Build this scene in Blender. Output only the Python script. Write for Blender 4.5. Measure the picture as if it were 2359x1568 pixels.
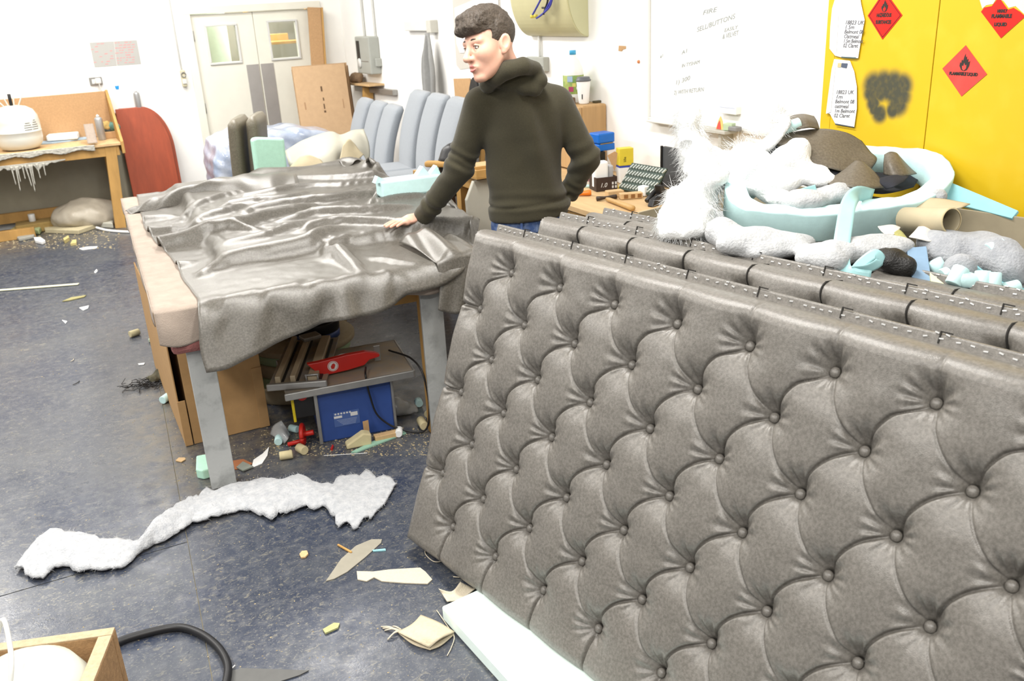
import bpy, bmesh, math, random
import numpy as np
from mathutils import Vector, Matrix

for o in list(bpy.data.objects):
    bpy.data.objects.remove(o, do_unlink=True)
SC = bpy.context.scene
COL = SC.collection
rnd = random.Random(7)
R = math.radians

# ------------------------------------------------------------------ camera
H = 1.8                       # camera height
FPX = 2056.0                  # focal length in pixels of the 2359x1568 frame
def _cam(pitch, roll, yaw):
    cy, sy, cp, sp = math.cos(yaw), math.sin(yaw), math.cos(pitch), math.sin(pitch)
    fwd = np.array([sy*cp, cy*cp, -sp]); right = np.array([cy, -sy, 0.0]); down = np.cross(fwd, right)
    c, s = math.cos(roll), math.sin(roll)
    return np.array([c*right+s*down, -s*right+c*down, fwd])
CM = _cam(R(20.666), R(3.054), R(26.705))
CP = np.array([0, 0, H])
cam_data = bpy.data.cameras.new('camera')
cam = bpy.data.objects.new('camera', cam_data); COL.objects.link(cam)
cam_data.sensor_width = 23.6; cam_data.lens = 23.6*FPX/2359.0
cam_data.clip_start = 0.05
cam_data.dof.use_dof = True; cam_data.dof.focus_distance = 2.9; cam_data.dof.aperture_fstop = 4.0
m = Matrix.Identity(4)
for i in range(3):
    m[i][0] = CM[0][i]; m[i][1] = -CM[1][i]; m[i][2] = -CM[2][i]; m[i][3] = CP[i]
cam.matrix_world = m
SC.camera = cam
# ------------------------------------------------------------------ light
SC.view_settings.view_transform = 'Standard'; SC.view_settings.look = 'None'
SC.view_settings.exposure = 0.3; SC.view_settings.gamma = 1.0
SC.view_settings.use_curve_mapping = False
wd = bpy.data.worlds.new('world'); SC.world = wd; wd.use_nodes = True
wd.node_tree.nodes['Background'].inputs[0].default_value = (1.0, 0.985, 0.96, 1)
wd.node_tree.nodes['Background'].inputs[1].default_value = 0.42
def tube_or_fill(loc, sx, sy, power, rz=0, col=(1, 0.97, 0.92)):
    ld = bpy.data.lights.new('fluorescent_or_fill', 'AREA'); ld.shape = 'RECTANGLE'
    ld.size = sx; ld.size_y = sy; ld.energy = power; ld.color = col
    lo = bpy.data.objects.new('fluorescent_or_fill', ld); COL.objects.link(lo)
    lo.location = loc; lo.rotation_euler = (0, 0, rz)
    return lo
# rows of fluorescent fittings under a 3.1 m ceiling, above and behind the camera; two fill lamps are added
tube_or_fill((-1.3, 1.2, 3.1), 0.3, 1.8, 80)
tube_or_fill((-1.3, 4.2, 3.1), 0.3, 1.8, 80)
tube_or_fill((-1.3, 7.2, 3.1), 0.3, 1.8, 95)
tube_or_fill((1.3, 2.6, 3.1), 0.3, 1.8, 80)
tube_or_fill((1.3, 6.6, 3.1), 0.3, 1.8, 80)
tube_or_fill((0.6, 8.4, 3.1), 1.8, 0.3, 60)  # added fill lamp that brightens the back wall
tube_or_fill((2.2, 10.7, 2.25), 0.8, 0.8, 60)          # fill lamp added to brighten the lobby behind the doors
tube_or_fill((0.2, -0.6, 3.1), 1.8, 0.3, 80)

# ------------------------------------------------------------------ pixel helpers (a pixel gives a direction, a plane the distance)
def ray(x, y): return CM.T @ np.array([(x-1179.5)/FPX, (y-784)/FPX, 1.0])
def _at(x, y, ax, v):
    d = ray(x, y); return CP+(v-CP[ax])/d[ax]*d
def PZ(x, y, z=0.0): return _at(x, y, 2, z)
def PY(x, y, v): return _at(x, y, 1, v)
def PX(x, y, v): return _at(x, y, 0, v)
def PD(x, y, c): return CP+ray(x, y)*c
def V(*a): return np.array(a, float)
def unit(a): a = np.asarray(a, float); return a/np.linalg.norm(a)

# ------------------------------------------------------------------ materials
def lin(c):
    return tuple(((v/255.0)/12.92 if v/255.0 <= 0.04045 else ((v/255.0+0.055)/1.055)**2.4) for v in c)
GAIN = 0.72
MATS = {}
def mat(name, col, rough=0.6, var=0.10, scale=18, bump=0.0, bscale=None, metal=0.0, spec=0.4, col2=None,
        trans=0.0, alpha=1.0, stretch=None, detail=6, ramp=(0.35, 0.65), sheen=0.0, gain=GAIN, emit=0.0, coat=0.0, sss=0.0):
    if name in MATS: return MATS[name]
    m = bpy.data.materials.new(name); m.use_nodes = True; nt = m.node_tree; b = nt.nodes['Principled BSDF']
    c = [v*gain for v in lin(col)]
    b.inputs['Roughness'].default_value = rough; b.inputs['Metallic'].default_value = metal
    b.inputs['Specular IOR Level'].default_value = spec
    b.inputs['Transmission Weight'].default_value = trans; b.inputs['Alpha'].default_value = alpha
    b.inputs['Sheen Weight'].default_value = sheen; b.inputs['Coat Weight'].default_value = coat
    if sss: b.inputs['Subsurface Weight'].default_value = sss; b.inputs['Subsurface Radius'].default_value = (0.01, 0.005, 0.003)
    if emit:
        b.inputs['Emission Color'].default_value = (*c, 1); b.inputs['Emission Strength'].default_value = emit
    tc = nt.nodes.new('ShaderNodeTexCoord'); src = tc.outputs['Object']
    if stretch:
        mp = nt.nodes.new('ShaderNodeMapping'); mp.inputs['Scale'].default_value = stretch
        nt.links.new(src, mp.inputs[0]); src = mp.outputs[0]
    if var or col2:
        nz = nt.nodes.new('ShaderNodeTexNoise'); nz.inputs['Scale'].default_value = scale; nz.inputs['Detail'].default_value = detail
        nz.inputs['Roughness'].default_value = 0.62
        nt.links.new(src, nz.inputs['Vector'])
        rp = nt.nodes.new('ShaderNodeValToRGB'); nt.links.new(nz.outputs[0], rp.inputs[0])
        rp.color_ramp.elements[0].position = ramp[0]; rp.color_ramp.elements[1].position = ramp[1]
        if col2: c0, c1 = c, [v*gain for v in lin(col2)]
        else: c0, c1 = [v*(1-var) for v in c], [min(v*(1+var), 0.95) for v in c]
        rp.color_ramp.elements[0].color = (*c0, 1); rp.color_ramp.elements[1].color = (*c1, 1)
        nt.links.new(rp.outputs[0], b.inputs['Base Color'])
    else:
        b.inputs['Base Color'].default_value = (*c, 1)
    if bump:
        n2 = nt.nodes.new('ShaderNodeTexNoise'); n2.inputs['Scale'].default_value = bscale or scale*4; n2.inputs['Detail'].default_value = 4
        nt.links.new(src, n2.inputs['Vector'])
        bp = nt.nodes.new('ShaderNodeBump'); bp.inputs['Strength'].default_value = bump; bp.inputs['Distance'].default_value = 0.01
        nt.links.new(n2.outputs[0], bp.inputs['Height']); nt.links.new(bp.outputs[0], b.inputs['Normal'])
    MATS[name] = m
    return m

# ------------------------------------------------------------------ object helpers
WM = {}
def thing(name, label, cat, loc=(0, 0, 0), rz=0.0, group=None, kind=None):
    o = bpy.data.objects.new(name, None); COL.objects.link(o); o.empty_display_size = 0.1
    o.location = loc; o.rotation_euler = (0, 0, rz)
    WM[o.name] = Matrix.Translation(Vector(loc)) @ Matrix.Rotation(rz, 4, 'Z')
    tag(o, label, cat, group, kind)
    return o
def tag(o, label=None, cat=None, group=None, kind=None):
    if label: o['label'] = label
    if cat: o['category'] = cat
    if group: o['group'] = group
    if kind: o['kind'] = kind
    return o
def mesh_obj(name, verts, faces, mt, parent=None, smooth=False, label=None, cat=None, group=None, kind=None, mats=None, mi=None):
    v = np.asarray(verts, float).reshape(-1, 3)
    me = bpy.data.meshes.new(name)
    o = bpy.data.objects.new(name, me); COL.objects.link(o)
    if parent is None:
        org = np.array([v[:, 0].mean(), v[:, 1].mean(), v[:, 2].min()]); v = v-org; o.location = org
        WM[o.name] = Matrix.Translation(Vector(org))
    else:
        M = np.array(WM[parent.name].inverted()); v = v @ M[:3, :3].T+M[:3, 3]
        o.parent = parent; WM[o.name] = WM[parent.name].copy()
    if isinstance(faces, np.ndarray):
        nf, k = faces.shape
        me.vertices.add(len(v)); me.vertices.foreach_set('co', v.astype(np.float32).ravel())
        me.loops.add(nf*k); me.loops.foreach_set('vertex_index', faces.astype(np.int32).ravel())
        me.polygons.add(nf); me.polygons.foreach_set('loop_start', (np.arange(nf)*k).astype(np.int32))
        me.polygons.foreach_set('loop_total', np.full(nf, k, np.int32)); me.update(calc_edges=True); me.validate()
    else:
        me.from_pydata([tuple(p) for p in v], [], [tuple(f) for f in faces]); me.update()
    if mats:
        for x in mats: me.materials.append(x)
        if mi is not None: me.polygons.foreach_set('material_index', np.asarray(mi, np.int32))
    elif mt: me.materials.append(mt)
    if smooth: me.polygons.foreach_set('use_smooth', np.ones(len(me.polygons), bool))
    return tag(o, label, cat, group, kind)
def bm_arrays(bm):
    bm.verts.ensure_lookup_table(); bm.verts.index_update()
    vs = [tuple(x.co) for x in bm.verts]; fs = [[x.index for x in f.verts] for f in bm.faces]; bm.free()
    return vs, fs
def frame(origin, ux, uy, uz=None):
    ux = unit(ux); uy = np.asarray(uy, float); uy = unit(uy-ux*(uy@ux)); uz = np.cross(ux, uy) if uz is None else unit(uz)
    return np.asarray(origin, float), ux, uy, uz
def rotz(a): return frame((0, 0, 0), (math.cos(a), math.sin(a), 0), (-math.sin(a), math.cos(a), 0))
def place(vs, fr):
    o, x, y, z = fr; v = np.asarray(vs, float); return o+v[:, :1]*x+v[:, 1:2]*y+v[:, 2:3]*z
def box_vf(size, bevel=0.003, seg=2):
    bm = bmesh.new(); bmesh.ops.create_cube(bm, size=1.0); bmesh.ops.scale(bm, vec=size, verts=bm.verts)
    if bevel: bmesh.ops.bevel(bm, geom=bm.edges[:], offset=min(bevel, min(size)*0.45), segments=seg, profile=0.5, affect='EDGES')
    return bm_arrays(bm)
def box(name, mt, center, size, parent=None, fr=None, rz=0.0, bevel=0.003, **kw):
    vs, fs = box_vf(size, bevel)
    if fr is None: fr = rotz(rz)
    o, x, y, z = fr
    return mesh_obj(name, place(vs, (np.asarray(center, float), x, y, z)), fs, mt, parent, **kw)
def boxb(name, mt, p0, p1, parent=None, bevel=0.003, **kw):
    p0 = np.asarray(p0, float); p1 = np.asarray(p1, float)
    return box(name, mt, (p0+p1)/2, tuple(np.abs(p1-p0)), parent, bevel=bevel, **kw)
def beam(name, mt, a, b, w, t, parent=None, up=(0, 0, 1), bevel=0.003, **kw):
    a = np.asarray(a, float); b = np.asarray(b, float); d = unit(b-a)
    if abs(d @ np.asarray(up, float)) > 0.95: up = (0, 1, 0)
    s = unit(np.cross(np.asarray(up, float), d)); n = np.cross(d, s)
    vs, fs = box_vf((np.linalg.norm(b-a), w, t), bevel)
    return mesh_obj(name, place(vs, ((a+b)/2, d, s, n)), fs, mt, parent, **kw)
def prism_vf(pts, thick, bevel=0.0):
    bm = bmesh.new(); vs = [bm.verts.new((p[0], p[1], 0)) for p in pts]; f = bm.faces.new(vs)
    f.normal_update()
    if f.normal.z < 0: f.normal_flip()
    r = bmesh.ops.extrude_face_region(bm, geom=[f])
    bmesh.ops.translate(bm, vec=(0, 0, thick), verts=[g for g in r['geom'] if isinstance(g, bmesh.types.BMVert)])
    bmesh.ops.recalc_face_normals(bm, faces=bm.faces[:])
    if bevel: bmesh.ops.bevel(bm, geom=bm.edges[:], offset=bevel, segments=2, profile=0.5, affect='EDGES')
    return bm_arrays(bm)
def prism(name, mt, pts, thick, fr, parent=None, bevel=0.0, **kw):
    vs, fs = prism_vf(pts, thick, bevel)
    return mesh_obj(name, place(vs, fr), fs, mt, parent, **kw)
def rings_vf(C, Rr, seg=16, caps=True, ax=None):
    """generalised cylinder through centres C with radii Rr"""
    C = np.asarray(C, float); n = len(C); Rr = np.broadcast_to(np.asarray(Rr, float), (n,))
    T = np.gradient(C, axis=0); T /= np.linalg.norm(T, axis=1)[:, None]+1e-12
    up = np.array([0, 0, 1.0]) if abs(T[0, 2]) < 0.9 else np.array([1.0, 0, 0])
    s = unit(np.cross(up, T[0])); vs = []
    an = np.arange(seg)*2*math.pi/seg
    for i in range(n):
        s = unit(s-T[i]*(s @ T[i])); b = np.cross(T[i], s)
        vs.append(C[i]+Rr[i]*(np.cos(an)[:, None]*s+np.sin(an)[:, None]*b))
    vs = np.concatenate(vs); fs = []
    for i in range(n-1):
        for j in range(seg):
            k = (j+1) % seg
            fs.append((i*seg+j, i*seg+k, (i+1)*seg+k, (i+1)*seg+j))
    if caps:
        fs.append(tuple(range(seg-1, -1, -1))); fs.append(tuple((n-1)*seg+j for j in range(seg)))
    return vs, fs
def smooth_path(pts, n=40):
    P = np.asarray(pts, float); m_ = len(P)
    if m_ < 3: return np.array([P[0]+(P[1]-P[0])*t for t in np.linspace(0, 1, n)])
    Q = np.vstack([2*P[0]-P[1], P, 2*P[-1]-P[-2]]); out = []
    for t in np.linspace(0, m_-1-1e-6, n):
        i = int(t); u = t-i; a, b, c, d = Q[i], Q[i+1], Q[i+2], Q[i+3]
        out.append(0.5*(2*b+(c-a)*u+(2*a-5*b+4*c-d)*u*u+(3*b-a-3*c+d)*u**3))
    return np.array(out)
def tube(name, mt, pts, r, parent=None, seg=8, n=None, **kw):
    C = smooth_path(pts, n or max(12, len(pts)*6)) if len(pts) > 2 or n else np.asarray(pts, float)
    vs, fs = rings_vf(C, r, seg); return mesh_obj(name, vs, fs, mt, parent, smooth=True, **kw)
def cyl(name, mt, p0, p1, r0, r1=None, parent=None, seg=20, rim=0.0, **kw):
    p0 = np.asarray(p0, float); p1 = np.asarray(p1, float); r1 = r0 if r1 is None else r1
    L = np.linalg.norm(p1-p0); d = (p1-p0)/L; e = rim or min(0.0015, 0.2*min(r0, r1), 0.2*L)
    C = [p0, p0+d*e, p1-d*e, p1]; vs, fs = rings_vf2(C, [r0-e, r0, r1, r1-e], d, seg)
    o = mesh_obj(name, vs, fs, mt, parent, **kw)
    sm = [len(p.vertices) == 4 for p in o.data.polygons]; o.data.polygons.foreach_set('use_smooth', sm)
    return o
def rings_vf2(C, Rr, axis, seg=16, caps=True):
    axis = unit(axis); up = np.array([0, 0, 1.0]) if abs(axis[2]) < 0.9 else np.array([1.0, 0, 0])
    s = unit(np.cross(up, axis)); b = np.cross(axis, s); an = np.arange(seg)*2*math.pi/seg
    vs = np.concatenate([np.asarray(c)+r*(np.cos(an)[:, None]*s+np.sin(an)[:, None]*b) for c, r in zip(C, Rr)]); fs = []
    n = len(C)
    for i in range(n-1):
        for j in range(seg):
            k = (j+1) % seg; fs.append((i*seg+j, i*seg+k, (i+1)*seg+k, (i+1)*seg+j))
    if caps:
        fs.append(tuple(range(seg-1, -1, -1))); fs.append(tuple((n-1)*seg+j for j in range(seg)))
    return vs, fs
def lathe(name, mt, prof, loc, axis=(0, 0, 1), parent=None, seg=28, caps=True, **kw):
    axis = unit(axis); loc = np.asarray(loc, float)
    vs, fs = rings_vf2([loc+axis*z for r, z in prof], [max(r, 1e-4) for r, z in prof], axis, seg, caps)
    return mesh_obj(name, vs, fs, mt, parent, smooth=True, **kw)
def grid_faces(n, m_, off=0, flip=False, wrap_m=False):
    i = np.arange(n-1)[:, None]; j = np.arange(m_ if wrap_m else m_-1)[None, :]; k = (j+1) % m_
    a = i*m_+j; b = i*m_+k; c = (i+1)*m_+k; d = (i+1)*m_+j
    F = np.stack([a, b, c, d], -1).reshape(-1, 4)+off
    return F[:, ::-1] if flip else F
def grid_normals(P):
    du = np.gradient(P, axis=0); dv = np.gradient(P, axis=1); N = np.cross(du, dv)
    return N/(np.linalg.norm(N, axis=2)[..., None]+1e-12)
def sheet(name, mt, P, thick, parent=None, smooth=True, center=False, **kw):
    """thick cloth from a grid of points P[n,m,3]; thickness goes along the normal"""
    P = np.asarray(P, float); n, m_ = P.shape[:2]; N = grid_normals(P); th = np.broadcast_to(np.asarray(thick, float), (n, m_))[..., None]
    A = P+N*th*(0.5 if center else 1.0); B = P-N*th*(0.5 if center else 0.0)
    vs = np.concatenate([A.reshape(-1, 3), B.reshape(-1, 3)]); q = n*m_
    F = [grid_faces(n, m_), grid_faces(n, m_, q, True)]
    per = [i*m_ for i in range(n)]+[(n-1)*m_+j for j in range(1, m_)]+[i*m_+m_-1 for i in range(n-2, -1, -1)]+[j for j in range(m_-2, 0, -1)]
    per = np.array(per); nx = np.roll(per, -1)
    F.append(np.stack([per, nx, nx+q, per+q], -1))
    return mesh_obj(name, vs, np.concatenate(F), mt, parent, smooth=smooth, **kw)
def text_vf(s, size=0.05, shear=0.0, extrude=0.0004, sx=1.0, bold=0.0):
    cu = bpy.data.curves.new('lettering', 'FONT'); cu.body = s; cu.size = size; cu.shear = shear; cu.extrude = extrude
    cu.offset = bold; cu.align_x = 'LEFT'; cu.resolution_u = 3
    ob = bpy.data.objects.new('lettering', cu); COL.objects.link(ob)
    me = bpy.data.meshes.new_from_object(ob)
    vs = np.array([tuple(v.co) for v in me.vertices]).reshape(-1, 3); fs = [tuple(p.vertices) for p in me.polygons]
    bpy.data.objects.remove(ob, do_unlink=True); bpy.data.curves.remove(cu); bpy.data.meshes.remove(me)
    if len(vs): vs[:, 0] *= sx
    return vs, fs
def lettering(name, mt, s, fr, size, parent, width=None, center=False, **kw):
    vs, fs = text_vf(s, size, **kw)
    if width: vs[:, 0] *= width/(vs[:, 0].max()-vs[:, 0].min())
    if center: vs[:, 0] -= (vs[:, 0].max()+vs[:, 0].min())/2
    return mesh_obj(name, place(vs, fr), fs, mt, parent)

# ------------------------------------------------------------------ numpy noise
def _hash(i, j, k):
    h = (i*374761393+j*668265263+k*2147483647+1013904223) & 0xffffffff
    h = ((h ^ (h >> 13))*1274126177) & 0xffffffff
    return ((h ^ (h >> 16)) & 0xffff)/65535.0
def vnoise(P):
    P = np.asarray(P, float); I = np.floor(P).astype(np.int64); f = P-I; f = f*f*(3-2*f); out = 0
    for a in (0, 1):
        for b in (0, 1):
            for c in (0, 1):
                w = (f[..., 0] if a else 1-f[..., 0])*(f[..., 1] if b else 1-f[..., 1])*(f[..., 2] if c else 1-f[..., 2])
                out = out+w*_hash(I[..., 0]+a, I[..., 1]+b, I[..., 2]+c)
    return out*2-1
def fbm(P, s=1.0, o=3, seed=0.0):
    P = np.asarray(P, float)*s+seed; r = 0; a = 1.0
    for i in range(o):
        r = r+a*vnoise(P); P = P*2.03+5.1; a *= 0.5
    return r
def sstep(a, b, x):
    t = np.clip((x-a)/(b-a), 0, 1); return t*t*(3-2*t)

# ------------------------------------------------------------------ signed distance shapes and surface nets
def smin(a, b, k):
    h = np.clip(0.5+0.5*(b-a)/k, 0, 1); return b*(1-h)+a*h-k*h*(1-h)
def sd_caps(P, a, b, ra, rb=None):
    a = np.asarray(a, float); b = np.asarray(b, float); rb = ra if rb is None else rb
    ab = b-a; t = np.clip(((P-a) @ ab)/(ab @ ab+1e-12), 0, 1)
    return np.linalg.norm(P-a-t[..., None]*ab, axis=-1)-(ra+(rb-ra)*t)
def sd_ell(P, c, r, fr=None):
    Q = P-np.asarray(c, float)
    if fr is not None: Q = np.stack([Q @ fr[1], Q @ fr[2], Q @ fr[3]], -1)
    r = np.asarray(r, float); k0 = np.linalg.norm(Q/r, axis=-1); k1 = np.linalg.norm(Q/(r*r), axis=-1)
    return k0*(k0-1.0)/(k1+1e-9)
def surface_nets(f, lo, hi, h):
    lo = np.asarray(lo, float); hi = np.asarray(hi, float); n = np.ceil((hi-lo)/h).astype(int)+1
    ax = [lo[i]+np.arange(n[i])*h for i in range(3)]
    # evaluate only blocks that can hold the surface
    D = np.full(n, 9.0); B = 16
    for i in range(0, n[0], B):
        for j in range(0, n[1], B):
            ks = np.arange(0, n[2], B)
            cen = np.stack([np.full(len(ks), ax[0][i]+B*h/2), np.full(len(ks), ax[1][j]+B*h/2), lo[2]+(ks+B/2)*h], -1)
            dc = f(cen)
            for k, d0 in zip(ks, dc):
                sl = (slice(i, i+B), slice(j, j+B), slice(k, k+B))
                if abs(d0) < B*h*1.25:
                    X, Y, Z = np.meshgrid(ax[0][sl[0]], ax[1][sl[1]], ax[2][sl[2]], indexing='ij')
                    D[sl] = f(np.stack([X, Y, Z], -1).reshape(-1, 3)).reshape(X.shape)
                else: D[sl] = d0
    S = D < 0
    c = [S[a:n[0]-1+a, b:n[1]-1+b, d:n[2]-1+d] for a in (0, 1) for b in (0, 1) for d in (0, 1)]
    cnt = sum(x.astype(np.int8) for x in c); act = (cnt > 0) & (cnt < 8)
    idx = np.full(act.shape, -1, np.int64); I, J, K = np.nonzero(act); idx[I, J, K] = np.arange(len(I))
    pos = np.zeros((len(I), 3)); wt = np.zeros(len(I)); base = np.stack([I, J, K], -1).astype(float)
    cor = [(a, b, d) for a in (0, 1) for b in (0, 1) for d in (0, 1)]
    for p in range(8):
        for q in range(p+1, 8):
            if sum(abs(cor[p][t]-cor[q][t]) for t in range(3)) != 1: continue
            dp = D[I+cor[p][0], J+cor[p][1], K+cor[p][2]]; dq = D[I+cor[q][0], J+cor[q][1], K+cor[q][2]]
            cr = (dp < 0) != (dq < 0); t = np.where(cr, dp/np.where(cr, dp-dq, 1), 0)
            pt = np.asarray(cor[p])+t[:, None]*(np.asarray(cor[q])-np.asarray(cor[p]))
            pos += np.where(cr[:, None], pt, 0); wt += cr
    vs = lo+(base+pos/wt[:, None])*h; F = []
    for ax_ in range(3):
        e = [0, 0, 0]; e[ax_] = 1; u, v = [(1, 2), (2, 0), (0, 1)][ax_]
        s0 = S[:n[0]-e[0], :n[1]-e[1], :n[2]-e[2]]; s1 = S[e[0]:, e[1]:, e[2]:]
        for sgn in (True, False):
            A, Bq, Cq = np.nonzero((s0 == sgn) & (s1 != sgn)); g = np.stack([A, Bq, Cq], -1)
            ok = (g[:, u] > 0) & (g[:, v] > 0); g = g[ok]
            ok = (g[:, 0] < act.shape[0]) & (g[:, 1] < act.shape[1]) & (g[:, 2] < act.shape[2]); g = g[ok]
            du = np.zeros(3, int); du[u] = 1; dv = np.zeros(3, int); dv[v] = 1
            q = [idx[tuple((g-x).T)] for x in (0*du, du, du+dv, dv)]
            f4 = np.stack(q, -1)
            if not sgn: f4 = f4[:, ::-1]
            F.append(f4)
    return vs, np.concatenate(F)
def sdf_obj(name, mt, f, lo, hi, h, parent=None, **kw):
    vs, fs = surface_nets(f, lo, hi, h); return mesh_obj(name, vs, fs, mt, parent, smooth=True, **kw)

# ------------------------------------------------------------------ small cloth solver (position based) for draped pieces
def cloth(P, rest=None, collide=None, pins=None, steps=60, its=8, g=9.8, dt=1/60, damp=0.03, bend=0.15, fric=0.6):
    P = np.array(P, float); n, m_ = P.shape[:2]; Vv = np.zeros_like(P); rest = P if rest is None else np.asarray(rest, float)
    cons = []
    def add(di, dj, k):
        i0 = max(0, -di); j0 = max(0, -dj)
        for par in (0, 1):
            ii = np.arange(i0, n-max(di, 0)); jj = np.arange(j0, m_-max(dj, 0))
            I, J = np.meshgrid(ii, jj, indexing='ij')
            sel = (((I//max(di, 1)) % 2) == par) if di else (((J//max(dj, 1)) % 2) == par)
            a = (I*m_+J)[sel]; b = ((I+di)*m_+J+dj)[sel]
            if len(a):
                L = np.linalg.norm(rest.reshape(-1, 3)[a]-rest.reshape(-1, 3)[b], axis=1); cons.append((a, b, L, k))
    add(1, 0, 1.0); add(0, 1, 1.0); add(1, 1, 0.5); add(1, -1, 0.5); add(2, 0, bend); add(0, 2, bend)
    w = np.ones(n*m_)
    if pins is not None: w[pins] = 0
    X = P.reshape(-1, 3); Vv = Vv.reshape(-1, 3)
    for s in range(steps):
        old = X.copy(); Vv[:, 2] -= g*dt*(w > 0); Vv *= (1-damp); X = X+Vv*dt*w[:, None]
        for it in range(its):
            for a, b, L, k in cons:
                d = X[b]-X[a]; l = np.linalg.norm(d, axis=1)+1e-9; ws = w[a]+w[b]; ws = np.where(ws > 0, ws, 1)
                c = (k*(l-L)/l/ws)[:, None]*d; X[a] += c*w[a][:, None]; X[b] -= c*w[b][:, None]
            if collide is not None:
                X2, hit = collide(X); X2 = np.where(w[:, None] > 0, X2, X)
                if it == its-1: X2[hit] = X2[hit]*(1-fric)+np.stack([old[hit][:, 0], old[hit][:, 1], X2[hit][:, 2]/1.0], -1)*fric
                X = X2
        Vv = (X-old)/dt
    return X.reshape(n, m_, 3)
def table_collider(fr, sx, sy, top, floor=0.004, extra=None):
    o, ux, uy, uz = fr
    def col(X):
        Q = X-o; a = Q @ ux; b = Q @ uy; Xn = X.copy()
        t = np.full(len(X), top) if extra is None else top+extra(a, b)
        ins = (a > 0) & (a < sx) & (b > 0) & (b < sy) & (X[:, 2] < t)
        pt = t-X[:, 2]; pa = np.minimum(a, sx-a); pb = np.minimum(b, sy-b)
        up = ins & (pt < 0.06+0*pt); side = ins & ~up
        Xn[up, 2] = t[up]
        sa = side & (pa < pb); sb = side & ~sa & side
        na = np.where(a < sx/2, -a, sx-a); nb = np.where(b < sy/2, -b, sy-b)
        Xn[sa] += na[sa][:, None]*ux; Xn[sb] += nb[sb][:, None]*uy
        fl = Xn[:, 2] < floor; Xn[fl, 2] = floor
        return Xn, ins | fl
    return col
def upsample(P, k=2):
    def ax0(A):
        n = A.shape[0]; Q = np.concatenate([2*A[:1]-A[1:2], A, 2*A[-1:]-A[-2:-1]]); t = np.linspace(0, n-1-1e-6, (n-1)*k+1); i = t.astype(int); u = (t-i)[:, None, None]
        a, b, c, d = Q[i], Q[i+1], Q[i+2], Q[i+3]
        return 0.5*(2*b+(c-a)*u+(2*a-5*b+4*c-d)*u*u+(3*b-a-3*c+d)*u**3)
    return ax0(ax0(P).transpose(1, 0, 2)).transpose(1, 0, 2)
def copy_tree(o, parent=None):
    c = o.copy(); COL.objects.link(c); c.parent = parent
    for ch in list(o.children): copy_tree(ch, c)
    return c
def scrap(name, mt, px, thick, label, cat='offcut', z=0.001, parent=None, bevel=0.0, group=None, **kw):
    """flat loose piece on a level surface, outline given by pixels"""
    P = np.array([PZ(x, y, z) for x, y in px]); o = P.mean(0)
    return prism(name, mt, [(p[0]-o[0], p[1]-o[1]) for p in P], thick, frame((o[0], o[1], z), (1, 0, 0), (0, 1, 0)), parent, bevel, label=label, cat=cat, group=group, **kw)
# ================================================================== the room
XR, YB = 3.1, 9.8
M_wall = mat('white_painted_wall', (250, 249, 245), 0.85, 0.025, 3, 0.05, 60, gain=0.93)
M_wood = mat('pine_timber', (206, 160, 92), 0.6, 0.14, 9, 0.1, 40, stretch=(1, 1, 0.25))
M_ply = mat('plywood_top', (226, 190, 140), 0.6, 0.10, 6, stretch=(4, 0.6, 1))
M_card = mat('brown_cardboard', (214, 172, 124), 0.85, 0.05, 30, 0.04, 200)
M_dark = mat('black_plastic', (32, 31, 32), 0.45, 0.15, 30)
M_steel = mat('grey_metal', (178, 176, 172), 0.35, 0.08, 20, metal=0.6)
M_whitep = mat('white_plastic', (240, 240, 236), 0.35, 0.03, 10)

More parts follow.
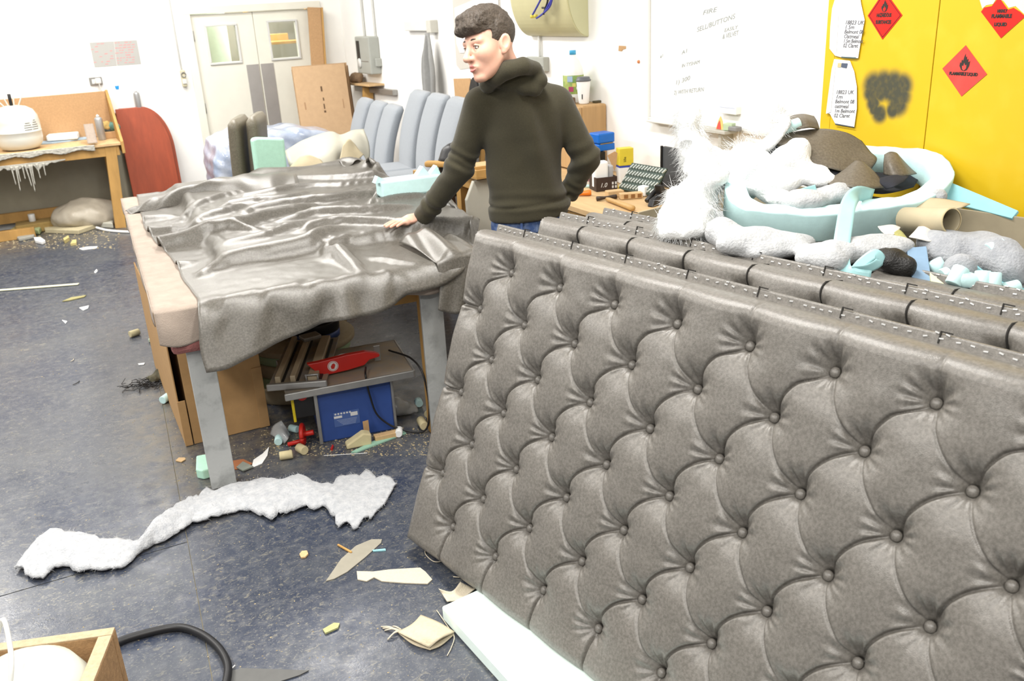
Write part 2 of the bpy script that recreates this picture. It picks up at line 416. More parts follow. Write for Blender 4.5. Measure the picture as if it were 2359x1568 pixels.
def floor_material():
    m = bpy.data.materials.new('blue_vinyl_floor'); m.use_nodes = True; nt = m.node_tree; b = nt.nodes['Principled BSDF']
    L = nt.links; N = nt.nodes
    ge = N.new('ShaderNodeNewGeometry'); pos = ge.outputs['Position']
    def noise(scale, det=5, st=(1, 1, 1), dist=0.0):
        mp = N.new('ShaderNodeMapping'); mp.inputs['Scale'].default_value = st; L.new(pos, mp.inputs[0])
        n = N.new('ShaderNodeTexNoise'); n.inputs['Scale'].default_value = scale; n.inputs['Detail'].default_value = det
        n.inputs['Roughness'].default_value = 0.65; n.inputs['Distortion'].default_value = dist; L.new(mp.outputs[0], n.inputs['Vector']); return n.outputs[0]
    def ramp(src, a, b_, ca=0.0, cb=1.0):
        r = N.new('ShaderNodeMapRange'); r.inputs[1].default_value = a; r.inputs[2].default_value = b_
        r.inputs[3].default_value = ca; r.inputs[4].default_value = cb; L.new(src, r.inputs[0]); return r.outputs[0]
    def mix(f, c1, c2):
        x = N.new('ShaderNodeMix'); x.data_type = 'RGBA'
        if hasattr(f, 'name'): L.new(f, x.inputs[0])
        else: x.inputs[0].default_value = f
        for k, c in ((6, c1), (7, c2)):
            if hasattr(c, 'name'): L.new(c, x.inputs[k])
            else: x.inputs[k].default_value = (*[v*GAIN for v in lin(c)], 1)
        return x.outputs[2]
    def math_(op, a, b_):
        x = N.new('ShaderNodeMath'); x.operation = op
        for i, v in enumerate((a, b_)):
            if hasattr(v, 'name'): L.new(v, x.inputs[i])
            else: x.inputs[i].default_value = v
        return x.outputs[0]
    base = mix(ramp(noise(1.6, 4), 0.35, 0.7), (48, 58, 80), (86, 90, 97))
    base = mix(ramp(noise(26, 5), 0.45, 0.72), base, (100, 103, 110))
    scuff = ramp(noise(30, 7, (1, 1.6, 1), 1.4), 0.565, 0.64)
    fine = ramp(noise(120, 5), 0.57, 0.66)
    mask = ramp(noise(2.3, 3), 0.30, 0.68, 0.45, 1.0)
    base = mix(math_('MULTIPLY', math_('MULTIPLY', scuff, mask), 0.62), base, (156, 151, 134))
    base = mix(math_('MULTIPLY', math_('MULTIPLY', fine, mask), 0.55), base, (176, 170, 150))
    # sawdust swept up under the work table and under the wall bench
    def dusty(cx, cy, rx, ry):
        mp = N.new('ShaderNodeMapping'); mp.inputs['Location'].default_value = (-cx/rx, -cy/ry, 0); mp.inputs['Scale'].default_value = (1/rx, 1/ry, 0)
        L.new(pos, mp.inputs[0]); ln = N.new('ShaderNodeVectorMath'); ln.operation = 'LENGTH'; L.new(mp.outputs[0], ln.inputs[0])
        return ramp(ln.outputs['Value'], 1.0, 0.35)
    d = math_('MAXIMUM', dusty(0.95, 3.85, 0.85, 0.55), dusty(-0.1, 9.2, 2.0, 0.75)); d = math_('MAXIMUM', d, dusty(0.27, 4.1, 0.28, 1.1))
    d = math_('MULTIPLY', d, ramp(noise(13, 7), 0.38, 0.58))
    base = mix(math_('MULTIPLY', d, 0.65), base, (126, 117, 98))
    L.new(base, b.inputs['Base Color'])
    L.new(ramp(noise(9, 5), 0.3, 0.7, 0.22, 0.42), b.inputs['Roughness']); b.inputs['Specular IOR Level'].default_value = 0.5
    bp = N.new('ShaderNodeBump'); bp.inputs['Strength'].default_value = 0.12; bp.inputs['Distance'].default_value = 0.004
    L.new(noise(90, 4), bp.inputs['Height']); L.new(bp.outputs[0], b.inputs['Normal'])
    return m
M_floor = floor_material()
M_screed = mat('floor_screed', (176, 166, 138), 0.9)
XL, YF = -4.5, -1.5
floor = boxb('floor', M_screed, (XL, YF, -0.12), (XR+0.1, YB+0.1, -0.004), bevel=0, kind='structure', label='dark blue scuffed vinyl floor of the workshop')
def seam(y): return 0.265-0.070*(4.372-y)
def vinyl(pts):
    prism('vinyl_sheet', M_floor, pts, 0.0035, frame((0, 0, -0.0037), (1, 0, 0), (0, 1, 0)), floor)
g = 0.0026
vinyl([(seam(YF)+g, YF), (XR+0.1, YF), (XR+0.1, YB+0.1), (seam(YB)+g, YB+0.1)])
vinyl([(XL, YF), (seam(YF)-g, YF), (seam(3.1)-g, 3.1-g), (XL, 3.1-g)])
vinyl([(XL, 3.1+g), (seam(3.1)-g, 3.1+g), (seam(YB)-g, YB+0.1), (XL, YB+0.1)])

# back wall with a door opening
DX0, DX1, DZ1 = 1.555, 2.80, 1.855        # clear opening of the double door
def multi_box(name, mt, boxes, **kw):
    vs, fs = [], []
    for a, b_ in boxes:
        v, f = box_vf(tuple(np.abs(np.array(b_)-np.array(a))), 0); k = len(vs)
        vs += list(np.asarray(v)+(np.array(a)+np.array(b_))/2); fs += [[i+k for i in q] for q in f]
    return mesh_obj(name, vs, fs, mt, **kw)
WT = 3.15
multi_box('wall_back', M_wall, [((XL, YB, 0), (DX0, YB+0.14, WT)), ((DX1, YB, 0), (XR+0.2, YB+0.14, WT)), ((DX0, YB, DZ1), (DX1, YB+0.14, WT))],
          kind='structure', label='white painted back wall around the double door')
boxb('wall_right', M_wall, (XR, YF, 0), (XR+0.14, YB, WT), bevel=0, kind='structure', label='white painted right wall behind chairs and bench')
# lobby behind the doors, seen through the two small panes
M_lobby = mat('dim_lobby_wall', (150, 146, 130), 0.9, 0.05, 3)
multi_box('wall_lobby', M_lobby, [((DX0-0.3, YB+1.75, 0), (DX1+0.3, YB+1.85, 2.3)), ((DX0-0.4, YB+0.14, 0), (DX0-0.3, YB+1.85, 2.3)),
          ((DX1+0.3, YB+0.14, 0), (DX1+0.4, YB+1.85, 2.3)), ((DX0-0.4, YB+0.14, 2.3), (DX1+0.4, YB+1.85, 2.36)), ((DX0-0.4, YB+0.14, -0.05), (DX1+0.4, YB+1.85, 0))],
          kind='structure', label='dim lobby behind the double door')

# double door
M_door = mat('cream_door_paint', (243, 240, 226), 0.5, 0.03, 4, gain=0.84)
M_plate = mat('grey_push_plate', (196, 192, 188), 0.35, 0.04, 8, metal=0.3)
M_glass = mat('door_glass', (235, 240, 238), 0.04, 0, trans=1.0, gain=1.0)
door = thing('door_1', 'cream double door with two small square panes and grey push plates', None, (DX0, YB, 0), kind='structure')
for p0, p1 in (((DX0-0.075, YB-0.03, 0), (DX0, YB+0.03, DZ1)), ((DX1, YB-0.03, 0), (DX1+0.075, YB+0.03, DZ1)), ((DX0-0.075, YB-0.03, DZ1), (DX1+0.075, YB+0.03, DZ1+0.07))):
    boxb('architrave', M_door, p0, p1, door)
xm = PY(598, 150, YB)[0]
for a, b_, wpx in ((DX0+0.004, xm-0.003, ((475, 62), (560, 140))), (xm+0.003, DX1-0.004, ((618, 52), (696, 130)))):
    w0 = PY(*wpx[0], YB); w1 = PY(*wpx[1], YB); wx0, wx1, wz0, wz1 = w0[0], w1[0]-0.03, w1[2], w0[2]
    wx0 = max(wx0, a+0.09); wx1 = min(wx1, b_-0.07)
    y0, y1 = YB+0.005, YB+0.05
    leaf = multi_box('door_leaf', M_door, [((a, y0, 0.01), (wx0, y1, DZ1-0.005)), ((wx1, y0, 0.01), (b_, y1, DZ1-0.005)), ((wx0, y0, 0.01), (wx1, y1, wz0)), ((wx0, y0, wz1), (wx1, y1, DZ1-0.005))], parent=door)
    boxb('pane', M_glass, (wx0, YB+0.022, wz0), (wx1, YB+0.028, wz1), leaf, bevel=0)
    for q0, q1 in (((wx0-0.02, wz0-0.02), (wx1+0.02, wz0)), ((wx0-0.02, wz1), (wx1+0.02, wz1+0.02)), ((wx0-0.02, wz0), (wx0, wz1)), ((wx1, wz0), (wx1+0.02, wz1))):
        boxb('glazing_bead', M_whitep, (q0[0], YB-0.012, q0[1]), (q1[0], YB+0.006, q1[1]), leaf, bevel=0.004)
    pl0 = PY(567, 149, YB)[0] if a < xm-0.1 else xm+0.012; pl1 = xm-0.008 if a < xm-0.1 else PY(630, 147, YB)[0]
    boxb('push_plate', M_plate, (pl0, YB-0.001, 0.55), (pl1, YB+0.006, PY(600, 147, YB)[2]), leaf, bevel=0.001)
    hx = a if a < xm-0.1 else b_
    for hz in (0.25, 0.9, 1.6):
        cyl('hinge', M_steel, (hx, YB-0.006, hz), (hx, YB-0.006, hz+0.1), 0.008, parent=leaf, seg=10)
# things in the lobby
M_mint = mat('mint_foam', (190, 236, 214), 0.9, 0.04, 40, 0.1, 200, gain=0.85)
M_cyan = mat('pale_cyan_foam', (206, 240, 240), 0.9, 0.03, 40, 0.08, 200, gain=0.9)
lathe('foam_roll', mat('pale_green_roll', (228, 244, 226), 0.9, 0.03, 20, gain=0.9), [(0.0, 0.002), (0.20, 0.002), (0.21, 0.02), (0.21, 1.95), (0.20, 1.97), (0.0, 1.97)], (1.80, YB+0.62, 0),
      label='pale green foam roll standing behind the left door pane', cat='roll')
sh = thing('lobby_shelf', 'wooden shelf seen through the right door pane', 'shelf', (2.6, YB+1.1, 0))
for z in (1.30, 1.50): boxb('shelf_board', M_wood, (2.25, YB+0.75, z), (3.0, YB+1.15, z+0.03), sh)
for x in (2.27, 2.96): boxb('upright', M_wood, (x, YB+0.85, 0), (x+0.04, YB+0.9, 1.9), sh)
beam('plank_offcut', M_wood, (2.40, YB+0.9, 1.575), (2.72, YB+0.85, 1.575), 0.08, 0.07, label='short plank lying on the lobby shelf', cat='plank')

# ================================================================== headboards
def leather_mat(name, c1, c2, rough=0.42, spec=0.5, bump=0.25):
    m = mat(name, c1, rough, 0.1, 130, bump, 500, col2=c2, spec=spec, ramp=(0.38, 0.64), detail=8, stretch=(1, 1, 1)); return m
M_hb = leather_mat('grey_brown_leather', (112, 108, 101), (136, 131, 124), 0.36, 0.6, 0.14)
M_hide = leather_mat('grey_brown_leather_cover', (98, 94, 86), (122, 117, 109), 0.30, 0.6, 0.14)
M_pleat = mat('pleat_shade', (40, 37, 33), 0.8, 0.05)  # dark colour painting the shade inside the leather folds
M_staple = mat('bright_staple_wire', (238, 238, 236), 0.25, 0, metal=0.7, gain=0.9)
DU = 0.2337; DV = DU*0.6222
HB_O = V(1.2402, 2.5843, 0.9850)
HB_U = unit(V(0.18516, -0.98268, 0.0)); _v = unit(V(-0.3478, -0.0425, -0.9367)); HB_V = unit(_v-HB_U*(_v@HB_U))
HB_N = np.cross(HB_V, HB_U); HB_N = HB_N if HB_N[0] < 0 else -HB_N        # towards the camera side
U0, U1, V0, V1 = -0.42, 8.42, -0.80, 6.97
def pad_height(u, v):
    up = u-0.5; upc = np.clip(up, -0.5, 7.5); vc = np.clip(v, 0, 6)
    a = upc+vc/2; b = upc-vc/2
    sa, sb = np.abs(np.sin(np.pi*a)), np.abs(np.sin(np.pi*b))
    inside = sstep(0.0, 0.35, v)*sstep(6.0, 5.65, v)*sstep(-0.5, -0.3, up)*sstep(7.5, 7.3, up)
    a2 = a+inside*0.13*sb; b2 = b+inside*0.085*sa
    da = np.abs(a2-np.round(a2)); db = np.abs(b2-np.round(b2))
    # metric distance to the nearest button
    bowl = np.ones(np.shape(u)); r = np.full(np.shape(u), 9.0); eu = np.zeros(np.shape(u)); ev = np.zeros(np.shape(u)); na = np.zeros(np.shape(u)); nb = np.zeros(np.shape(u))
    for ia in (0, 1):
        for ib in (0, 1):
            ka, kb = np.floor(a)+ia, np.floor(b)+ib; vb = ka-kb; ub = (ka+kb)/2; val = (vb >= 0) & (vb <= 6) & (ub >= -0.5) & (ub <= 7.5); xu = (up-(ka+kb)/2)*DU; xv = (v-(ka-kb))*DV; rr = np.where(val, np.sqrt(xu*xu+xv*xv), 1.0); ok = rr < r; bowl = bowl*(1-np.exp(-(rr/0.033)**1.1))
            r = np.where(ok, rr, r); eu = np.where(ok, xu, eu); ev = np.where(ok, xv, ev); na = np.where(ok, ka, na); nb = np.where(ok, kb, nb)
    cell = 0.125                                         # metres per unit of a or b across the fold
    pil = (1-np.exp(-da*cell/0.010))*(1-np.exp(-db*cell/0.012))
    dome = np.sin(np.pi*np.clip(da, 0, 0.5))*np.sin(np.pi*np.clip(db, 0, 0.5))
    h = 0.050*bowl*(0.86+0.07*pil+0.07*dome)
    near = (1-np.exp(-(r/0.02)**2))*(0.22+0.78*sstep(-0.35, 0.05, v))
    h = h-0.0120*np.exp(-(da*cell/0.0023)**2)*near-0.0055*np.exp(-(db*cell/0.0022)**2)*near
    th = np.arctan2(ev, eu); upper = np.clip(0.45-0.55*np.sin(th+0.45), 0.0, 1)
    rw = 0.034+0.014*upper
    gather = np.cos(11*th+1.3*np.sin(2*th+na*2.1+nb)+na)*np.exp(-((r-rw)/0.020)**2)*(0.25+0.75*upper)
    h = h+0.0042*gather
    h = h-0.018*np.exp(-(eu/0.026)**2-((ev+0.026)/0.026)**2)
    h = h-0.018*np.exp(-(r/0.0115)**2)
    return h
def make_headboard(off, step, rows, label, V1=V1):
    O = HB_O+off
    root = thing('tufted_headboard', label, 'headboard', O+HB_U*DU*4+HB_V*DV*V1-HB_N*0.05, group='deep buttoned headboards leaning in a stack')
    L = (U1-U0)*DU; W = (V1-V0)*DV; n = int(L/step); m_ = int(W/step)
    # finer samples at the rounded border
    def axis(n_, tot):
        e = np.array([0, 0.0015, 0.004, 0.009, 0.016, 0.025, 0.036]); return np.concatenate([e, np.linspace(0.047, tot-0.047, n_), tot-e[::-1]])
    s = axis(n, L); t = axis(m_, W); S, T = np.meshgrid(s, t, indexing='ij')
    u = U0+S/DU; v = V0+T/DV; h = pad_height(u, v)
    h += 0.0016*fbm(np.stack([S*14, T*14, 0*S+off[0]*9], -1), 1, 2)
    e = np.minimum(np.minimum(S, L-S), np.minimum(T, W-T)); rr = 0.05
    q = np.clip(e/rr, 0, 1); q = (1-(1-q)**2.4)**(1/2.4); D = 0.055
    hh = -D+(h+D)*q
    P = O+(u*DU)[..., None]*HB_U+(v*DV)[..., None]*HB_V+hh[..., None]*HB_N
    nn, mm = P.shape[:2]; F = grid_faces(nn, mm)
    nrm = np.cross(P[1, 0]-P[0, 0], P[0, 1]-P[0, 0])
    c = P[nn//2, mm//2]; nq = np.cross(P[nn//2+1, mm//2]-c, P[nn//2, mm//2+1]-c)
    if nq @ HB_N < 0: F = F[:, ::-1]
    mesh_obj('padded_front', P.reshape(-1, 3), F, M_hb, root, smooth=True)
    # frame board behind the pad; it stands a little proud of the top roll and the hide is stapled to that band
    up_ = 0.034; FRH = (None, HB_U, HB_V, np.cross(HB_U, HB_V))
    cu = O+HB_U*DU*(U0+U1)/2+HB_V*(DV*(V0+V1)/2-up_/2)-HB_N*0.072
    box('frame_board', M_hb, cu+HB_V*0.002, (L-0.016, W+up_-0.014, 0.034), root, fr=FRH, bevel=0.005)
    band = O+HB_V*(DV*V0-up_*0.48)-HB_N*0.0548
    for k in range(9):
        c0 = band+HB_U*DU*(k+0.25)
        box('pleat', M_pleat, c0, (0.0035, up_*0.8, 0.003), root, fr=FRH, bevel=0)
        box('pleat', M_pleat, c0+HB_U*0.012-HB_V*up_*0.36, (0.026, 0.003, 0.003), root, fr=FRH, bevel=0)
    vs, fs = [], []; rr_ = random.Random(int(off[0]*1000)+3)
    for row, dn in enumerate((0.004, -0.006)):
        x = DU*U0+0.03
        while x < DU*U1-0.03:
            if row == 0 or rr_.random() < 0.2:
                bv_, bf = box_vf((0.0095, 0.0032, 0.0022), 0); k = len(vs); an = rr_.uniform(-0.3, 0.3)
                cpt = band+HB_U*x+HB_V*(dn+rr_.uniform(-0.003, 0.003))+HB_N*0.0008
                d1 = HB_U*math.cos(an)+HB_V*math.sin(an); d2 = np.cross(d1, HB_N)
                vs += list(place(bv_, (cpt, d1, d2, HB_N))); fs += [[i+k for i in f_] for f_ in bf]
            x += rr_.uniform(0.022, 0.040)
    mesh_obj('staples', vs, fs, M_staple, root, kind='stuff')
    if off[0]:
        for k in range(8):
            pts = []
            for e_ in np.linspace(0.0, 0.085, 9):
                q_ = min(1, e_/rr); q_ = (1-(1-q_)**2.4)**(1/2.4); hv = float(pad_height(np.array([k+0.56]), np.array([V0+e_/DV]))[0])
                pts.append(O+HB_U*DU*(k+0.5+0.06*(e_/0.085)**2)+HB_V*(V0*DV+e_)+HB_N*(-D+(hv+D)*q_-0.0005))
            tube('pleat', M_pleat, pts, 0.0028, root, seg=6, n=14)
    first = None
    for rv in rows:
        us = [0.5+i for i in range(8)] if rv % 2 == 0 else [float(i) for i in range(9)]
        for uu in us:
            p = O+HB_U*uu*DU+HB_V*rv*DV+HB_N*0.004
            if first is None:
                prof = [(0.0, 0.0105), (0.005, 0.010), (0.0095, 0.0075), (0.0125, 0.003), (0.013, -0.002), (0.011, -0.006)]
                vsb, fsb = rings_vf2([HB_N*z for r_, z in prof], [max(r_, 1e-4) for r_, z in prof], HB_N, 18)
                first = mesh_obj('button', vsb+p, fsb, M_hb, root, smooth=True); base_p = p
            else:
                c_ = first.copy(); COL.objects.link(c_); c_.parent = root; c_.location = Vector(p-base_p)
    return root
HB_X = unit(np.array([HB_N[0], HB_N[1], 0]))*-1            # level direction away from the camera
make_headboard(V(0, 0, 0), 0.0025, range(7), 'nearest grey-brown leather headboard, its whole deep-buttoned front facing the camera')
make_headboard(HB_X*0.285+V(0, 0, -0.008), 0.009, (0,), 'middle grey-brown leather headboard of the leaning stack, only its top roll showing', V1=V1-0.06)
make_headboard(HB_X*0.50+V(0, 0, -0.03), 0.009, (0,), 'rearmost grey-brown leather headboard of the leaning stack, against the waste box', V1=V1-0.23)
# ================================================================== work table with the leather cover
TA = R(-2.85); TUX = V(math.cos(TA), math.sin(TA), 0); TUY = V(-math.sin(TA), math.cos(TA), 0)
TO = V(0.25, 3.43, 0); TW, TL, TZ = 1.27, 2.56, 0.79
def tp(a, b, z=0.0): return TO+TUX*a+TUY*b+V(0, 0, z)
TF = lambda p: frame(p, TUX, TUY)
M_grey_paint = mat('chipped_grey_paint', (196, 198, 196), 0.6, 0.1, 14, 0.15, 60, col2=(168, 170, 168), ramp=(0.5, 0.72))
M_taupe = mat('taupe_cover_cloth', (184, 168, 154), 0.9, 0.08, 16, 0.2, 220)
M_rust = mat('dusty_red_foam', (150, 96, 92), 0.95, 0.12, 60, 0.5, 120)
tb = thing('work_table', 'big work table under a taupe cloth cover with grey painted legs', 'table', TO)
box('table_top', M_wood, tp(TW/2, TL/2, TZ-0.035), (TW, TL, 0.05), tb, fr=TF((0, 0, 0)), bevel=0.004)
for a, b in ((0.075, 0.0), (TW-0.235, 0.0), (0.075, TL-0.09), (TW-0.175, TL-0.09)):
    box('leg', M_grey_paint, tp(a+0.05, b+0.03, (TZ-0.06)/2), (0.10, 0.018, TZ-0.06), tb, fr=TF((0, 0, 0)))
    box('leg', M_wood, tp(a+0.05, b+0.062, (TZ-0.06)/2), (0.096, 0.045, TZ-0.06), tb, fr=TF((0, 0, 0)))
for a, b, sx, sy in ((TW/2, 0.09, TW-0.3, 0.03), (TW/2, TL-0.09, TW-0.3, 0.03), (0.06, TL/2, 0.03, TL-0.3), (TW-0.06, TL/2, 0.03, TL-0.3)):
    box('apron', M_wood, tp(a, b, TZ-0.115), (sx, sy, 0.11), tb, fr=TF((0, 0, 0)))
box('red_foam_edge', M_rust, tp(0.105, 0.005, TZ-0.152), (0.16, 0.06, 0.05), tb, fr=TF((0, 0, 0)), bevel=0.018)
# cloth cover: over the top, hanging loose at the front
n, m_ = 60, 46
cov = np.zeros((n, m_, 3))
prof = [(TL, 0)]     # path across the front edge: back to front over the top, then down
for i in range(n):
    a = -0.012+(TW+0.024)*i/(n-1)
    hang = 0.115+0.006*math.sin(i*0.55)+0.006*math.sin(i*0.23+1)+0.022*math.exp(-((a-0.10)/0.09)**2)
    for j in range(m_):
        s = j/(m_-1)
        if s < 0.62: b = TL-(TL+0.012)*(s/0.62); z = TZ+0.004
        else:
            q = (s-0.62)/0.38; z = TZ+0.004-hang*q; b = -0.016-0.018*math.sin(q*2.2)*(1+math.sin(i*0.8))*0.6-0.006
        cov[i, j] = tp(a, b, z)
cov[..., 2] += 0.0025*fbm(cov, 14, 2)
sheet('cloth_cover', M_taupe, cov, 0.004, tb)
for sgn, a in ((-1, -0.014), (1, TW+0.014)):
    n2 = 40; P = np.zeros((n2, 6, 3))
    for i in range(n2):
        for j in range(6): P[i, j] = tp(a+sgn*0.004*math.sin(i*0.7)*j/5, TL*i/(n2-1), TZ+0.004-0.06*j/5*(1+0.15*math.sin(i*0.9)))
    sheet('cloth_edge', M_taupe, P, 0.003, tb, center=True)
# upholstery pad lying on the table under the cover
M_padw = mat('white_wadding_pad', (232, 232, 228), 0.95, 0.04, 40, 0.3, 120)

# headboard panel being covered: board and foam, overhanging the table on the right
M_padw = mat('cream_foam_pad', (236, 230, 210), 0.95, 0.04, 40, 0.2, 120)
pn = thing('upholstery_panel', 'foam padded board under the leather cover on the work table', 'board', tp(0.9, 1.5, TZ+0.008))
box('board', M_ply, tp(0.90, 1.5, TZ+0.018), (1.16, 2.06, 0.018), pn, fr=TF((0, 0, 0)))
box('foam', M_padw, tp(0.90, 1.5, TZ+0.042), (1.15, 2.05, 0.028), pn, fr=TF((0, 0, 0)), bevel=0.012)
# leather cover, solved as cloth on the panel and the table top
NX, NY = 62, 84
I, J = np.meshgrid(np.linspace(0, 1, NX), np.linspace(0, 1, NY), indexing='ij')
a0 = 0.10+I*1.42
bf = np.interp(a0, [0.1, 0.16, 0.35, 0.52, 0.70, 0.80, 0.87, 1.02, 1.12, 1.3, 1.52], [-0.185, -0.19, -0.155, -0.13, -0.13, -0.11, -0.075, -0.07, -0.03, 0.22, 0.48])
b0 = bf+J*(2.58-bf); a0 = a0+(0.10*(1-J)**3+0.02*np.sin(J*7))*(1-I)
rest = np.stack([a0*1.075+0.14*(a0-0.6)*sstep(0.12, -0.15, b0), b0*1.085, 0*a0], -1)
lift = 0.022+0.032*np.abs(np.sin(b0*9+2.0*np.sin(a0*5)+1.5*vnoise(np.stack([a0*3, b0*3, a0*0], -1))))+0.022*vnoise(np.stack([a0*6, b0*8, a0*0+3], -1))
lift += 0.07*sstep(2.0, 2.5, b0)*(0.6+0.4*np.sin(a0*9))
pin_line = [(0.80+0.02*math.sin(k*2.3), 0.36+0.185*k) for k in range(9)]
for (pa, pb) in pin_line: lift = lift*(1-0.8*np.exp(-((a0-pa)**2+(b0-pb)**2)/0.006))
lift = np.clip(lift, 0.004, 0.2)
hangd = np.clip(-0.065-b0, 0, 1)
base_z = TZ+0.012+0.052*sstep(0.27, 0.36, a0)*sstep(0.40, 0.52, b0)
st = TO+a0[..., None]*TUX+np.maximum(b0, -0.065-0.02*hangd)[..., None]*TUY; st[..., 2] = base_z+lift*(hangd == 0)-hangd
st += ((0.05+0.04*np.sin(a0*11+0.5)+0.015*np.sin(a0*23))*np.clip(hangd*6, 0, 1))[..., None]*-TUY
pf_ = lambda a, b: 0.010+0.052*((a > 0.30) & (b > 0.455) & (b < 2.55))
o2 = TO-TUX*0.02-TUY*0.04
c_tab = table_collider((o2, TUX, TUY, None), TW+0.04, TL+0.06, TZ+0.009)
o3 = TO+TUX*0.31+TUY*0.46
c_pan = table_collider((o3, TUX, TUY, None), 1.18, 2.08, TZ+0.060)
def colr(X):
    Q = X-o3; a = Q @ TUX; b = Q @ TUY
    under = (a > 0) & (a < 1.18) & (b > 0) & (b < 2.08) & (X[:, 2] > TZ-0.08) & (X[:, 2] < TZ+0.060)
    X1 = X.copy(); X1[under, 2] = TZ+0.060
    X2, h2 = c_tab(X1); return X2, h2 | under
pins = np.array([int(np.argmin(((a0-pa)**2+(b0-pb)**2).ravel())) for pa, pb in pin_line])
stp = st.reshape(-1, 3)
for q in pins: stp[q, 2] = TZ+0.064
C1 = cloth(st, rest, colr, pins, steps=45, its=15, bend=0.5, damp=0.10, fric=0.8)
C1 = upsample(C1, 2)
hdp = np.clip(TZ-0.005-C1[..., 2], 0, 1); C1 = C1-TUY*(hdp*(0.30+0.12*np.sin(((C1-TO)@TUX)*9)))[..., None]
if grid_normals(C1)[NX, NY][2] < 0: C1 = C1[:, ::-1]
C1 = C1+(0.0012*fbm(C1, 26, 2))[..., None]*grid_normals(C1)
sheet('leather_cover', M_hide, C1, 0.0022, None, label='crumpled grey-brown leather cover spread over the work table and hanging off its front', cat='leather')
# turned-back flap of the same hide at the far left corner
P = np.zeros((40, 22, 3))
fl = smooth_path([PZ(288, 487, 0.805), PZ(370, 452, 0.85), PZ(470, 418, 0.90), PZ(570, 402, 0.90), PZ(680, 402, 0.86)], 40)
fb = smooth_path([PZ(300, 492, 0.80), PZ(372, 482, 0.80), PZ(470, 462, 0.80), PZ(600, 440, 0.86), PZ(690, 428, 0.86)], 40)
for i in range(40):
    for j in range(22):
        q = j/21; p = fl[i]*(1-q)+fb[i]*q; p = p+V(0, 0, 0.035*math.sin(math.pi*q)*min(1, i/8)+0.006*math.sin(i*0.9+q*5)); P[i, j] = p
if grid_normals(P)[20, 11][2] < 0: P = P[:, ::-1]
sheet('leather_flap', M_hide, P, 0.002, None, label='grey-brown leather strip folded back at the far left end of the work table', cat='leather')
# second hide hanging down at the near right corner
P = np.zeros((40, 34, 3))
for i in range(40):
    q = i/39; a = TW-0.20+0.24*q
    for j in range(34):
        t = j/33; fold = 0.022*math.sin(q*7.0+0.4)+0.012*math.sin(q*13+t*2)
        if t < 0.42: b = 0.36-0.40*(t/0.42); z = TZ+0.024+0.05*math.sin(math.pi*min(1, q*1.2))*(1-t)+0.010*math.sin(i*0.35+j*0.3)
        else:
            u_ = (t-0.42)/0.58; b = -0.048-0.055*u_*(0.3+q)-fold*u_; z = TZ+0.020-(0.19+0.03*math.sin(q*4))*u_+0.02*(1-u_)*math.sin(math.pi*q)
        P[i, j] = tp(a+0.03*math.sin(t*3)-0.05*q*max(0, t-0.42), b, z)
if grid_normals(P)[15, 4][2] < 0: P = P[:, ::-1]
sheet('leather_drape', M_hide, P, 0.002, None, label='dark leather piece hanging off the table corner in front of the man', cat='leather')
# foam offcuts at the table's right edge
cy = thing('foam_block', 'long pale cyan foam block lying along the right edge of the work table', 'foam', PZ(945, 436, 0.80))
cpos = tp(1.41, 1.20, TZ+0.066)
box('slab', M_cyan, cpos+V(0, 0, 0.05), (0.34, 0.12, 0.09), cy, rz=R(-4), bevel=0.01)
prism('cut_tip', M_cyan, [(0, 0), (0.09, 0), (0.05, 0.055)], 0.05, frame(cpos+V(0.03, 0.02, 0.088), (1, 0, 0), (0, 0, 1)), cy)
prism('cut_tip', M_cyan, [(0, 0), (0.07, 0), (0.05, 0.05)], 0.05, frame(cpos+V(0.11, 0.02, 0.088), (1, 0, 0), (0, 0, 1)), cy)
prism('cut_tip', M_cyan, [(0, 0), (0.08, 0), (0.02, 0.035)], 0.05, frame(cpos+V(-0.2, 0.02, 0.088), (1, 0, 0), (0, 0, 1)), cy)

# ------------------------------------------------------------------ under the table
M_card2 = mat('carton_cardboard', (204, 162, 110), 0.8, 0.05, 25, 0.03, 200)
ct = thing('cardboard_carton', 'flattened brown cardboard carton standing under the left end of the work table', 'carton', (0.35, 3.95, 0))
c0 = PZ(430, 1028); c1 = PZ(622, 980)
def upright(name, p0, p1, h, t, parent, mt=M_card2, lean=V(0, 0, 0)):
    d = np.asarray(p1)-np.asarray(p0); L = np.linalg.norm(d); d = d/L; up = unit(V(0, 0, 1)*h+lean); nrm = np.cross(d, up)
    vs, fs = box_vf((L, h, t), 0.0015); return mesh_obj(name, place(vs, ((np.asarray(p0)+np.asarray(p1))/2+up*h/2, d, up, nrm)), fs, mt, parent)
fp0 = V(c0[0]+0.035, c0[1], 0.003); fp1 = V(c1[0], c1[1], 0.003)
upright('front_panel', fp0, fp1, 0.55, 0.006, ct)
upright('side_panel', V(c0[0], c0[1], 0.003), V(c0[0]+0.01, c0[1]+1.15, 0.003), 0.60, 0.006, ct)
upright('side_panel', V(c0[0]+0.04, c0[1]+0.01, 0.003), V(c0[0]+0.05, c0[1]+0.9, 0.003), 0.57, 0.006, ct)
upright('edge_fold', fp1-V(0.045, 0.006, 0), fp1+V(0.0, -0.006, 0), 0.30, 0.005, ct)
upright('edge_fold', V(c0[0]-0.004, c0[1]-0.004, 0.003), V(c0[0]+0.03, c0[1]-0.004, 0.003), 0.22, 0.005, ct)

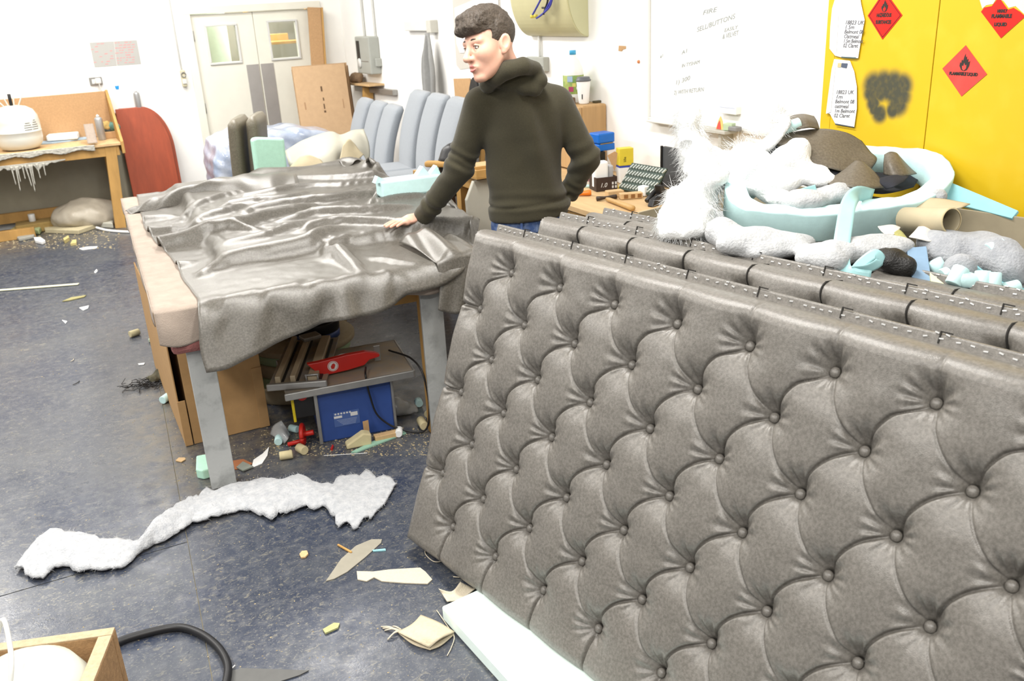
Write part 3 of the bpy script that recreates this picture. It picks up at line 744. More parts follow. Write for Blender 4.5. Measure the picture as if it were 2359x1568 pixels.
# table saw
M_blue = mat('saw_blue_paint', (58, 88, 160), 0.45, 0.08, 10)
M_red = mat('guard_red_plastic', (214, 44, 34), 0.4, 0.05, 10)
M_dusty = mat('dusty_steel_table', (176, 158, 134), 0.55, 0.1, 14, metal=0.15, col2=(150, 148, 146), ramp=(0.4, 0.75))
sA = R(-9.0); sx = V(math.cos(sA), math.sin(sA), 0); sy = V(-math.sin(sA), math.cos(sA), 0); so = V(0.832, 3.60, 0.0)
saw = thing('table_saw', 'blue bench table saw with red blade guard standing on the floor under the table', 'saw', so, sA)
def sp(a, b, z): return so+sx*a+sy*b+V(0, 0, z)
SF = frame((0, 0, 0), sx, sy)
tilt = R(1.0)
box('base_cabinet', M_blue, sp(0.17, 0.19, 0.130), (0.335, 0.36, 0.26), saw, fr=SF, bevel=0.006)
box('corner_post', M_steel, sp(0.0, 0.004, 0.130), (0.016, 0.02, 0.26), saw, fr=SF)
box('corner_post', M_steel, sp(0.34, 0.004, 0.130), (0.012, 0.02, 0.26), saw, fr=SF)
box('switch_box', M_dark, sp(-0.05, 0.05, 0.19), (0.09, 0.06, 0.11), saw, fr=SF)
box('warning_strip', mat('warning_yellow', (240, 214, 40), 0.5, 0.03), sp(-0.098, 0.025, 0.18), (0.012, 0.02, 0.12), saw, fr=SF)
cyl('stop_button', M_red, sp(-0.055, 0.03, 0.247), sp(-0.055, -0.005, 0.247), 0.022, parent=saw, seg=14)
tbx = frame((0, 0, 0), sx*math.cos(tilt)+V(0, 0, 1)*math.sin(tilt), sy)
tc_ = sp(0.155, 0.175, 0.282)
top = box('saw_bed', M_dusty, tc_, (0.56, 0.42, 0.012), saw, fr=tbx, bevel=0.002)
box('bed_lip', M_steel, tc_+sy*-0.212-V(0, 0, 0.010), (0.57, 0.012, 0.034), saw, fr=tbx, bevel=0.004)
box('bed_lip', M_steel, tc_+sy*0.212-V(0, 0, 0.010), (0.57, 0.012, 0.034), saw, fr=tbx, bevel=0.004)
box('bed_lip', M_steel, tc_+tbx[1]*0.284-V(0, 0, 0.010), (0.012, 0.43, 0.034), saw, fr=tbx, bevel=0.004)
# sliding extension with rails
ec = sp(-0.0, 0.275, 0.302); eA = R(-14); ex = V(math.cos(sA+eA), math.sin(sA+eA), 0); EF = frame((0, 0, 0), ex, V(-ex[1], ex[0], 0))
ey = EF[2]
box('extension_plate', M_dusty, ec, (0.25, 0.56, 0.008), saw, fr=EF, bevel=0.002)
box('extension_lip', M_steel, ec-ey*0.288, (0.26, 0.02, 0.032), saw, fr=EF, bevel=0.006)
for a, w, h in ((-0.085, 0.024, 0.03), (-0.02, 0.024, 0.03), (0.065, 0.045, 0.022)):
    box('rail', mat('saw_rail_cream', (200, 182, 152), 0.5, 0.06, 12), ec+ex*a+V(0, 0, 0.004+h/2), (w, 0.52, h), saw, fr=EF, bevel=0.004)
    box('rail_slot', M_dark, ec+ex*(a+w*0.7)+V(0, 0, 0.006), (0.012, 0.5, 0.004), saw, fr=EF, bevel=0)
for s in (-0.025, 0.025): cyl('clamp_pin', M_steel, ec+ex*(0.065+s)-ey*0.27+V(0, 0, 0.0), ec+ex*(0.065+s)-ey*0.27+V(0, 0, 0.04), 0.004, parent=saw, seg=8)
cyl('clamp_bar', M_steel, ec+ex*0.035-ey*0.27+V(0, 0, 0.036), ec+ex*0.095-ey*0.27+V(0, 0, 0.036), 0.005, parent=saw, seg=8)
box('mitre_bracket', M_steel, ec+ex*0.0+ey*0.2+V(0, 0, 0.045), (0.09, 0.07, 0.02), saw, fr=frame((0, 0, 0), unit(ex+ey*0.6), unit(ey-ex*0.6)), bevel=0.005)
# blade and guard
gz = 0.292
lathe('blade', M_steel, [(0.0, -0.001), (0.105, -0.001), (0.108, 0), (0.105, 0.001), (0.0, 0.001)], sp(0.16, 0.13, 0.255), sy, saw, seg=48)
gp = [(0.70*a_, 0.8*b_) for a_, b_ in [(-0.20, 0.105), (-0.13, 0.105), (0.05, 0.118), (0.17, 0.118), (0.235, 0.100), (0.262, 0.086), (0.255, 0.074), (0.19, 0.066), (0.155, 0.040), (0.05, 0.028), (-0.10, 0.022), (-0.145, 0.045)]]
gfr = frame(sp(0.13, 0.09, gz-0.010), tbx[1], V(0, 0, 1))
guard = prism('blade_guard', M_red, gp, 0.028, gfr, saw, bevel=0.003)
for q in ((-0.084, 0.04), (0.112, 0.06), (0.144, 0.066)):
    c_ = gfr[0]+gfr[1]*q[0]+gfr[2]*q[1]; nz_ = gfr[3] if gfr[3][1] < 0 else -gfr[3]
    cyl('screw', M_steel, c_-nz_*0.002, c_+nz_*0.004 if gfr[3][1] < 0 else c_+nz_*0.004, 0.006, parent=guard, seg=10)
nzg = gfr[3] if gfr[3][1] < 0 else -gfr[3]
cc_ = gfr[0]+gfr[1]*-0.030+gfr[2]*0.055+(nzg*0.028 if gfr[3][1] < 0 else 0)
cyl('warning_disc', M_whitep, cc_, cc_+nzg*0.0008, 0.024, parent=guard, seg=28)
cyl('disc_ring', M_red, cc_+nzg*0.0008, cc_+nzg*0.0012, 0.0215, parent=guard, seg=28)
cyl('disc_ring', M_whitep, cc_+nzg*0.0012, cc_+nzg*0.0016, 0.0195, parent=guard, seg=28)
prism('hand_symbol', M_red, [(-0.008, -0.012), (0.004, -0.013), (0.011, 0.004), (0.006, 0.013), (-0.002, 0.011), (-0.010, 0.0)], 0.0004, frame(cc_+nzg*0.0018, gfr[1], gfr[2]), guard)
box('riving_knife', M_steel, sp(0.31, 0.13, gz+0.045), (0.03, 0.004, 0.075), saw, fr=SF)
tube('power_cord', M_dark, [sp(0.37, 0.16, 0.33), sp(0.44, 0.0, 0.335), sp(0.47, -0.09, 0.28), sp(0.48, -0.10, 0.12), sp(0.45, -0.09, 0.012), sp(0.34, -0.05, 0.03), sp(0.26, -0.03, 0.10), sp(0.235, -0.02, 0.2), sp(0.225, -0.03, 0.30), sp(0.24, 0.04, 0.315)], 0.0045, saw, n=70)
# rating plate on the cabinet
M_lbl = mat('rating_plate_blue', (84, 112, 176), 0.4, 0.02); M_ink = mat('white_print', (240, 240, 240), 0.6, 0)
pf = sp(0.125, 0.0085, 0.10); LF = frame(pf, sx, V(0, 0, 1))
pl = box('rating_plate', M_lbl, pf, (0.115, 0.07, 0.001), saw, fr=LF, bevel=0)
for a, b, w, h in ((-0.038, 0.012, 0.036, 0.011), (0.034, 0.016, 0.032, 0.018)): box('print_block', M_ink, pf-sy*0.0008+sx*a+V(0, 0, b), (w, h, 0.0004), pl, fr=LF, bevel=0)
for i in range(6): cyl('print_symbol', M_ink, pf+sx*(-0.048+i*0.013)+V(0, 0, 0.027)-sy*0.0004, pf+sx*(-0.048+i*0.013)+V(0, 0, 0.027)-sy*0.001, 0.0045, parent=pl, seg=10)
for i in range(5): box('print_line', mat('pale_print', (170, 185, 220), 0.6, 0), pf-sy*0.0007+V(0, 0, -0.004-i*0.006)+sx*(0.002*i), (0.09-0.008*i, 0.0018, 0.0003), pl, fr=LF, bevel=0)

# rolls of tape and webbing behind the saw
M_beige = mat('beige_webbing_roll', (206, 190, 158), 0.9, 0.06, 30); M_greenfoam = mat('pale_green_foam', (196, 222, 180), 0.9, 0.06, 30)
def roll(px, z, h, r, mt, label, core=0.06, name='webbing_roll'):
    p = PZ(px[0], px[1], z+h); t = thing(name, label, 'roll', (p[0], p[1], z))
    lathe('wound_band', mt, [(core, 0.0), (r-0.004, 0.0), (r, 0.004), (r, h-0.004), (r-0.004, h), (core, h), (core, 0)], (p[0], p[1], z), (0, 0, 1), t, seg=48, caps=False)
    lathe('core', M_card, [(core-0.006, 0.002), (core, 0.002), (core, h-0.002), (core-0.006, h-0.002), (core-0.006, 0.002)], (p[0], p[1], z), (0, 0, 1), t, seg=32, caps=False)
    return p
q0 = PZ(668, 862, 0.16)
pr = V(0.93, 4.35, 0)
for k, (z, h, r, mt, lab) in enumerate([(0.0, 0.075, 0.27, M_beige, 'lowest wide beige roll of the stack under the table'), (0.076, 0.05, 0.26, M_greenfoam, 'pale green edged roll above the lowest beige roll'),
        (0.127, 0.06, 0.26, M_beige, 'beige roll in the middle of the stack under the table'), (0.188, 0.045, 0.255, M_greenfoam, 'upper pale green roll in the stack under the table'), (0.234, 0.03, 0.27, M_beige, 'thin beige roll near the top of the stack behind the saw')]):
    t = thing('webbing_roll', lab, 'roll', (pr[0]+0.012*k, pr[1], z), group='stack of webbing rolls under the table')
    lathe('wound_band', mt, [(0.05, 0.0), (r-0.004, 0.0), (r, 0.004), (r, h-0.004), (r-0.004, h), (0.05, h), (0.05, 0)], (pr[0]+0.012*k, pr[1], z), (0, 0, 1), t, seg=48, caps=False)
bt = thing('tape_roll', 'black tape roll with a brown cardboard core on top of the webbing rolls', 'roll', (1.04, 4.28, 0.265))
lathe('tape', mat('black_tape', (26, 25, 26), 0.4, 0.1, 30), [(0.04, 0.035), (0.118, 0.035), (0.12, 0.04), (0.12, 0.085), (0.118, 0.09), (0.04, 0.09), (0.04, 0.035)], (1.04, 4.28, 0.265), (0, 0, 1), bt, seg=48, caps=False)
lathe('blue_band', M_blue, [(0.04, 0.0), (0.118, 0.0), (0.119, 0.034), (0.04, 0.034)], (1.04, 4.28, 0.265), (0, 0, 1), bt, seg=48, caps=False)
lathe('core', M_card, [(0.018, 0.002), (0.04, 0.002), (0.04, 0.092), (0.018, 0.092), (0.018, 0.002)], (1.04, 4.28, 0.265), (0, 0, 1), bt, seg=24, caps=False)
box('foam_board', mat('beige_backing_board', (206, 184, 146), 0.9, 0.05, 20), (0.98, 4.80, 0.3), (0.72, 0.05, 0.6), rz=R(-4), label='beige board standing behind the rolls under the table', cat='board')
# ================================================================== bench along the back wall, left
M_hard = mat('brown_hardboard', (206, 164, 118), 0.75, 0.07, 60, 0.05, 200)
M_bench_shade = mat('under_bench_shade', (178, 172, 152), 0.9, 0.04, 8)
M_glue = mat('dried_glue_crust', (206, 202, 190), 0.8, 0.1, 40, 0.6, 70)
bn = thing('glue_bench', 'pine workbench with hardboard back and crusted glue drips along its front edge', 'workbench', (0.4, 9.1, 0))
BX0, BX1, BY0, BY1, BZ = -2.6, 0.645, 9.06, 9.72, 0.785
boxb('bench_top', M_ply, (BX0, BY0, BZ-0.025), (BX1, BY1, BZ), bn)
boxb('back_panel', M_hard, (BX0, BY1, BZ-0.05), (BX1, BY1+0.02, 1.205), bn)
boxb('shade_panel', M_bench_shade, (BX0, BY1+0.03, 0.10), (BX1+0.35, BY1+0.045, BZ-0.06), bn)  # grey sheet added for the shade on the wall beneath the bench
boxb('apron', M_wood, (BX0, BY0+0.02, BZ-0.115), (BX1-0.02, BY0+0.06, BZ-0.026), bn)
boxb('rear_rail', M_wood, (BX0, BY1-0.05, 0.075), (BX1, BY1+0.0, 0.17), bn)
boxb('floor_rail', M_wood, (BX0, BY0+0.16, 0.001), (-0.22, BY0+0.22, 0.09), bn)
prism('end_cheek', M_wood, [(BY1, 1.215), (BY1+0.02, 1.215), (BY1+0.02, BZ-0.10), (BY0-0.01, BZ-0.10), (BY0-0.01, BZ+0.01)], 0.025, frame((BX1, 0, 0), (0, 1, 0), (0, 0, 1)), bn, bevel=0.003)
lt = PY(254, 337, BY0+0.03)
beam('leg', M_wood, (lt[0], BY0+0.05, BZ-0.03), (0.50, BY0+0.05, 0.0), 0.095, 0.07, bn, up=(0, 1, 0))
for x in (-2.5, -0.95): boxb('leg', M_wood, (x, BY0+0.03, 0), (x+0.09, BY0+0.09, BZ-0.03), bn)
boxb('leg', M_wood, (BX1-0.13, BY1-0.09, 0), (BX1-0.04, BY1-0.02, BZ-0.03), bn)
# glue crust with drips
n = 90; P = np.zeros((n, 8, 3)); rg = random.Random(5)
for i in range(n):
    x = BX0+1.9+(1.12+0.0)*i/(n-1); ff = 1-sstep(0.55, 1.0, np.array(i/(n-1)))
    dr = 0.040+0.006*rg.random()+0.01*math.sin(i*0.3)
    for j in range(8):
        q = j/7; P[i, j] = (x, BY0-0.006-0.008*rg.random(), BZ+0.004-dr*q)
sheet('glue_crust', M_glue, P, 0.006, bn, center=True)
P = np.zeros((n, 6, 3))
for i in range(n):
    x = BX0+1.9+0.86*i/(n-1); ff = 1-sstep(0.75, 1.0, np.array(i/(n-1))); dr = 0.010+float(ff)*(0.022+0.012*math.sin(i*0.8)+0.03*max(0, math.sin(i*0.31+0.5*math.sin(i*0.7)))**3+0.008*rg.random())
    for j in range(6): P[i, j] = (x, BY0+0.012-0.004*rg.random(), BZ-0.095-dr*j/5)
sheet('glue_fringe', M_glue, P, 0.004, bn, center=True)
for px, ln in ((60, 0.20), (66, 0.12), (100, 0.17), (118, 0.22), (127, 0.16), (150, 0.11), (178, 0.09), (40, 0.14), (88, 0.10)):
    x = PY(px*0.55, 370, BY0)[0]; dx = rg.uniform(-0.01, 0.01)
    tube('glue_drip', M_glue, [(x, BY0+0.008, BZ-0.11), (x+dx, BY0+0.008, BZ-0.13-ln*0.5), (x+dx*1.6, BY0+0.009, BZ-0.13-ln)], np.array([0.013, 0.010, 0.008, 0.0065, 0.0055, 0.005, 0.0045, 0.004, 0.004, 0.0045, 0.005, 0.003]), bn, seg=6, n=12)
# gas canister
M_can = mat('white_enamel_canister', (238, 238, 228), 0.3, 0.02, 6, spec=0.5)
def canister(loc, label, r=0.19, h=0.40, rods=True, name='glue_canister'):
    t = thing(name, label, 'canister', loc)
    prof = [(0.001, 0.0), (r*0.55, 0.0), (r*0.8, h*0.045), (r*0.96, h*0.15), (r, h*0.28), (r, h*0.40), (r*1.012, h*0.405), (r*1.012, h*0.42), (r, h*0.425), (r, h*0.62), (r*0.96, h*0.76), (r*0.82, h*0.89), (r*0.55, h*0.97), (r*0.25, h*1.0), (r*0.001, h*1.003)]
    lathe('tank', M_can, prof, loc, (0, 0, 1), t, seg=48)
    return t
cl_ = PY(40, 300, 9.32); cl_[1] = 9.32-0.19
ca = canister((cl_[0], cl_[1]+0.19, BZ+0.001), 'white pressurised glue canister standing on the wall bench', 0.195, 0.385)
cx, cyy, cz = cl_[0], cl_[1]+0.19, BZ+0.386
cyl('valve', M_dark, (cx, cyy, cz-0.005), (cx, cyy, cz+0.10), 0.014, parent=ca, seg=12)
for dx, hx in ((-0.05, -0.15), (-0.02, -0.06), (0.02, 0.035), (0.05, 0.12)):
    cyl('guard_rod', M_can, (cx+dx, cyy-0.04, cz-0.012), (cx+hx, cyy-0.06, cz+0.12), 0.006, parent=ca, seg=8)
for k, w in enumerate((0.05, 0.10, 0.15, 0.17, 0.16)):
    for s in range(2):
        an = R(-62+s*22); pz = cz-0.125-k*0.019; ww = w*0.42
        an0 = an-ww/0.4; P = np.zeros((6, 2, 3))
        for i in range(6):
            aa = an0+(ww/0.195)*i/5
            for j in range(2): P[i, j] = (cx+0.1963*math.cos(aa), cyy+0.1963*math.sin(aa), pz-0.007*j)
        if k == 0 and s == 0: continue
        sheet('print_line', mat('grey_print', (150, 150, 146), 0.7, 0), P, 0.0005, ca, center=True)
# loose things on the bench
M_pale = mat('pale_blue_sheet', (190, 214, 232), 0.85, 0.04, 12); M_paper = mat('white_paper', (246, 246, 244), 0.8, 0.02, 8, gain=0.9)
scrap('foam_sheet', M_pale, [(88, 320), (150, 300), (205, 290), (222, 296), (222, 318), (120, 331), (92, 333)], 0.012, 'pale blue foam sheet lying flat on the wall bench', 'foam', z=BZ+0.002)
zz = BZ+0.016
bx = box('white_box', M_paper, PZ(148, 324, zz)+V(0, 0.10, 0.03), (0.27, 0.17, 0.055), rz=R(-8), bevel=0.012, label='white packet lying on the pale blue sheet', cat='packet')
box('foam_offcut', mat('cream_foam', (236, 232, 206), 0.9, 0.04, 30), PZ(150, 297, zz)+V(0.0, 0.13, 0.045), (0.11, 0.07, 0.09), rz=R(25), bevel=0.008, label='small cream foam chunk behind the white packet', cat='foam')
P = np.zeros((14, 5, 3)); a_ = PY(192, 287, BY0+0.28); b_ = PY(202, 331, BY0-0.008)
for i in range(14):
    q = i/13
    for j in range(5):
        P[i, j] = a_*(1-q)+b_*q+V(0.016*j*1.3, 0, 0.05*math.sin(q*math.pi)*(1-q)+0.004*math.sin(i))
sheet('webbing_strap', mat('taupe_webbing', (176, 160, 146), 0.9, 0.06, 50), P, 0.003, None, center=True, label='taupe webbing strap hanging over the bench front edge', cat='strap')
def spray_can(base, label, h=0.21, r=0.033):
    t = thing('spray_can', label, 'spray can', base)
    lathe('body', mat('grey_spray_tin', (196, 196, 196), 0.3, 0.04, 10, metal=0.5), [(0.001, 0), (r*0.96, 0), (r, 0.004), (r, h*0.80), (r*0.9, h*0.86), (r*0.45, h*0.90)], base, (0, 0, 1), t, seg=24)
    lathe('nozzle', M_whitep, [(r*0.4, h*0.90), (r*0.4, h*0.96), (r*0.2, h*0.98), (r*0.15, h), (0.001, h)], base, (0, 0, 1), t, seg=16)
    return t
sc_ = PZ(236, 322, BZ+0.001); spray_can(sc_, 'silver spray can standing at the right end of the wall bench', 0.235, 0.036)
sc2 = PZ(222, 312, BZ+0.014); box('glue_box', M_dark, sc2+V(0.03, 0.02, 0.03), (0.06, 0.05, 0.06), bevel=0.008, label='small black glue box beside the silver spray can', cat='box')
box('wood_block', M_card, PZ(258, 318, BZ+0.001)+V(-0.01, 0.03, 0.03), (0.13, 0.09, 0.06), bevel=0.003, label='tan wooden block at the right end of the wall bench', cat='block')
for k, (px, c, l) in enumerate((((247, 300), (90, 96, 92), 'dark rag lump in the corner of the wall bench'), ((259, 292), (120, 168, 156), 'teal rag lump in the corner of the wall bench'), ((245, 290), (206, 176, 110), 'ochre foam lump in the corner of the wall bench'))):
    p = PY(px[0], px[1], BY1-0.16)
    c0_ = V(p[0], p[1], max(p[2], BZ+0.035))
    f_ = lambda Q, c0_=c0_, k=k: np.maximum(sd_ell(Q, c0_, (0.065, 0.05, 0.045))+0.012*fbm(Q, 30, 2, seed=k), BZ+0.002-Q[:, 2])
    sdf_obj('rag', mat('rag_%d' % k, c, 0.95, 0.2, 20), f_, c0_-0.1, c0_+0.1, 0.008, label=l, cat='rag')
# red half-round table leaves leaning on the wall
M_mahog = mat('red_mahogany', (176, 78, 44), 0.45, 0.12, 7, stretch=(3, 3, 0.5), spec=0.5)
def leaf(dx, dz, y0, label):
    pts = [(0.70, 0.0), (1.145, 0.0), (1.15, 0.62)]
    for k in range(1, 13):
        t = k/12*math.pi/2; pts.append((0.90+0.25*math.cos(t), 0.62+0.415*math.sin(t)))
    pts += [(0.70, 1.035)]
    up = unit(V(0, 0.14, 1.03)); fr_ = frame(V(dx, y0, 0.001), (1, 0, 0), up)
    t = prism('table_leaf', M_mahog, pts, 0.022, fr_, bevel=0.004, label=label, cat='table top'); return t
leaf(0.0, 0, 9.57, 'front red mahogany half-round table top leaning on the wall beside the bench')
leaf(0.035, 0.02, 9.625, 'rear red mahogany half-round table top leaning on the wall beside the bench')
ls = thing('ledge_board', 'small pale wooden ledge on the wall behind the red table tops', 'ledge', (0.80, YB, 0.975))
boxb('board', M_wood, (0.70, YB-0.06, 0.975), (0.96, YB, 0.99), ls); boxb('bracket', M_steel, (0.75, YB-0.05, 0.93), (0.77, YB, 0.975), ls)
spray_can(V(0.925, YB-0.034, 0.991), 'grey spray can on the small ledge above the red table tops', 0.20, 0.03)
# ------------------------------------------------------------------ scraps under and in front of the bench
M_gf = mat('green_foam_strip', (126, 178, 128), 0.9, 0.08, 30); M_yf = mat('yellow_foam', (222, 204, 138), 0.9, 0.06, 30); M_gy = mat('grey_felt', (172, 170, 160), 0.95, 0.06, 30)
M_cf = mat('dusty_cream_foam', (212, 200, 164), 0.95, 0.06, 20)
scrap('foam_slab', M_cf, [(103, 527), (140, 513), (220, 522), (222, 526), (182, 540), (105, 537)], 0.04, 'large dusty cream foam slab on the floor under the wall bench', 'foam', bevel=0.006)
scrap('foam_slab', mat('pale_grey_foam', (206, 204, 190), 0.9, 0.05, 20), [(180, 512), (215, 506), (262, 514), (262, 526), (200, 522)], 0.05, 'long pale grey foam strip beside the bench leg', 'foam', bevel=0.008)
scrap('foam_strip', M_gf, [(0, 548), (28, 535), (52, 531), (54, 536), (20, 551), (0, 556)], 0.03, 'green foam strip on the floor at the left edge under the bench', 'foam')
scrap('foam_strip', M_gf, [(66, 529), (125, 510), (128, 516), (80, 531)], 0.03, 'green foam strip lying under the middle of the wall bench', 'foam')
scrap('foam_offcut', M_yf, [(26, 540), (48, 524), (53, 529), (60, 548), (32, 552)], 0.05, 'yellow foam chunk under the left end of the bench', 'foam', bevel=0.01)
scrap('felt_scrap', M_gy, [(40, 553), (66, 531), (83, 541), (80, 549), (45, 557)], 0.03, 'grey felt scrap in front of the yellow foam chunk', 'offcut', bevel=0.008)
scrap('foam_offcut', mat('pale_green_offcut', (188, 202, 150), 0.9, 0.06, 20), [(80, 528), (90, 522), (98, 532), (92, 541), (82, 540)], 0.05, 'pale green foam lump beside the grey felt scrap', 'foam', bevel=0.01)
scrap('foam_offcut', M_paper, [(79, 553), (96, 553), (106, 560), (98, 564), (82, 560)], 0.03, 'white foam chip on the floor in front of the bench', 'foam', bevel=0.006)
scrap('foam_offcut', M_yf, [(147, 556), (159, 549), (161, 554), (150, 561)], 0.03, 'yellow foam chip lying nearest the dusty slab', 'foam')
scrap('foam_offcut', M_yf, [(163, 566), (168, 557), (177, 556), (177, 564)], 0.02, 'yellow foam triangle on the dark floor', 'foam')
scrap('paper_strip', M_paper, [(182, 573), (200, 569), (225, 568), (222, 572), (190, 576)], 0.004, 'white paper sliver on the floor near the bench', 'paper')
scrap('foam_strip', M_yf, [(100, 520), (118, 512), (122, 516), (106, 524)], 0.03, 'ochre foam strip under the middle of the bench', 'foam')
scrap('foam_strip', M_gf, [(138, 506), (150, 500), (153, 506), (142, 511)], 0.04, 'small green foam block under the bench', 'foam')
scrap('foam_offcut', M_yf, [(0, 500), (14, 512), (0, 520)], 0.16, 'tall yellow foam wedge at the left edge under the bench', 'foam', bevel=0.01)
p = PZ(75, 482, 0.02); cyl('foam_plug', M_whitep, V(p[0], 9.55, 0.09)+V(0, 0, 0), V(p[0], 9.55, 0.16), 0.03, seg=16, label='white foam plug under the wall bench', cat='foam plug')
boxb('foam_slab', mat('dusty_ochre_slab', (168, 140, 84), 0.95, 0.1, 20), (p[0]-0.15, 9.42, 0.001), (p[0]+0.25, 9.66, 0.089), bevel=0.01, label='ochre foam slab lying under the wall bench by the rear rail', cat='foam')
bagc = V(0.24, 9.40, 0.0)
f_ = lambda Q: np.maximum(sd_ell(Q, bagc+V(0, 0, 0.10), (0.31, 0.20, 0.15))+0.025*fbm(Q, 7, 3), 0.003-Q[:, 2])
sdf_obj('plastic_sack', mat('dusty_plastic_sack', (196, 186, 168), 0.4, 0.08, 10, alpha=1.0), f_, bagc-V(0.4, 0.3, 0.05), bagc+V(0.4, 0.3, 0.32), 0.018, label='dusty beige plastic sack lying under the wall bench', cat='sack')
p0 = PZ(252, 462, 0.2); beam('foam_strip', M_gf, (0.565, 9.52, 0.002), (0.56, 9.62, 0.30), 0.05, 0.04, label='green foam strip standing beside the bench leg', cat='foam')
p = PZ(245, 497); prism('foam_offcut', M_yf, [(-0.07, 0), (0.07, 0), (0.02, 0.13)], 0.05, frame((p[0]-0.03, p[1]-0.25, 0.001), (1, 0, 0), (0, 0.2, 1)), label='yellow foam wedge beside the bench leg', cat='foam')
tube('foam_rope', M_paper, [PZ(222, 524, 0.02), PZ(245, 530, 0.012), PZ(275, 533, 0.012), PZ(300, 534, 0.012)], 0.012, label='white foam cord trailing from under the bench', cat='cord')
lp = [PZ(162, 520, 0.02), PZ(164, 508, 0.09), PZ(170, 500, 0.13), PZ(178, 506, 0.09), PZ(184, 520, 0.02)]
tube('foam_rope', M_paper, lp, 0.016, label='white foam cord looped up under the bench', cat='cord')
# ------------------------------------------------------------------ things on the back wall
def wall_poly(name, mt, px, thick, label, cat, plane=YB, parent=None, axis='y', **kw):
    if axis == 'y':
        P = np.array([PY(x, y, plane) for x, y in px]); o = P.mean(0); pts = [(p[0]-o[0], p[2]-o[2]) for p in P]; fr_ = frame(V(o[0], plane, o[2]), (1, 0, 0), (0, 0, 1))
    else:
        P = np.array([PX(x, y, plane) for x, y in px]); o = P.mean(0); pts = [(-(p[1]-o[1]), p[2]-o[2]) for p in P]; fr_ = frame(V(plane, o[1], o[2]), (0, -1, 0), (0, 0, 1))
    return prism(name, mt, pts, thick, fr_, parent, label=label, cat=cat, **kw)
M_lam = mat('grey_laminated_sheet', (196, 195, 190), 0.5, 0.02, 6); M_redink = mat('faded_red_ink', (226, 170, 168), 0.8, 0)
for px, lab, sd in (([(206, 98), (262, 95), (269, 151), (218, 155)], 'left grey laminated notice on the wall above the bench', 3), ([(263, 95), (315, 92), (325, 147), (270, 151)], 'right grey laminated notice with red handwriting above the bench', 4)):
    s_ = wall_poly('notice_sheet', M_lam, px, 0.003, lab, 'notice', plane=YB-0.001); rr_ = random.Random(sd)
    for r_ in range(9):
        x = 0.06
        while x < 0.86:
            w = rr_.uniform(0.06, 0.16)
            if rr_.random() < (0.42 if sd == 3 else 0.8):
                q = (r_+0.7)/9.6; A = np.array(px, float); P0 = (A[0]*(1-x)+A[1]*x)*(1-q)+(A[3]*(1-x)+A[2]*x)*q; c_ = PY(P0[0], P0[1], YB-0.0045)
                box('writing', M_redink, c_, (w*0.22, 0.0006, 0.007+0.004*rr_.random()), s_, bevel=0, fr=frame((0, 0, 0), (1, 0, 0.05), (0, 1, 0)))
            x += w+0.05
so_ = thing('socket_outlet', 'grey double wall socket with a white plug above the bench', 'socket', PY(220, 186, YB))
a = PY(204, 178, YB); b = PY(237, 194, YB)
boxb('face_plate', M_steel, (a[0], YB-0.025, b[2]), (b[0], YB, a[2]), so_, bevel=0.004)
boxb('outlet', M_whitep, (a[0]+0.02, YB-0.028, b[2]+0.012), (a[0]+0.06, YB-0.024, a[2]-0.02), so_)
pg = boxb('plug', M_whitep, (b[0]-0.065, YB-0.06, b[2]+0.008), (b[0]-0.012, YB-0.026, a[2]-0.012), so_, bevel=0.012)
tube('plug_cord', M_whitep, [(b[0]-0.035, YB-0.05, b[2]+0.01), (b[0]-0.03, YB-0.04, b[2]-0.05), (b[0]-0.028, YB-0.04, 1.206)], 0.005, so_, seg=6)
wall_poly('tape_square', mat('bright_blue_tape', (40, 160, 232), 0.5, 0.02), [(264, 198), (274, 197), (274, 206), (267, 206)], 0.002, 'small bright blue tape square stuck on the wall', 'tape', plane=YB-0.001)
sw = thing('switch_unit', 'small cream switch unit with a round dial on the wall beside the door', 'switch', PY(422, 180, YB))
a = PY(413, 161, YB); b = PY(433, 199, YB)
boxb('housing', mat('cream_plastic', (226, 218, 186), 0.5, 0.03), (a[0], YB-0.06, b[2]), (b[0]-0.01, YB, a[2]), sw, bevel=0.012)
lathe('dial', M_steel, [(0.018, 0), (0.026, 0), (0.026, 0.01), (0.018, 0.01), (0.018, 0)], ((a[0]+b[0])/2-0.005, YB-0.06, a[2]-0.045), (0, -1, 0), sw, seg=24, caps=False)
boxb('button', M_whitep, ((a[0]+b[0])/2-0.025, YB-0.07, b[2]+0.03), ((a[0]+b[0])/2+0.015, YB-0.058, b[2]+0.075), sw, bevel=0.004)
cyl('conduit', M_whitep, ((a[0]+b[0])/2-0.01, YB-0.012, a[2]), ((a[0]+b[0])/2-0.02, YB-0.012, WT-0.01), 0.009, parent=sw, seg=10)
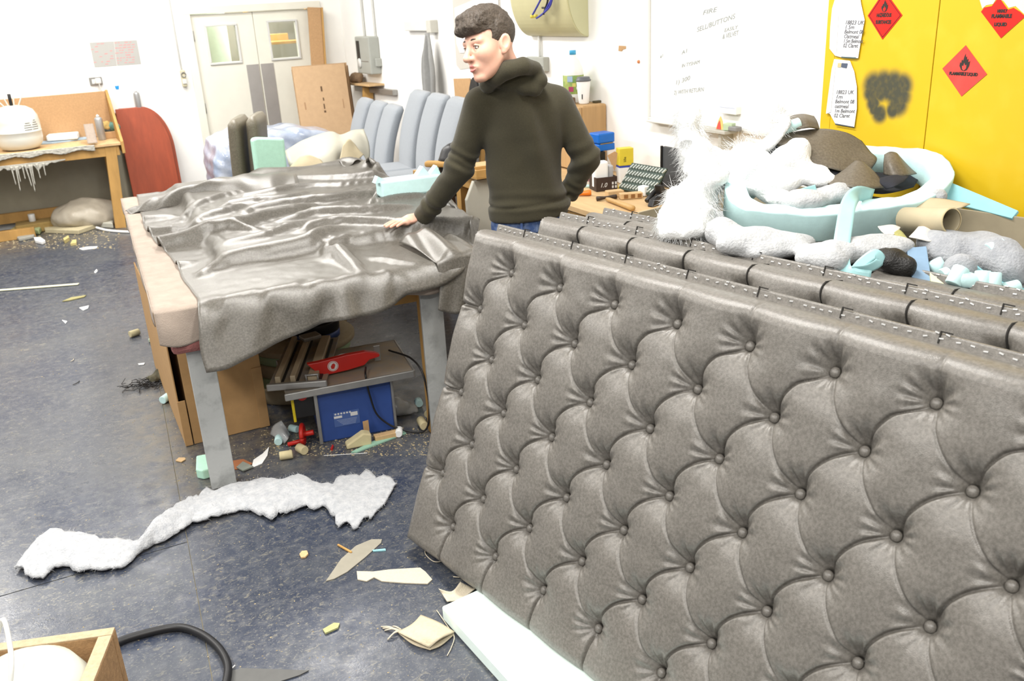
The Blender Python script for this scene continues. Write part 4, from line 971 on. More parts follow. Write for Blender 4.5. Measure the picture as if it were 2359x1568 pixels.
# tall plank and flattened cartons leaning in the corner
pk = thing('tall_plank', 'tall narrow brown hardboard plank leaning in the corner by the door', 'plank', (2.72, 9.5, 0))
bt_ = V(2.60, 9.42, 0.002); tp_ = V(2.80, 9.74, 1.86); up = unit(tp_-bt_); L_ = np.linalg.norm(tp_-bt_)
vs, fs = box_vf((0.135, L_, 0.03), 0.002); xx = unit(V(1, -0.15, 0)-up*(V(1, -0.15, 0)@up)); mesh_obj('face_board', place(vs, (bt_+up*L_/2, xx, up, np.cross(xx, up))), fs, M_hard, pk)
vs, fs = box_vf((0.02, L_, 0.05), 0.002); mesh_obj('edge_batten', place(vs, (bt_+up*L_/2+xx*0.079, xx, up, np.cross(xx, up))), fs, M_wood, pk)
cb = thing('flattened_cartons', 'flattened brown cardboard cartons leaning against the corner by the door', 'carton', (2.55, 9.05, 0))
for k in range(4):
    x0, x1 = 2.30+0.012*k, 2.83+0.03*k; y0 = 8.86+0.06*k; zt = 1.335-0.004*k; up = unit(V(0.02, 0.22, 1.32)); L_ = 1.335-0.03*(k == 3)
    vs, fs = box_vf((x1-x0, L_, 0.012), 0.002); mesh_obj('carton_sheet', place(vs, (V((x0+x1)/2, y0, 0.004)+up*L_/2, V(1, 0, 0), up, np.cross(V(1, 0, 0), up))), fs, mat('carton_brown_%d' % (k % 2), ((222, 186, 146), (176, 138, 96))[k % 2], 0.85, 0.04, 20), cb)
fcb = frame(V(2.56, 8.86, 0.004)+unit(V(0.02, 0.22, 1.32))*0.98-V(0, 0.0075, 0), (1, 0, 0), (0.02, 0.22, 1.32))
for k, (dx, dy, w, h) in enumerate(((0, 0.13, 0.016, 0.05), (0.004, 0.03, 0.012, 0.03), (0.0, -0.04, 0.012, 0.05), (0.0, -0.09, 0.02, 0.02), (-0.19, -0.02, 0.012, 0.07), (0.2, -0.03, 0.008, 0.09))):
    box('print_mark', mat('carton_print', (110, 84, 60), 0.8, 0) if k < 4 else mat('carton_print_pale', (190, 150, 112), 0.8, 0), fcb[0]+fcb[1]*dx+fcb[2]*dy, (w, h, 0.001), cb, fr=fcb, bevel=0)
# clear wrapped furniture behind the table
wc = V(1.88, 8.42, 0)
def wrapf(Q):
    q = np.abs(Q-(wc+V(0, 0, 0.40)))-V(0.50, 0.26, 0.36); o = np.linalg.norm(np.maximum(q, 0), axis=-1)+np.minimum(q.max(-1), 0)-0.09
    o = o+0.10*sstep(0.25, 0.6, np.abs(Q[:, 0]-wc[0]+0.05))*sstep(0.6, 0.9, Q[:, 2])
    wr = np.sin(Q[:, 0]*38+Q[:, 2]*55+3*fbm(Q, 3, 2))*0.006+0.02*fbm(Q, 4, 3)
    return np.maximum(o+wr, 0.004-Q[:, 2])
sdf_obj('wrapped_footstool', mat('blue_tinted_polythene', (206, 212, 224), 0.16, 0.1, 8, 0.2, 30, spec=0.7, col2=(166, 180, 206)), wrapf, wc-V(0.7, 0.45, 0.02), wc+V(0.7, 0.45, 0.95), 0.022, label='wide footstool wrapped in crinkled blue-tinted polythene in front of the door', cat='furniture')
# two dark leather chair backs standing back to back
M_brownhide = leather_mat('dark_grey_leather_chair', (112, 104, 88), (134, 126, 108), 0.42, 0.5, 0.1)
def slab_back(w, h, t, bow, taper=0.0, n=22, seg=28, p=4.0):
    """upholstered chair back: local x thickness, y width, z height"""
    vs, fs = [], []
    for i in range(n):
        q = i/(n-1); e = min(q, 1-q); e = min(1, e/0.06) if q > 0.5 else 1; rr = (1-(1-e)**2)**0.5 if e < 1 else 1
        z = h*q; cx_ = bow*(q**2); ww = (w/2)*(1-taper*q)*(0.90+0.10*rr); tt = (t/2)*(0.5+0.5*rr)
        for j in range(seg):
            a = 2*math.pi*j/seg; c, s = math.cos(a), math.sin(a)
            vs.append((cx_+tt*np.sign(c)*abs(c)**(2/p), ww*np.sign(s)*abs(s)**(2/p), z))
    for i in range(n-1):
        for j in range(seg): fs.append((i*seg+j, i*seg+(j+1) % seg, (i+1)*seg+(j+1) % seg, (i+1)*seg+j))
    fs.append(tuple(range(seg-1, -1, -1))); fs.append(tuple((n-1)*seg+j for j in range(seg)))
    return np.array(vs), fs
M_legw = mat('dark_wood_leg', (70, 48, 34), 0.5, 0.1, 20)
def chair(name, label, loc, rz, mt, w=0.42, top=1.05, group=None, bow=0.10, seat=True, cat='chair'):
    t = thing(name, label, cat, (0, 0, 0), 0, group)
    vs, fs = slab_back(w, top-0.42, 0.10, bow); mesh_obj('backrest', vs+V(0.20, 0, 0.42), fs, mt, t, smooth=True)
    if seat: box('seat', mt, (-0.03, 0, 0.435), (0.46, w, 0.10), t, bevel=0.025)
    for sx_, sy_ in ((-0.22, -1), (-0.22, 1), (0.18, -1), (0.18, 1)):
        beam('leg', M_legw, (sx_, sy_*(w/2-0.035), 0.40), (sx_*1.08, sy_*(w/2-0.03), 0.0), 0.04, 0.04, t)
    t.location = loc; t.rotation_euler = (0, 0, rz); return t
ch = chair('leather_chair', 'left of two dark grey leather chairs standing back to back behind the table', (1.42, 6.55, 0), R(4), M_brownhide, 0.44, 1.13, bow=0.03)
ch2 = chair('leather_chair', 'right of two dark grey leather chairs standing back to back behind the table', (1.02, 6.95, 0), R(184), M_brownhide, 0.44, 1.14, bow=-0.03)
ch.location = (1.08, 6.86, 0.001); ch.rotation_euler = (0, 0, R(-22)); ch2.location = (1.58, 6.70, 0.001); ch2.rotation_euler = (0, 0, R(158))
# mint foam slab
bA = PY(590, 404, 6.33); bB = PY(655, 404, 6.33)
prism('foam_slab', M_mint, [(0, 0), (0.20, 0), (0.245, 0.26+0.74), (0.06, 0.285+0.74), (0.03, 0.275+0.74)], 0.10, frame(V(bA[0]-0.02, 6.36, 0.001), (1, 0, 0), (0, 0.05, 1)), bevel=0.015, label='mint green foam slab standing behind the table beside the beige hide', cat='foam')
# beige hides draped over a carton
boxb('support_carton', M_card, (1.66, 6.36, 0.001), (2.04, 6.53, 0.60), label='brown carton under the beige hides behind the table', cat='carton')
M_beigeh = mat('beige_leather', (226, 222, 204), 0.5, 0.03, 10, gain=0.52); M_tanh = mat('tan_leather_back', (204, 190, 158), 0.7, 0.05, 12)
hpile = thing('hide_pile', 'beige leather hide with tan suede corners draped in folds behind the table', 'leather', (1.85, 6.45, 0.6))
def px_sheet(name, mt, rows, up=6, thick=0.003, **kw):
    P = np.array([[PY(x, y, d) for x, y, d in r] for r in rows]); P = upsample(P, up)
    return sheet(name, mt, P, thick, hpile, center=True)
px_sheet('beige_fold', M_beigeh, [[(656, 348, 6.5), (700, 322, 6.62), (760, 303, 6.72), (785, 310, 6.7), (812, 300, 6.78), (838, 297, 6.75)],
    [(660, 360, 6.42), (708, 340, 6.48), (762, 322, 6.5), (790, 326, 6.5), (822, 312, 6.62), (850, 330, 6.6)],
    [(664, 374, 6.36), (715, 362, 6.36), (765, 350, 6.34), (790, 344, 6.4), (828, 334, 6.5), (852, 358, 6.5)],
    [(668, 386, 6.34), (722, 372, 6.30), (768, 398, 6.26), (786, 362, 6.36), (830, 352, 6.45), (848, 376, 6.45)]], label='beige leather hide draped in folds behind the table', cat='leather')
px_sheet('suede_corner', M_tanh, [[(690, 361, 6.30), (712, 357, 6.30), (738, 367, 6.30)], [(670, 382, 6.25), (708, 378, 6.24), (752, 384, 6.24)], [(648, 405, 6.20), (705, 404, 6.20), (768, 404, 6.20)]], label='tan suede triangle of hide hanging at the left of the beige leather', cat='leather')
px_sheet('suede_corner', M_tanh, [[(790, 334, 6.32), (803, 320, 6.34), (816, 330, 6.36)], [(782, 368, 6.27), (805, 356, 6.28), (828, 346, 6.32)], [(774, 400, 6.22), (806, 384, 6.24), (838, 356, 6.30)]], label='tan suede triangle of hide hanging at the right of the beige leather', cat='leather')
# grey upholstered chairs along the right wall
M_greyf = mat('grey_blue_wool', (160, 166, 173), 0.95, 0.05, 90, 0.15, 300, sheen=0.3)
proto = None
lay = [(2.56, 8.12, 0.0, 'leftmost of the six tall grey chairs, far end of the row'), (2.55, 7.72, 0.0, 'second tall grey chair from the far end of the row'), (2.53, 7.32, 0.0, 'third tall grey chair, beside the beige hides'),
       (2.62, 6.92, 0.13, 'fourth tall grey chair, raised, after the gap in the row'), (2.60, 6.50, 0.13, 'fifth tall grey chair, raised, left of the man'), (2.58, 6.08, 0.13, 'nearest tall grey chair, partly behind the man’s arm')]
for x, y, z, lab in lay:
    if proto is None: proto = c_ = chair('upholstered_chair', lab, (x, y, z), 0, M_greyf, 0.40, 1.05, 'tall grey upholstered chairs along the right wall', bow=0.16)
    else: c_ = copy_tree(proto)
    c_['label'] = lab; c_.location = (x-0.2, y, z+0.002); c_.rotation_euler = (0, 0, R(-6))
boxb('chair_pallet', M_wood, (2.08, 5.8, 0.001), (2.85, 7.16, 0.129), label='low wooden pallet under the three nearer grey chairs', cat='pallet')
# fuse box, conduits, rails on the right wall
M_gbox = mat('grey_fuse_box', (186, 188, 180), 0.45, 0.04, 8)
a = PX(818, 84, XR-0.1); b = PX(858, 172, XR-0.1)
fb_ = thing('fuse_box', 'grey fuse box with a dark window on the right wall near the corner', 'fuse box', (XR, (a[1]+b[1])/2, b[2]))
boxb('housing', M_gbox, (XR-0.11, b[1], b[2]), (XR, a[1], a[2]), fb_, bevel=0.012)
boxb('window', M_dark, (XR-0.114, b[1]+0.28, a[2]-0.22), (XR-0.108, a[1]-0.04, a[2]-0.04), fb_)
boxb('door_seam', M_steel, (XR-0.113, b[1]+0.05, (a[2]+b[2])/2-0.06), (XR-0.108, a[1]-0.06, (a[2]+b[2])/2-0.05), fb_)
lathe('dial', M_whitep, [(0.001, 0.012), (0.045, 0.012), (0.05, 0)], (XR-0.11, a[1]-0.10, b[2]+0.10), (-1, 0, 0), fb_, seg=20)
c1_ = PX(841, 60, XR); cyl('conduit', M_whitep, (XR-0.015, c1_[1], a[2]), (XR-0.015, c1_[1], WT-0.01), 0.012, parent=fb_, seg=10)
sb = thing('switch_box', 'small grey switch box at the end of a conduit beside the fuse box', 'switch', PX(873, 142, XR))
a = PX(867, 133, XR); b = PX(881, 153, XR); boxb('housing', M_gbox, (XR-0.06, b[1], b[2]), (XR, a[1], a[2]), sb, bevel=0.008)
cyl('conduit', M_whitep, (XR-0.015, (a[1]+b[1])/2, a[2]), (XR-0.015, (a[1]+b[1])/2, WT-0.01), 0.012, parent=sb, seg=10)
beam('metal_rail', M_steel, PX(822, 203, XR-0.03), PX(910, 213, XR-0.03), 0.05, 0.05, label='grey metal rail fixed to the right wall above the chairs', cat='rail')
sf = thing('short_shelf', 'short wooden shelf under the fuse box', 'shelf', PX(838, 193, XR)); beam('board', M_ply, PX(800, 190, XR-0.08), PX(868, 196, XR-0.08), 0.16, 0.02, sf)
p = PX(818, 180, XR-0.09); f_ = lambda Q: sd_ell(Q, p, (0.06, 0.16, 0.05))+0.02*fbm(Q, 16, 2)
sdf_obj('rag', mat('brown_rag', (150, 124, 96), 0.95, 0.3, 14), f_, p-0.25, p+0.25, 0.012, label='brown rags on the short shelf under the fuse box', cat='rag')
p = PX(820, 222, XR-0.2); beam('timber_offcut', M_wood, (2.93, p[1], 0.002), (3.04, p[1]+0.02, p[2]+0.08), 0.10, 0.05, up=(0, 1, 0), label='pine timber standing behind the flattened cartons', cat='timber')
tk = thing('cable_trunking', 'white plastic trunking strip on the right wall above the grey cloth', 'trunking', PX(975, 60, XR))
a = PX(942, 52, XR); b = PX(1000, 72, XR); c_ = PX(1010, 72, XR)
boxb('strip', M_whitep, (XR-0.05, b[1], b[2]+0.005), (XR, a[1], a[2]+0.015), tk, bevel=0.006); boxb('end_box', mat('trunk_box', (216, 214, 204), 0.5, 0.02), (XR-0.07, c_[1], b[2]-0.01), (XR, b[1], a[2]+0.02), tk, bevel=0.006)
# grey folded cloth hanging from a hook
n, m_ = 26, 22; P = np.zeros((n, m_, 3)); hk = PX(998, 76, XR-0.03); bl = PX(1006, 232, XR-0.05)
for i in range(n):
    q = i/(n-1); c_ = hk*(1-q)+bl*q; wd_ = 0.012+0.11*math.sin(min(q*1.6, 1.25)*math.pi/2*1.0)
    for j in range(m_):
        t = j/(m_-1)*2-1; P[i, j] = c_+V(-0.04-0.035*math.cos(t*7+0.5)*min(1, q*3)-0.03*(1-t*t), -t*wd_, 0)
sheet('hanging_cloth', mat('grey_felt_cloth', (160, 160, 158), 0.95, 0.06, 30), P, 0.006, None, center=True, label='grey felt cloth folded and hanging on the right wall', cat='cloth')
# torn lining paper and boards behind the man's head
M_lining = mat('torn_lining_paper', (222, 216, 206), 0.9, 0.03, 5)
wall_poly('torn_poster', M_lining, [(1041, -40), (1150, -40), (1155, 60), (1130, 150), (1060, 160), (1052, 150), (1046, 60)], 0.003, 'torn beige lining paper on the wall behind the man', 'poster', plane=XR-0.001, axis='x')
wall_poly('paper_sheet', mat('white_torn_sheet', (244, 240, 240), 0.85, 0.02), [(1047, 18), (1090, 0), (1148, -30), (1150, 70), (1110, 120), (1060, 122), (1052, 100)], 0.003, 'torn white sheet over the lining paper behind the man', 'paper', plane=XR-0.005, axis='x')
# ================================================================== right wall: heater, sockets, whiteboard, shelf
M_cream = mat('cream_enamel', (226, 220, 172), 0.45, 0.04, 6)
ht = thing('panel_heater', 'cream rounded wall heater hanging on the right wall above the man', 'heater', (XR, 5.2, 1.58))
prof = [(0.0, 0.0)]+[(0.155*math.sin(t), 0.30-0.30*math.cos(t)) for t in np.linspace(0.05, math.pi/2, 14)]+[(0.155, 0.42), (0.12, 0.52), (0.0, 0.55)]
prism('casing', M_cream, [(-a_, b_) for a_, b_ in prof], 0.72, frame(V(XR-0.001, 5.62, 1.585), (1, 0, 0), (0, 0, 1)), ht, bevel=0.003)
prism('end_plate', mat('cream_end_plate', (224, 222, 178), 0.45, 0.03, 6), [(-a_*0.93, 0.004+b_*0.985) for a_, b_ in prof], 0.004, frame(V(XR-0.001, 4.9, 1.585), (1, 0, 0), (0, 0, 1)), ht)
M_bluec = mat('blue_cable', (70, 76, 190), 0.45, 0.03)
bc = thing('cable_bundle', 'tangle of blue and black cable hanging over the wall heater', 'cable', PX(1250, 10, XR-0.2))
hp = lambda x, y, d=0.18: PX(x, y, XR-d)
for pts, m__ in (([(1260, -30), (1240, 10), (1226, 36)], M_bluec), ([(1275, -25), (1268, 12), (1250, 32), (1236, 42)], M_bluec), ([(1262, -30), (1262, 0), (1256, 20), (1252, 33)], M_dark), ([(1266, -30), (1270, -4), (1262, 14), (1253, 30)], M_bluec), ([(1256, 18), (1249, 18)], M_dark)):
    tube('cable', m__, [hp(*q) for q in pts], 0.006, bc, seg=8, n=14)
for q in ((1226, 38), (1234, 37)): lathe('plug_cap', mat('yellow_cap', (240, 224, 90), 0.5, 0.02), [(0.001, 0), (0.013, 0.002), (0.013, 0.02), (0.001, 0.022)], hp(*q)-V(0, 0, 0.011), (0, 0, 1), bc, seg=14)
so2 = thing('socket_outlet', 'grey metal double socket on the right wall behind the man’s shoulder', 'socket', PX(1246, 146, XR))
a = PX(1226, 129, XR); b = PX(1266, 164, XR)
boxb('back_box', M_gbox, (XR-0.045, b[1], b[2]), (XR, a[1], a[2]), so2, bevel=0.004); boxb('dark_panel', M_dark, (XR-0.05, b[1]+0.01, b[2]+0.03), (XR-0.044, b[1]+0.13, a[2]-0.06), so2)
boxb('plug', M_whitep, (XR-0.09, (a[1]+b[1])/2, b[2]+0.03), (XR-0.046, (a[1]+b[1])/2+0.09, a[2]-0.03), so2, bevel=0.01)
cyl('conduit', M_whitep, (XR-0.015, (a[1]+b[1])/2-0.02, a[2]), (XR-0.015, (a[1]+b[1])/2-0.02, 1.60), 0.010, parent=so2, seg=10)
wall_poly('paper_scrap', M_card, [(1426, 105), (1442, 106), (1442, 112), (1435, 114), (1433, 118), (1425, 117)], 0.002, 'small torn brown paper scrap stuck on the right wall', 'paper', plane=XR-0.001, axis='x')
lathe('push_pin', mat('orange_pin', (236, 150, 96), 0.5, 0.02), [(0.001, 0.01), (0.008, 0.008), (0.01, 0)], PX(1472, 142, XR), (-1, 0, 0), seg=12, label='orange pin pushed into the right wall', cat='pin')
# whiteboard
wb = thing('whiteboard', 'large whiteboard with faint handwriting on the right wall', 'whiteboard', (XR, 3.6, 1.14))
a = PX(1500, 60, XR); b = PX(1503, 268, XR); wy0, wy1, wz0, wz1 = 2.95, b[1], b[2], 1.98
boxb('panel', mat('whiteboard_face', (250, 250, 249), 0.25, 0.01, 4, gain=0.93), (XR-0.015, wy0, wz0), (XR-0.003, wy1, wz1), wb)
M_frame = mat('whiteboard_frame', (232, 232, 226), 0.4, 0.02, gain=0.85)
boxb('frame_edge', M_frame, (XR-0.022, wy0, wz0-0.018), (XR, wy1+0.018, wz0), wb); boxb('frame_edge', M_frame, (XR-0.022, wy1, wz0), (XR, wy1+0.018, wz1), wb)
boxb('frame_edge', M_frame, (XR-0.022, wy0, wz1), (XR, wy1+0.018, wz1+0.018), wb); boxb('frame_edge', M_frame, (XR-0.022, wy0-0.018, wz0-0.018), (XR, wy0, wz1+0.018), wb)
boxb('pen_tray', M_frame, (XR-0.06, wy1-0.62, wz0-0.022), (XR-0.02, wy1-0.02, wz0-0.012), wb)
M_faint = mat('faint_marker', (176, 184, 182), 0.8, 0)
for s, (x0, y0), (x1, y1), sz in (('FIRE', (1618, 35), (1652, 26), 0.03), ('SELL/BUTTONS', (1605, 74), (1694, 42), 0.032), ('EASILY', (1668, 74), (1700, 66), 0.024), ('& VELVET', (1664, 90), (1702, 80), 0.030),
        ('A1', (1570, 126), (1584, 120), 0.026), ('IN TYSHAM', (1570, 156), (1612, 146), 0.026), ('1) 300', (1555, 196), (1588, 184), 0.030), ('2) WITH RETURN', (1552, 218), (1622, 210), 0.030), ('41', (1520, 136), (1528, 130), 0.02)):
    A = PX(x0, y0, XR-0.0158); Bp = PX(x1, y1, XR-0.0158)
    lettering('handwriting', M_faint, s, frame(A, Bp-A, V(0, 0, 1)), sz, wb, width=np.linalg.norm(Bp-A), shear=0.3)
# shelf with leaflets
a = PX(1630, 286, XR); b = PX(1702, 295, XR)
sh2 = thing('leaflet_shelf', 'narrow white shelf with leaflets on the right wall below the whiteboard', 'shelf', (XR, (a[1]+b[1])/2, a[2]-0.02))
boxb('board', mat('shelf_grey', (206, 204, 194), 0.6, 0.03), (XR-0.10, b[1]-0.01, a[2]-0.02), (XR, a[1], a[2]-0.004), sh2)
boxb('bracket', mat('shelf_grey', (0, 0, 0)), (XR-0.08, b[1]+0.04, a[2]-0.10), (XR, b[1]+0.06, a[2]-0.02), sh2)
zs = a[2]-0.003
def on_shelf(px): return PX(px, 285, XR-0.05)[1]
lf = thing('leaflet', 'red and yellow flame leaflet standing on the white wall shelf', 'leaflet', (XR-0.07, on_shelf(1665), zs))
prism('card', mat('leaflet_yellow', (250, 216, 130), 0.5, 0.03), [(-0.025, 0), (0.03, 0), (0.02, 0.04), (0.0, 0.065), (-0.012, 0.045)], 0.003, frame(V(XR-0.07, on_shelf(1665), zs), (0, -1, 0), (0.1, 0, 1)), lf)
prism('red_print', mat('leaflet_red', (240, 90, 80), 0.5, 0.03), [(-0.018, 0.002), (0.016, 0.002), (0.006, 0.03), (0.0, 0.045), (-0.01, 0.03)], 0.001, frame(V(XR-0.0745, on_shelf(1665), zs), (0, -1, 0), (0.1, 0, 1)), lf)
box('leaflet', mat('leaflet_green', (206, 226, 190), 0.6, 0.05, 20), V(XR-0.06, on_shelf(1684), zs+0.018), (0.04, 0.05, 0.034), rz=R(20), label='green packet lying on the white wall shelf', cat='packet')
box('eraser', mat('grey_eraser', (150, 150, 150), 0.6, 0.03), V(XR-0.06, on_shelf(1697), zs+0.012), (0.04, 0.06, 0.022), bevel=0.005, label='small grey board eraser at the near end of the wall shelf', cat='eraser')
a = PX(1664, 241, XR-0.03); b = PX(1702, 264, XR-0.03)
cbx = thing('card_box', 'blue and white printed card box fixed to the wall above the shelf', 'box', (XR, (a[1]+b[1])/2, b[2]))
boxb('box', M_paper, (XR-0.05, b[1], b[2]), (XR, a[1], a[2]), cbx); boxb('blue_print', mat('pale_blue_print', (176, 196, 240), 0.6, 0.03), (XR-0.0515, b[1]+0.008, b[2]+0.03), (XR-0.0495, a[1]-0.006, a[2]-0.008), cbx, bevel=0)

# ================================================================== yellow chemical cabinet
YX = 2.65
def yellow_material(marks):
    m = bpy.data.materials.new('yellow_cabinet_paint'); m.use_nodes = True; nt = m.node_tree; b_ = nt.nodes['Principled BSDF']; N = nt.nodes; L = nt.links
    ge = N.new('ShaderNodeNewGeometry'); acc = None
    nz = N.new('ShaderNodeTexNoise'); nz.inputs['Scale'].default_value = 55; nz.inputs['Detail'].default_value = 5; L.new(ge.outputs['Position'], nz.inputs['Vector'])
    for (p, r) in marks:
        d = N.new('ShaderNodeVectorMath'); d.operation = 'DISTANCE'; L.new(ge.outputs['Position'], d.inputs[0]); d.inputs[1].default_value = tuple(p)
        mr = N.new('ShaderNodeMapRange'); mr.interpolation_type = 'SMOOTHSTEP'; mr.inputs[1].default_value = r*0.62; mr.inputs[2].default_value = r*1.6; mr.inputs[3].default_value = 1.0; mr.inputs[4].default_value = 0.0; L.new(d.outputs['Value'], mr.inputs[0])
        if acc is None: acc = mr.outputs[0]
        else:
            mx = N.new('ShaderNodeMath'); mx.operation = 'MAXIMUM'; L.new(acc, mx.inputs[0]); L.new(mr.outputs[0], mx.inputs[1]); acc = mx.outputs[0]
    sc = N.new('ShaderNodeTexNoise'); sc.inputs['Scale'].default_value = 9; sc.inputs['Detail'].default_value = 7; L.new(ge.outputs['Position'], sc.inputs['Vector'])
    rp = N.new('ShaderNodeValToRGB'); L.new(sc.outputs[0], rp.inputs[0]); Y = [v*0.64 for v in lin((250, 209, 34))]; Y2 = [v*0.68 for v in lin((250, 214, 56))]
    rp.color_ramp.elements[0].color = (*Y, 1); rp.color_ramp.elements[1].color = (*Y2, 1); rp.color_ramp.elements[0].position = 0.5; rp.color_ramp.elements[1].position = 0.8
    mu = N.new('ShaderNodeMath'); mu.operation = 'MULTIPLY'; L.new(acc, mu.inputs[0])
    mr2 = N.new('ShaderNodeMapRange'); mr2.inputs[1].default_value = 0.25; mr2.inputs[2].default_value = 0.55; mr2.inputs[3].default_value = 0.9; mr2.inputs[4].default_value = 1.0; L.new(nz.outputs[0], mr2.inputs[0]); L.new(mr2.outputs[0], mu.inputs[1])
    mx = N.new('ShaderNodeMix'); mx.data_type = 'RGBA'; L.new(mu.outputs[0], mx.inputs[0]); L.new(rp.outputs[0], mx.inputs[6]); mx.inputs[7].default_value = (*[v*0.7 for v in lin((82, 82, 66))], 1)
    L.new(mx.outputs[2], b_.inputs['Base Color']); b_.inputs['Roughness'].default_value = 0.42
    return m
marks = [(PX(x, y, YX), r*1.25/600.0) for x, y, r in ((2013, 197, 20), (2035, 192, 19), (2058, 193, 19), (2078, 198, 18), (2006, 214, 14), (2012, 238, 13), (2026, 262, 14), (2014, 252, 10), (2076, 222, 17), (2068, 240, 18), (2056, 254, 12), (2045, 208, 16), (2028, 214, 14), (2060, 214, 18), (2046, 194, 18), (2024, 196, 18), (2070, 208, 18), (2020, 206, 16), (2036, 204, 18), (2010, 226, 12), (2068, 230, 18))]
M_yel = yellow_material(marks)
yc = thing('chemical_cabinet', 'bright yellow two-door chemical cabinet with red hazard diamonds', 'cabinet', (YX+0.2, 2.1, 0))
yl = PX(1898, 150, YX)[1]; ysp = PX(2146, 176, YX)[1]; yin = PX(1917, 210, YX)[1]; yrt = 2*ysp-yin
boxb('body', M_yel, (YX+0.022, yrt-0.035, 0.0), (XR-0.002, yl, 1.93), yc, bevel=0.004)
boxb('frame_stile', M_yel, (YX+0.001, yin+0.002, 0.0), (YX+0.022, yl, 1.93), yc, bevel=0.002)
boxb('frame_stile', M_yel, (YX+0.001, yrt-0.035, 0.0), (YX+0.022, yrt-0.002, 1.93), yc, bevel=0.002)
for y0, y1, hy in ((ysp+0.0015, yin, ysp+0.05), (yrt, ysp-0.0015, ysp-0.05)):
    dr = boxb('door', M_yel, (YX, y0, 0.06), (YX+0.021, y1, 1.90), yc, bevel=0.002)
    boxb('handle', M_dark, (YX-0.02, hy-0.012, 0.75), (YX, hy+0.012, 0.87), dr, bevel=0.004)
# red diamonds: flat printed stickers on the doors
M_sred = mat('sticker_red', (238, 44, 34), 0.35, 0.05, 14); M_sred2 = mat('sticker_faded_red', (246, 84, 76), 0.35, 0.10, 22); M_sdark = mat('sticker_dark_red', (150, 22, 20), 0.5, 0.03); M_sblk = mat('sticker_black', (52, 46, 42), 0.6, 0.04)
FL = [(0, -0.9), (-0.45, -0.78), (-0.78, -0.35), (-0.72, 0.05), (-0.55, -0.05), (-0.5, 0.35), (-0.28, 0.2), (-0.18, 0.62), (0.0, 0.98), (0.06, 0.55), (0.22, 0.7), (0.3, 0.3), (0.5, 0.45), (0.52, 0.05), (0.8, 0.2), (0.74, -0.35), (0.45, -0.78)]
FI = [(0, -0.86), (-0.3, -0.66), (-0.36, -0.3), (-0.15, -0.38), (-0.05, 0.0), (0.12, -0.3), (0.32, -0.2), (0.34, -0.6)]
def diamond(px, mt, label, lines, flame, torn=None, rim=True):
    """corners top, right, bottom, left in pixels on the door plane"""
    P = [PX(x, y, YX-0.0008) for x, y in px]; T, Rr, B_, Lf = P; c = (T+Rr+B_+Lf)/4; uy_ = V(0, 0, 1); ux_ = V(0, -1, 0)
    loc2 = lambda p: ((p-c) @ ux_, (p-c) @ uy_)
    t = thing('hazard_diamond', label, 'sticker', c)
    out = [loc2(p) for p in P]
    if torn: out = [loc2(PX(x, y, YX-0.0008)) for x, y in torn]
    fr_ = frame(c, ux_, uy_); fo = lambda d: frame(c-V(d, 0, 0), ux_, uy_)
    prism('sheet', mt, out, -0.0006 if fr_[3][0] > 0 else 0.0006, fr_, t)
    if rim and not torn:
        k = 0.90
        for i in range(4):
            a_, b__ = np.array(out[i])*k, np.array(out[(i+1) % 4])*k; d = unit(b__-a_); nn = V(-d[1], d[0])[:2]*0.0014
            prism('border_line', M_sdark, [tuple(a_-nn), tuple(b__-nn), tuple(b__+nn), tuple(a_+nn)], 0.0003, fo(0.0010), t)
    hh = np.linalg.norm(T-B_)/2
    for s, dz, w, sz in lines:
        lettering('lettering', M_sblk, s, fo(0.0011+0.0004) if True else None, hh*sz, t, width=w*hh, center=True, bold=0.0008, extrude=0.0002) if False else lettering('lettering', M_sblk, s, frame(c-V(0.0013, 0, 0)+uy_*dz*hh, ux_, uy_), hh*sz, t, width=w*hh, center=True, bold=0.0008, extrude=0.0002)
    if flame:
        dz, s_ = flame
        prism('flame_symbol', M_sblk, [(x*0.8*s_*hh, (y*s_+dz)*hh) for x, y in FL], 0.0003, fo(0.0012), t)
        prism('flame_core', mt, [(x*0.8*s_*hh, (y*s_+dz)*hh) for x, y in FI], 0.0003, fo(0.0016), t)
        prism('base_line', M_sblk, [(-0.22*hh, (dz-1.02*s_)*hh), (0.22*hh, (dz-1.02*s_)*hh), (0.22*hh, (dz-1.06*s_)*hh), (-0.22*hh, (dz-1.06*s_)*hh)], 0.0003, fo(0.0012), t)
diamond([(2038, -22), (2079, 35), (2033, 91), (1999, 36)], M_sred, 'red hazardous substances diamond on the left yellow door', [('HAZARDOUS', -0.06, 0.78, 0.20), ('SUBSTANCES', -0.34, 0.82, 0.20)], (0.38, 0.27))
diamond([(2225, 104), (2274, 171), (2215, 222), (2171, 158)], M_sred2, 'faded red flammable liquid diamond on the right yellow door', [('FLAMMABLE LIQUID', -0.16, 1.30, 0.16)], (0.33, 0.36), rim=False)
diamond([(2306, -18), (2364, 38), (2306, 88), (2260, 27)], M_sred, 'torn red highly flammable liquid diamond at the top of the right yellow door', [('HIGHLY', 0.10, 0.5, 0.18), ('FLAMMABLE', -0.13, 1.0, 0.22), ('LIQUID', -0.48, 0.62, 0.20)], None,
        torn=[(2260, 27), (2268, 17), (2285, 14), (2296, 0), (2302, -6), (2310, 6), (2322, 22), (2335, 18), (2350, 27), (2362, 38), (2306, 88)], rim=False)
wall_poly('torn_label', mat('torn_white_label', (240, 236, 222), 0.8, 0.03, 10), [(2257, 0), (2263, 20), (2272, 12), (2288, 9), (2296, -4), (2312, 2), (2324, 18), (2340, 14), (2359, 32), (2390, 20), (2390, -50), (2250, -50)], 0.0005, 'torn white label remains above the torn red diamond', 'label', plane=YX-0.0003, axis='x')
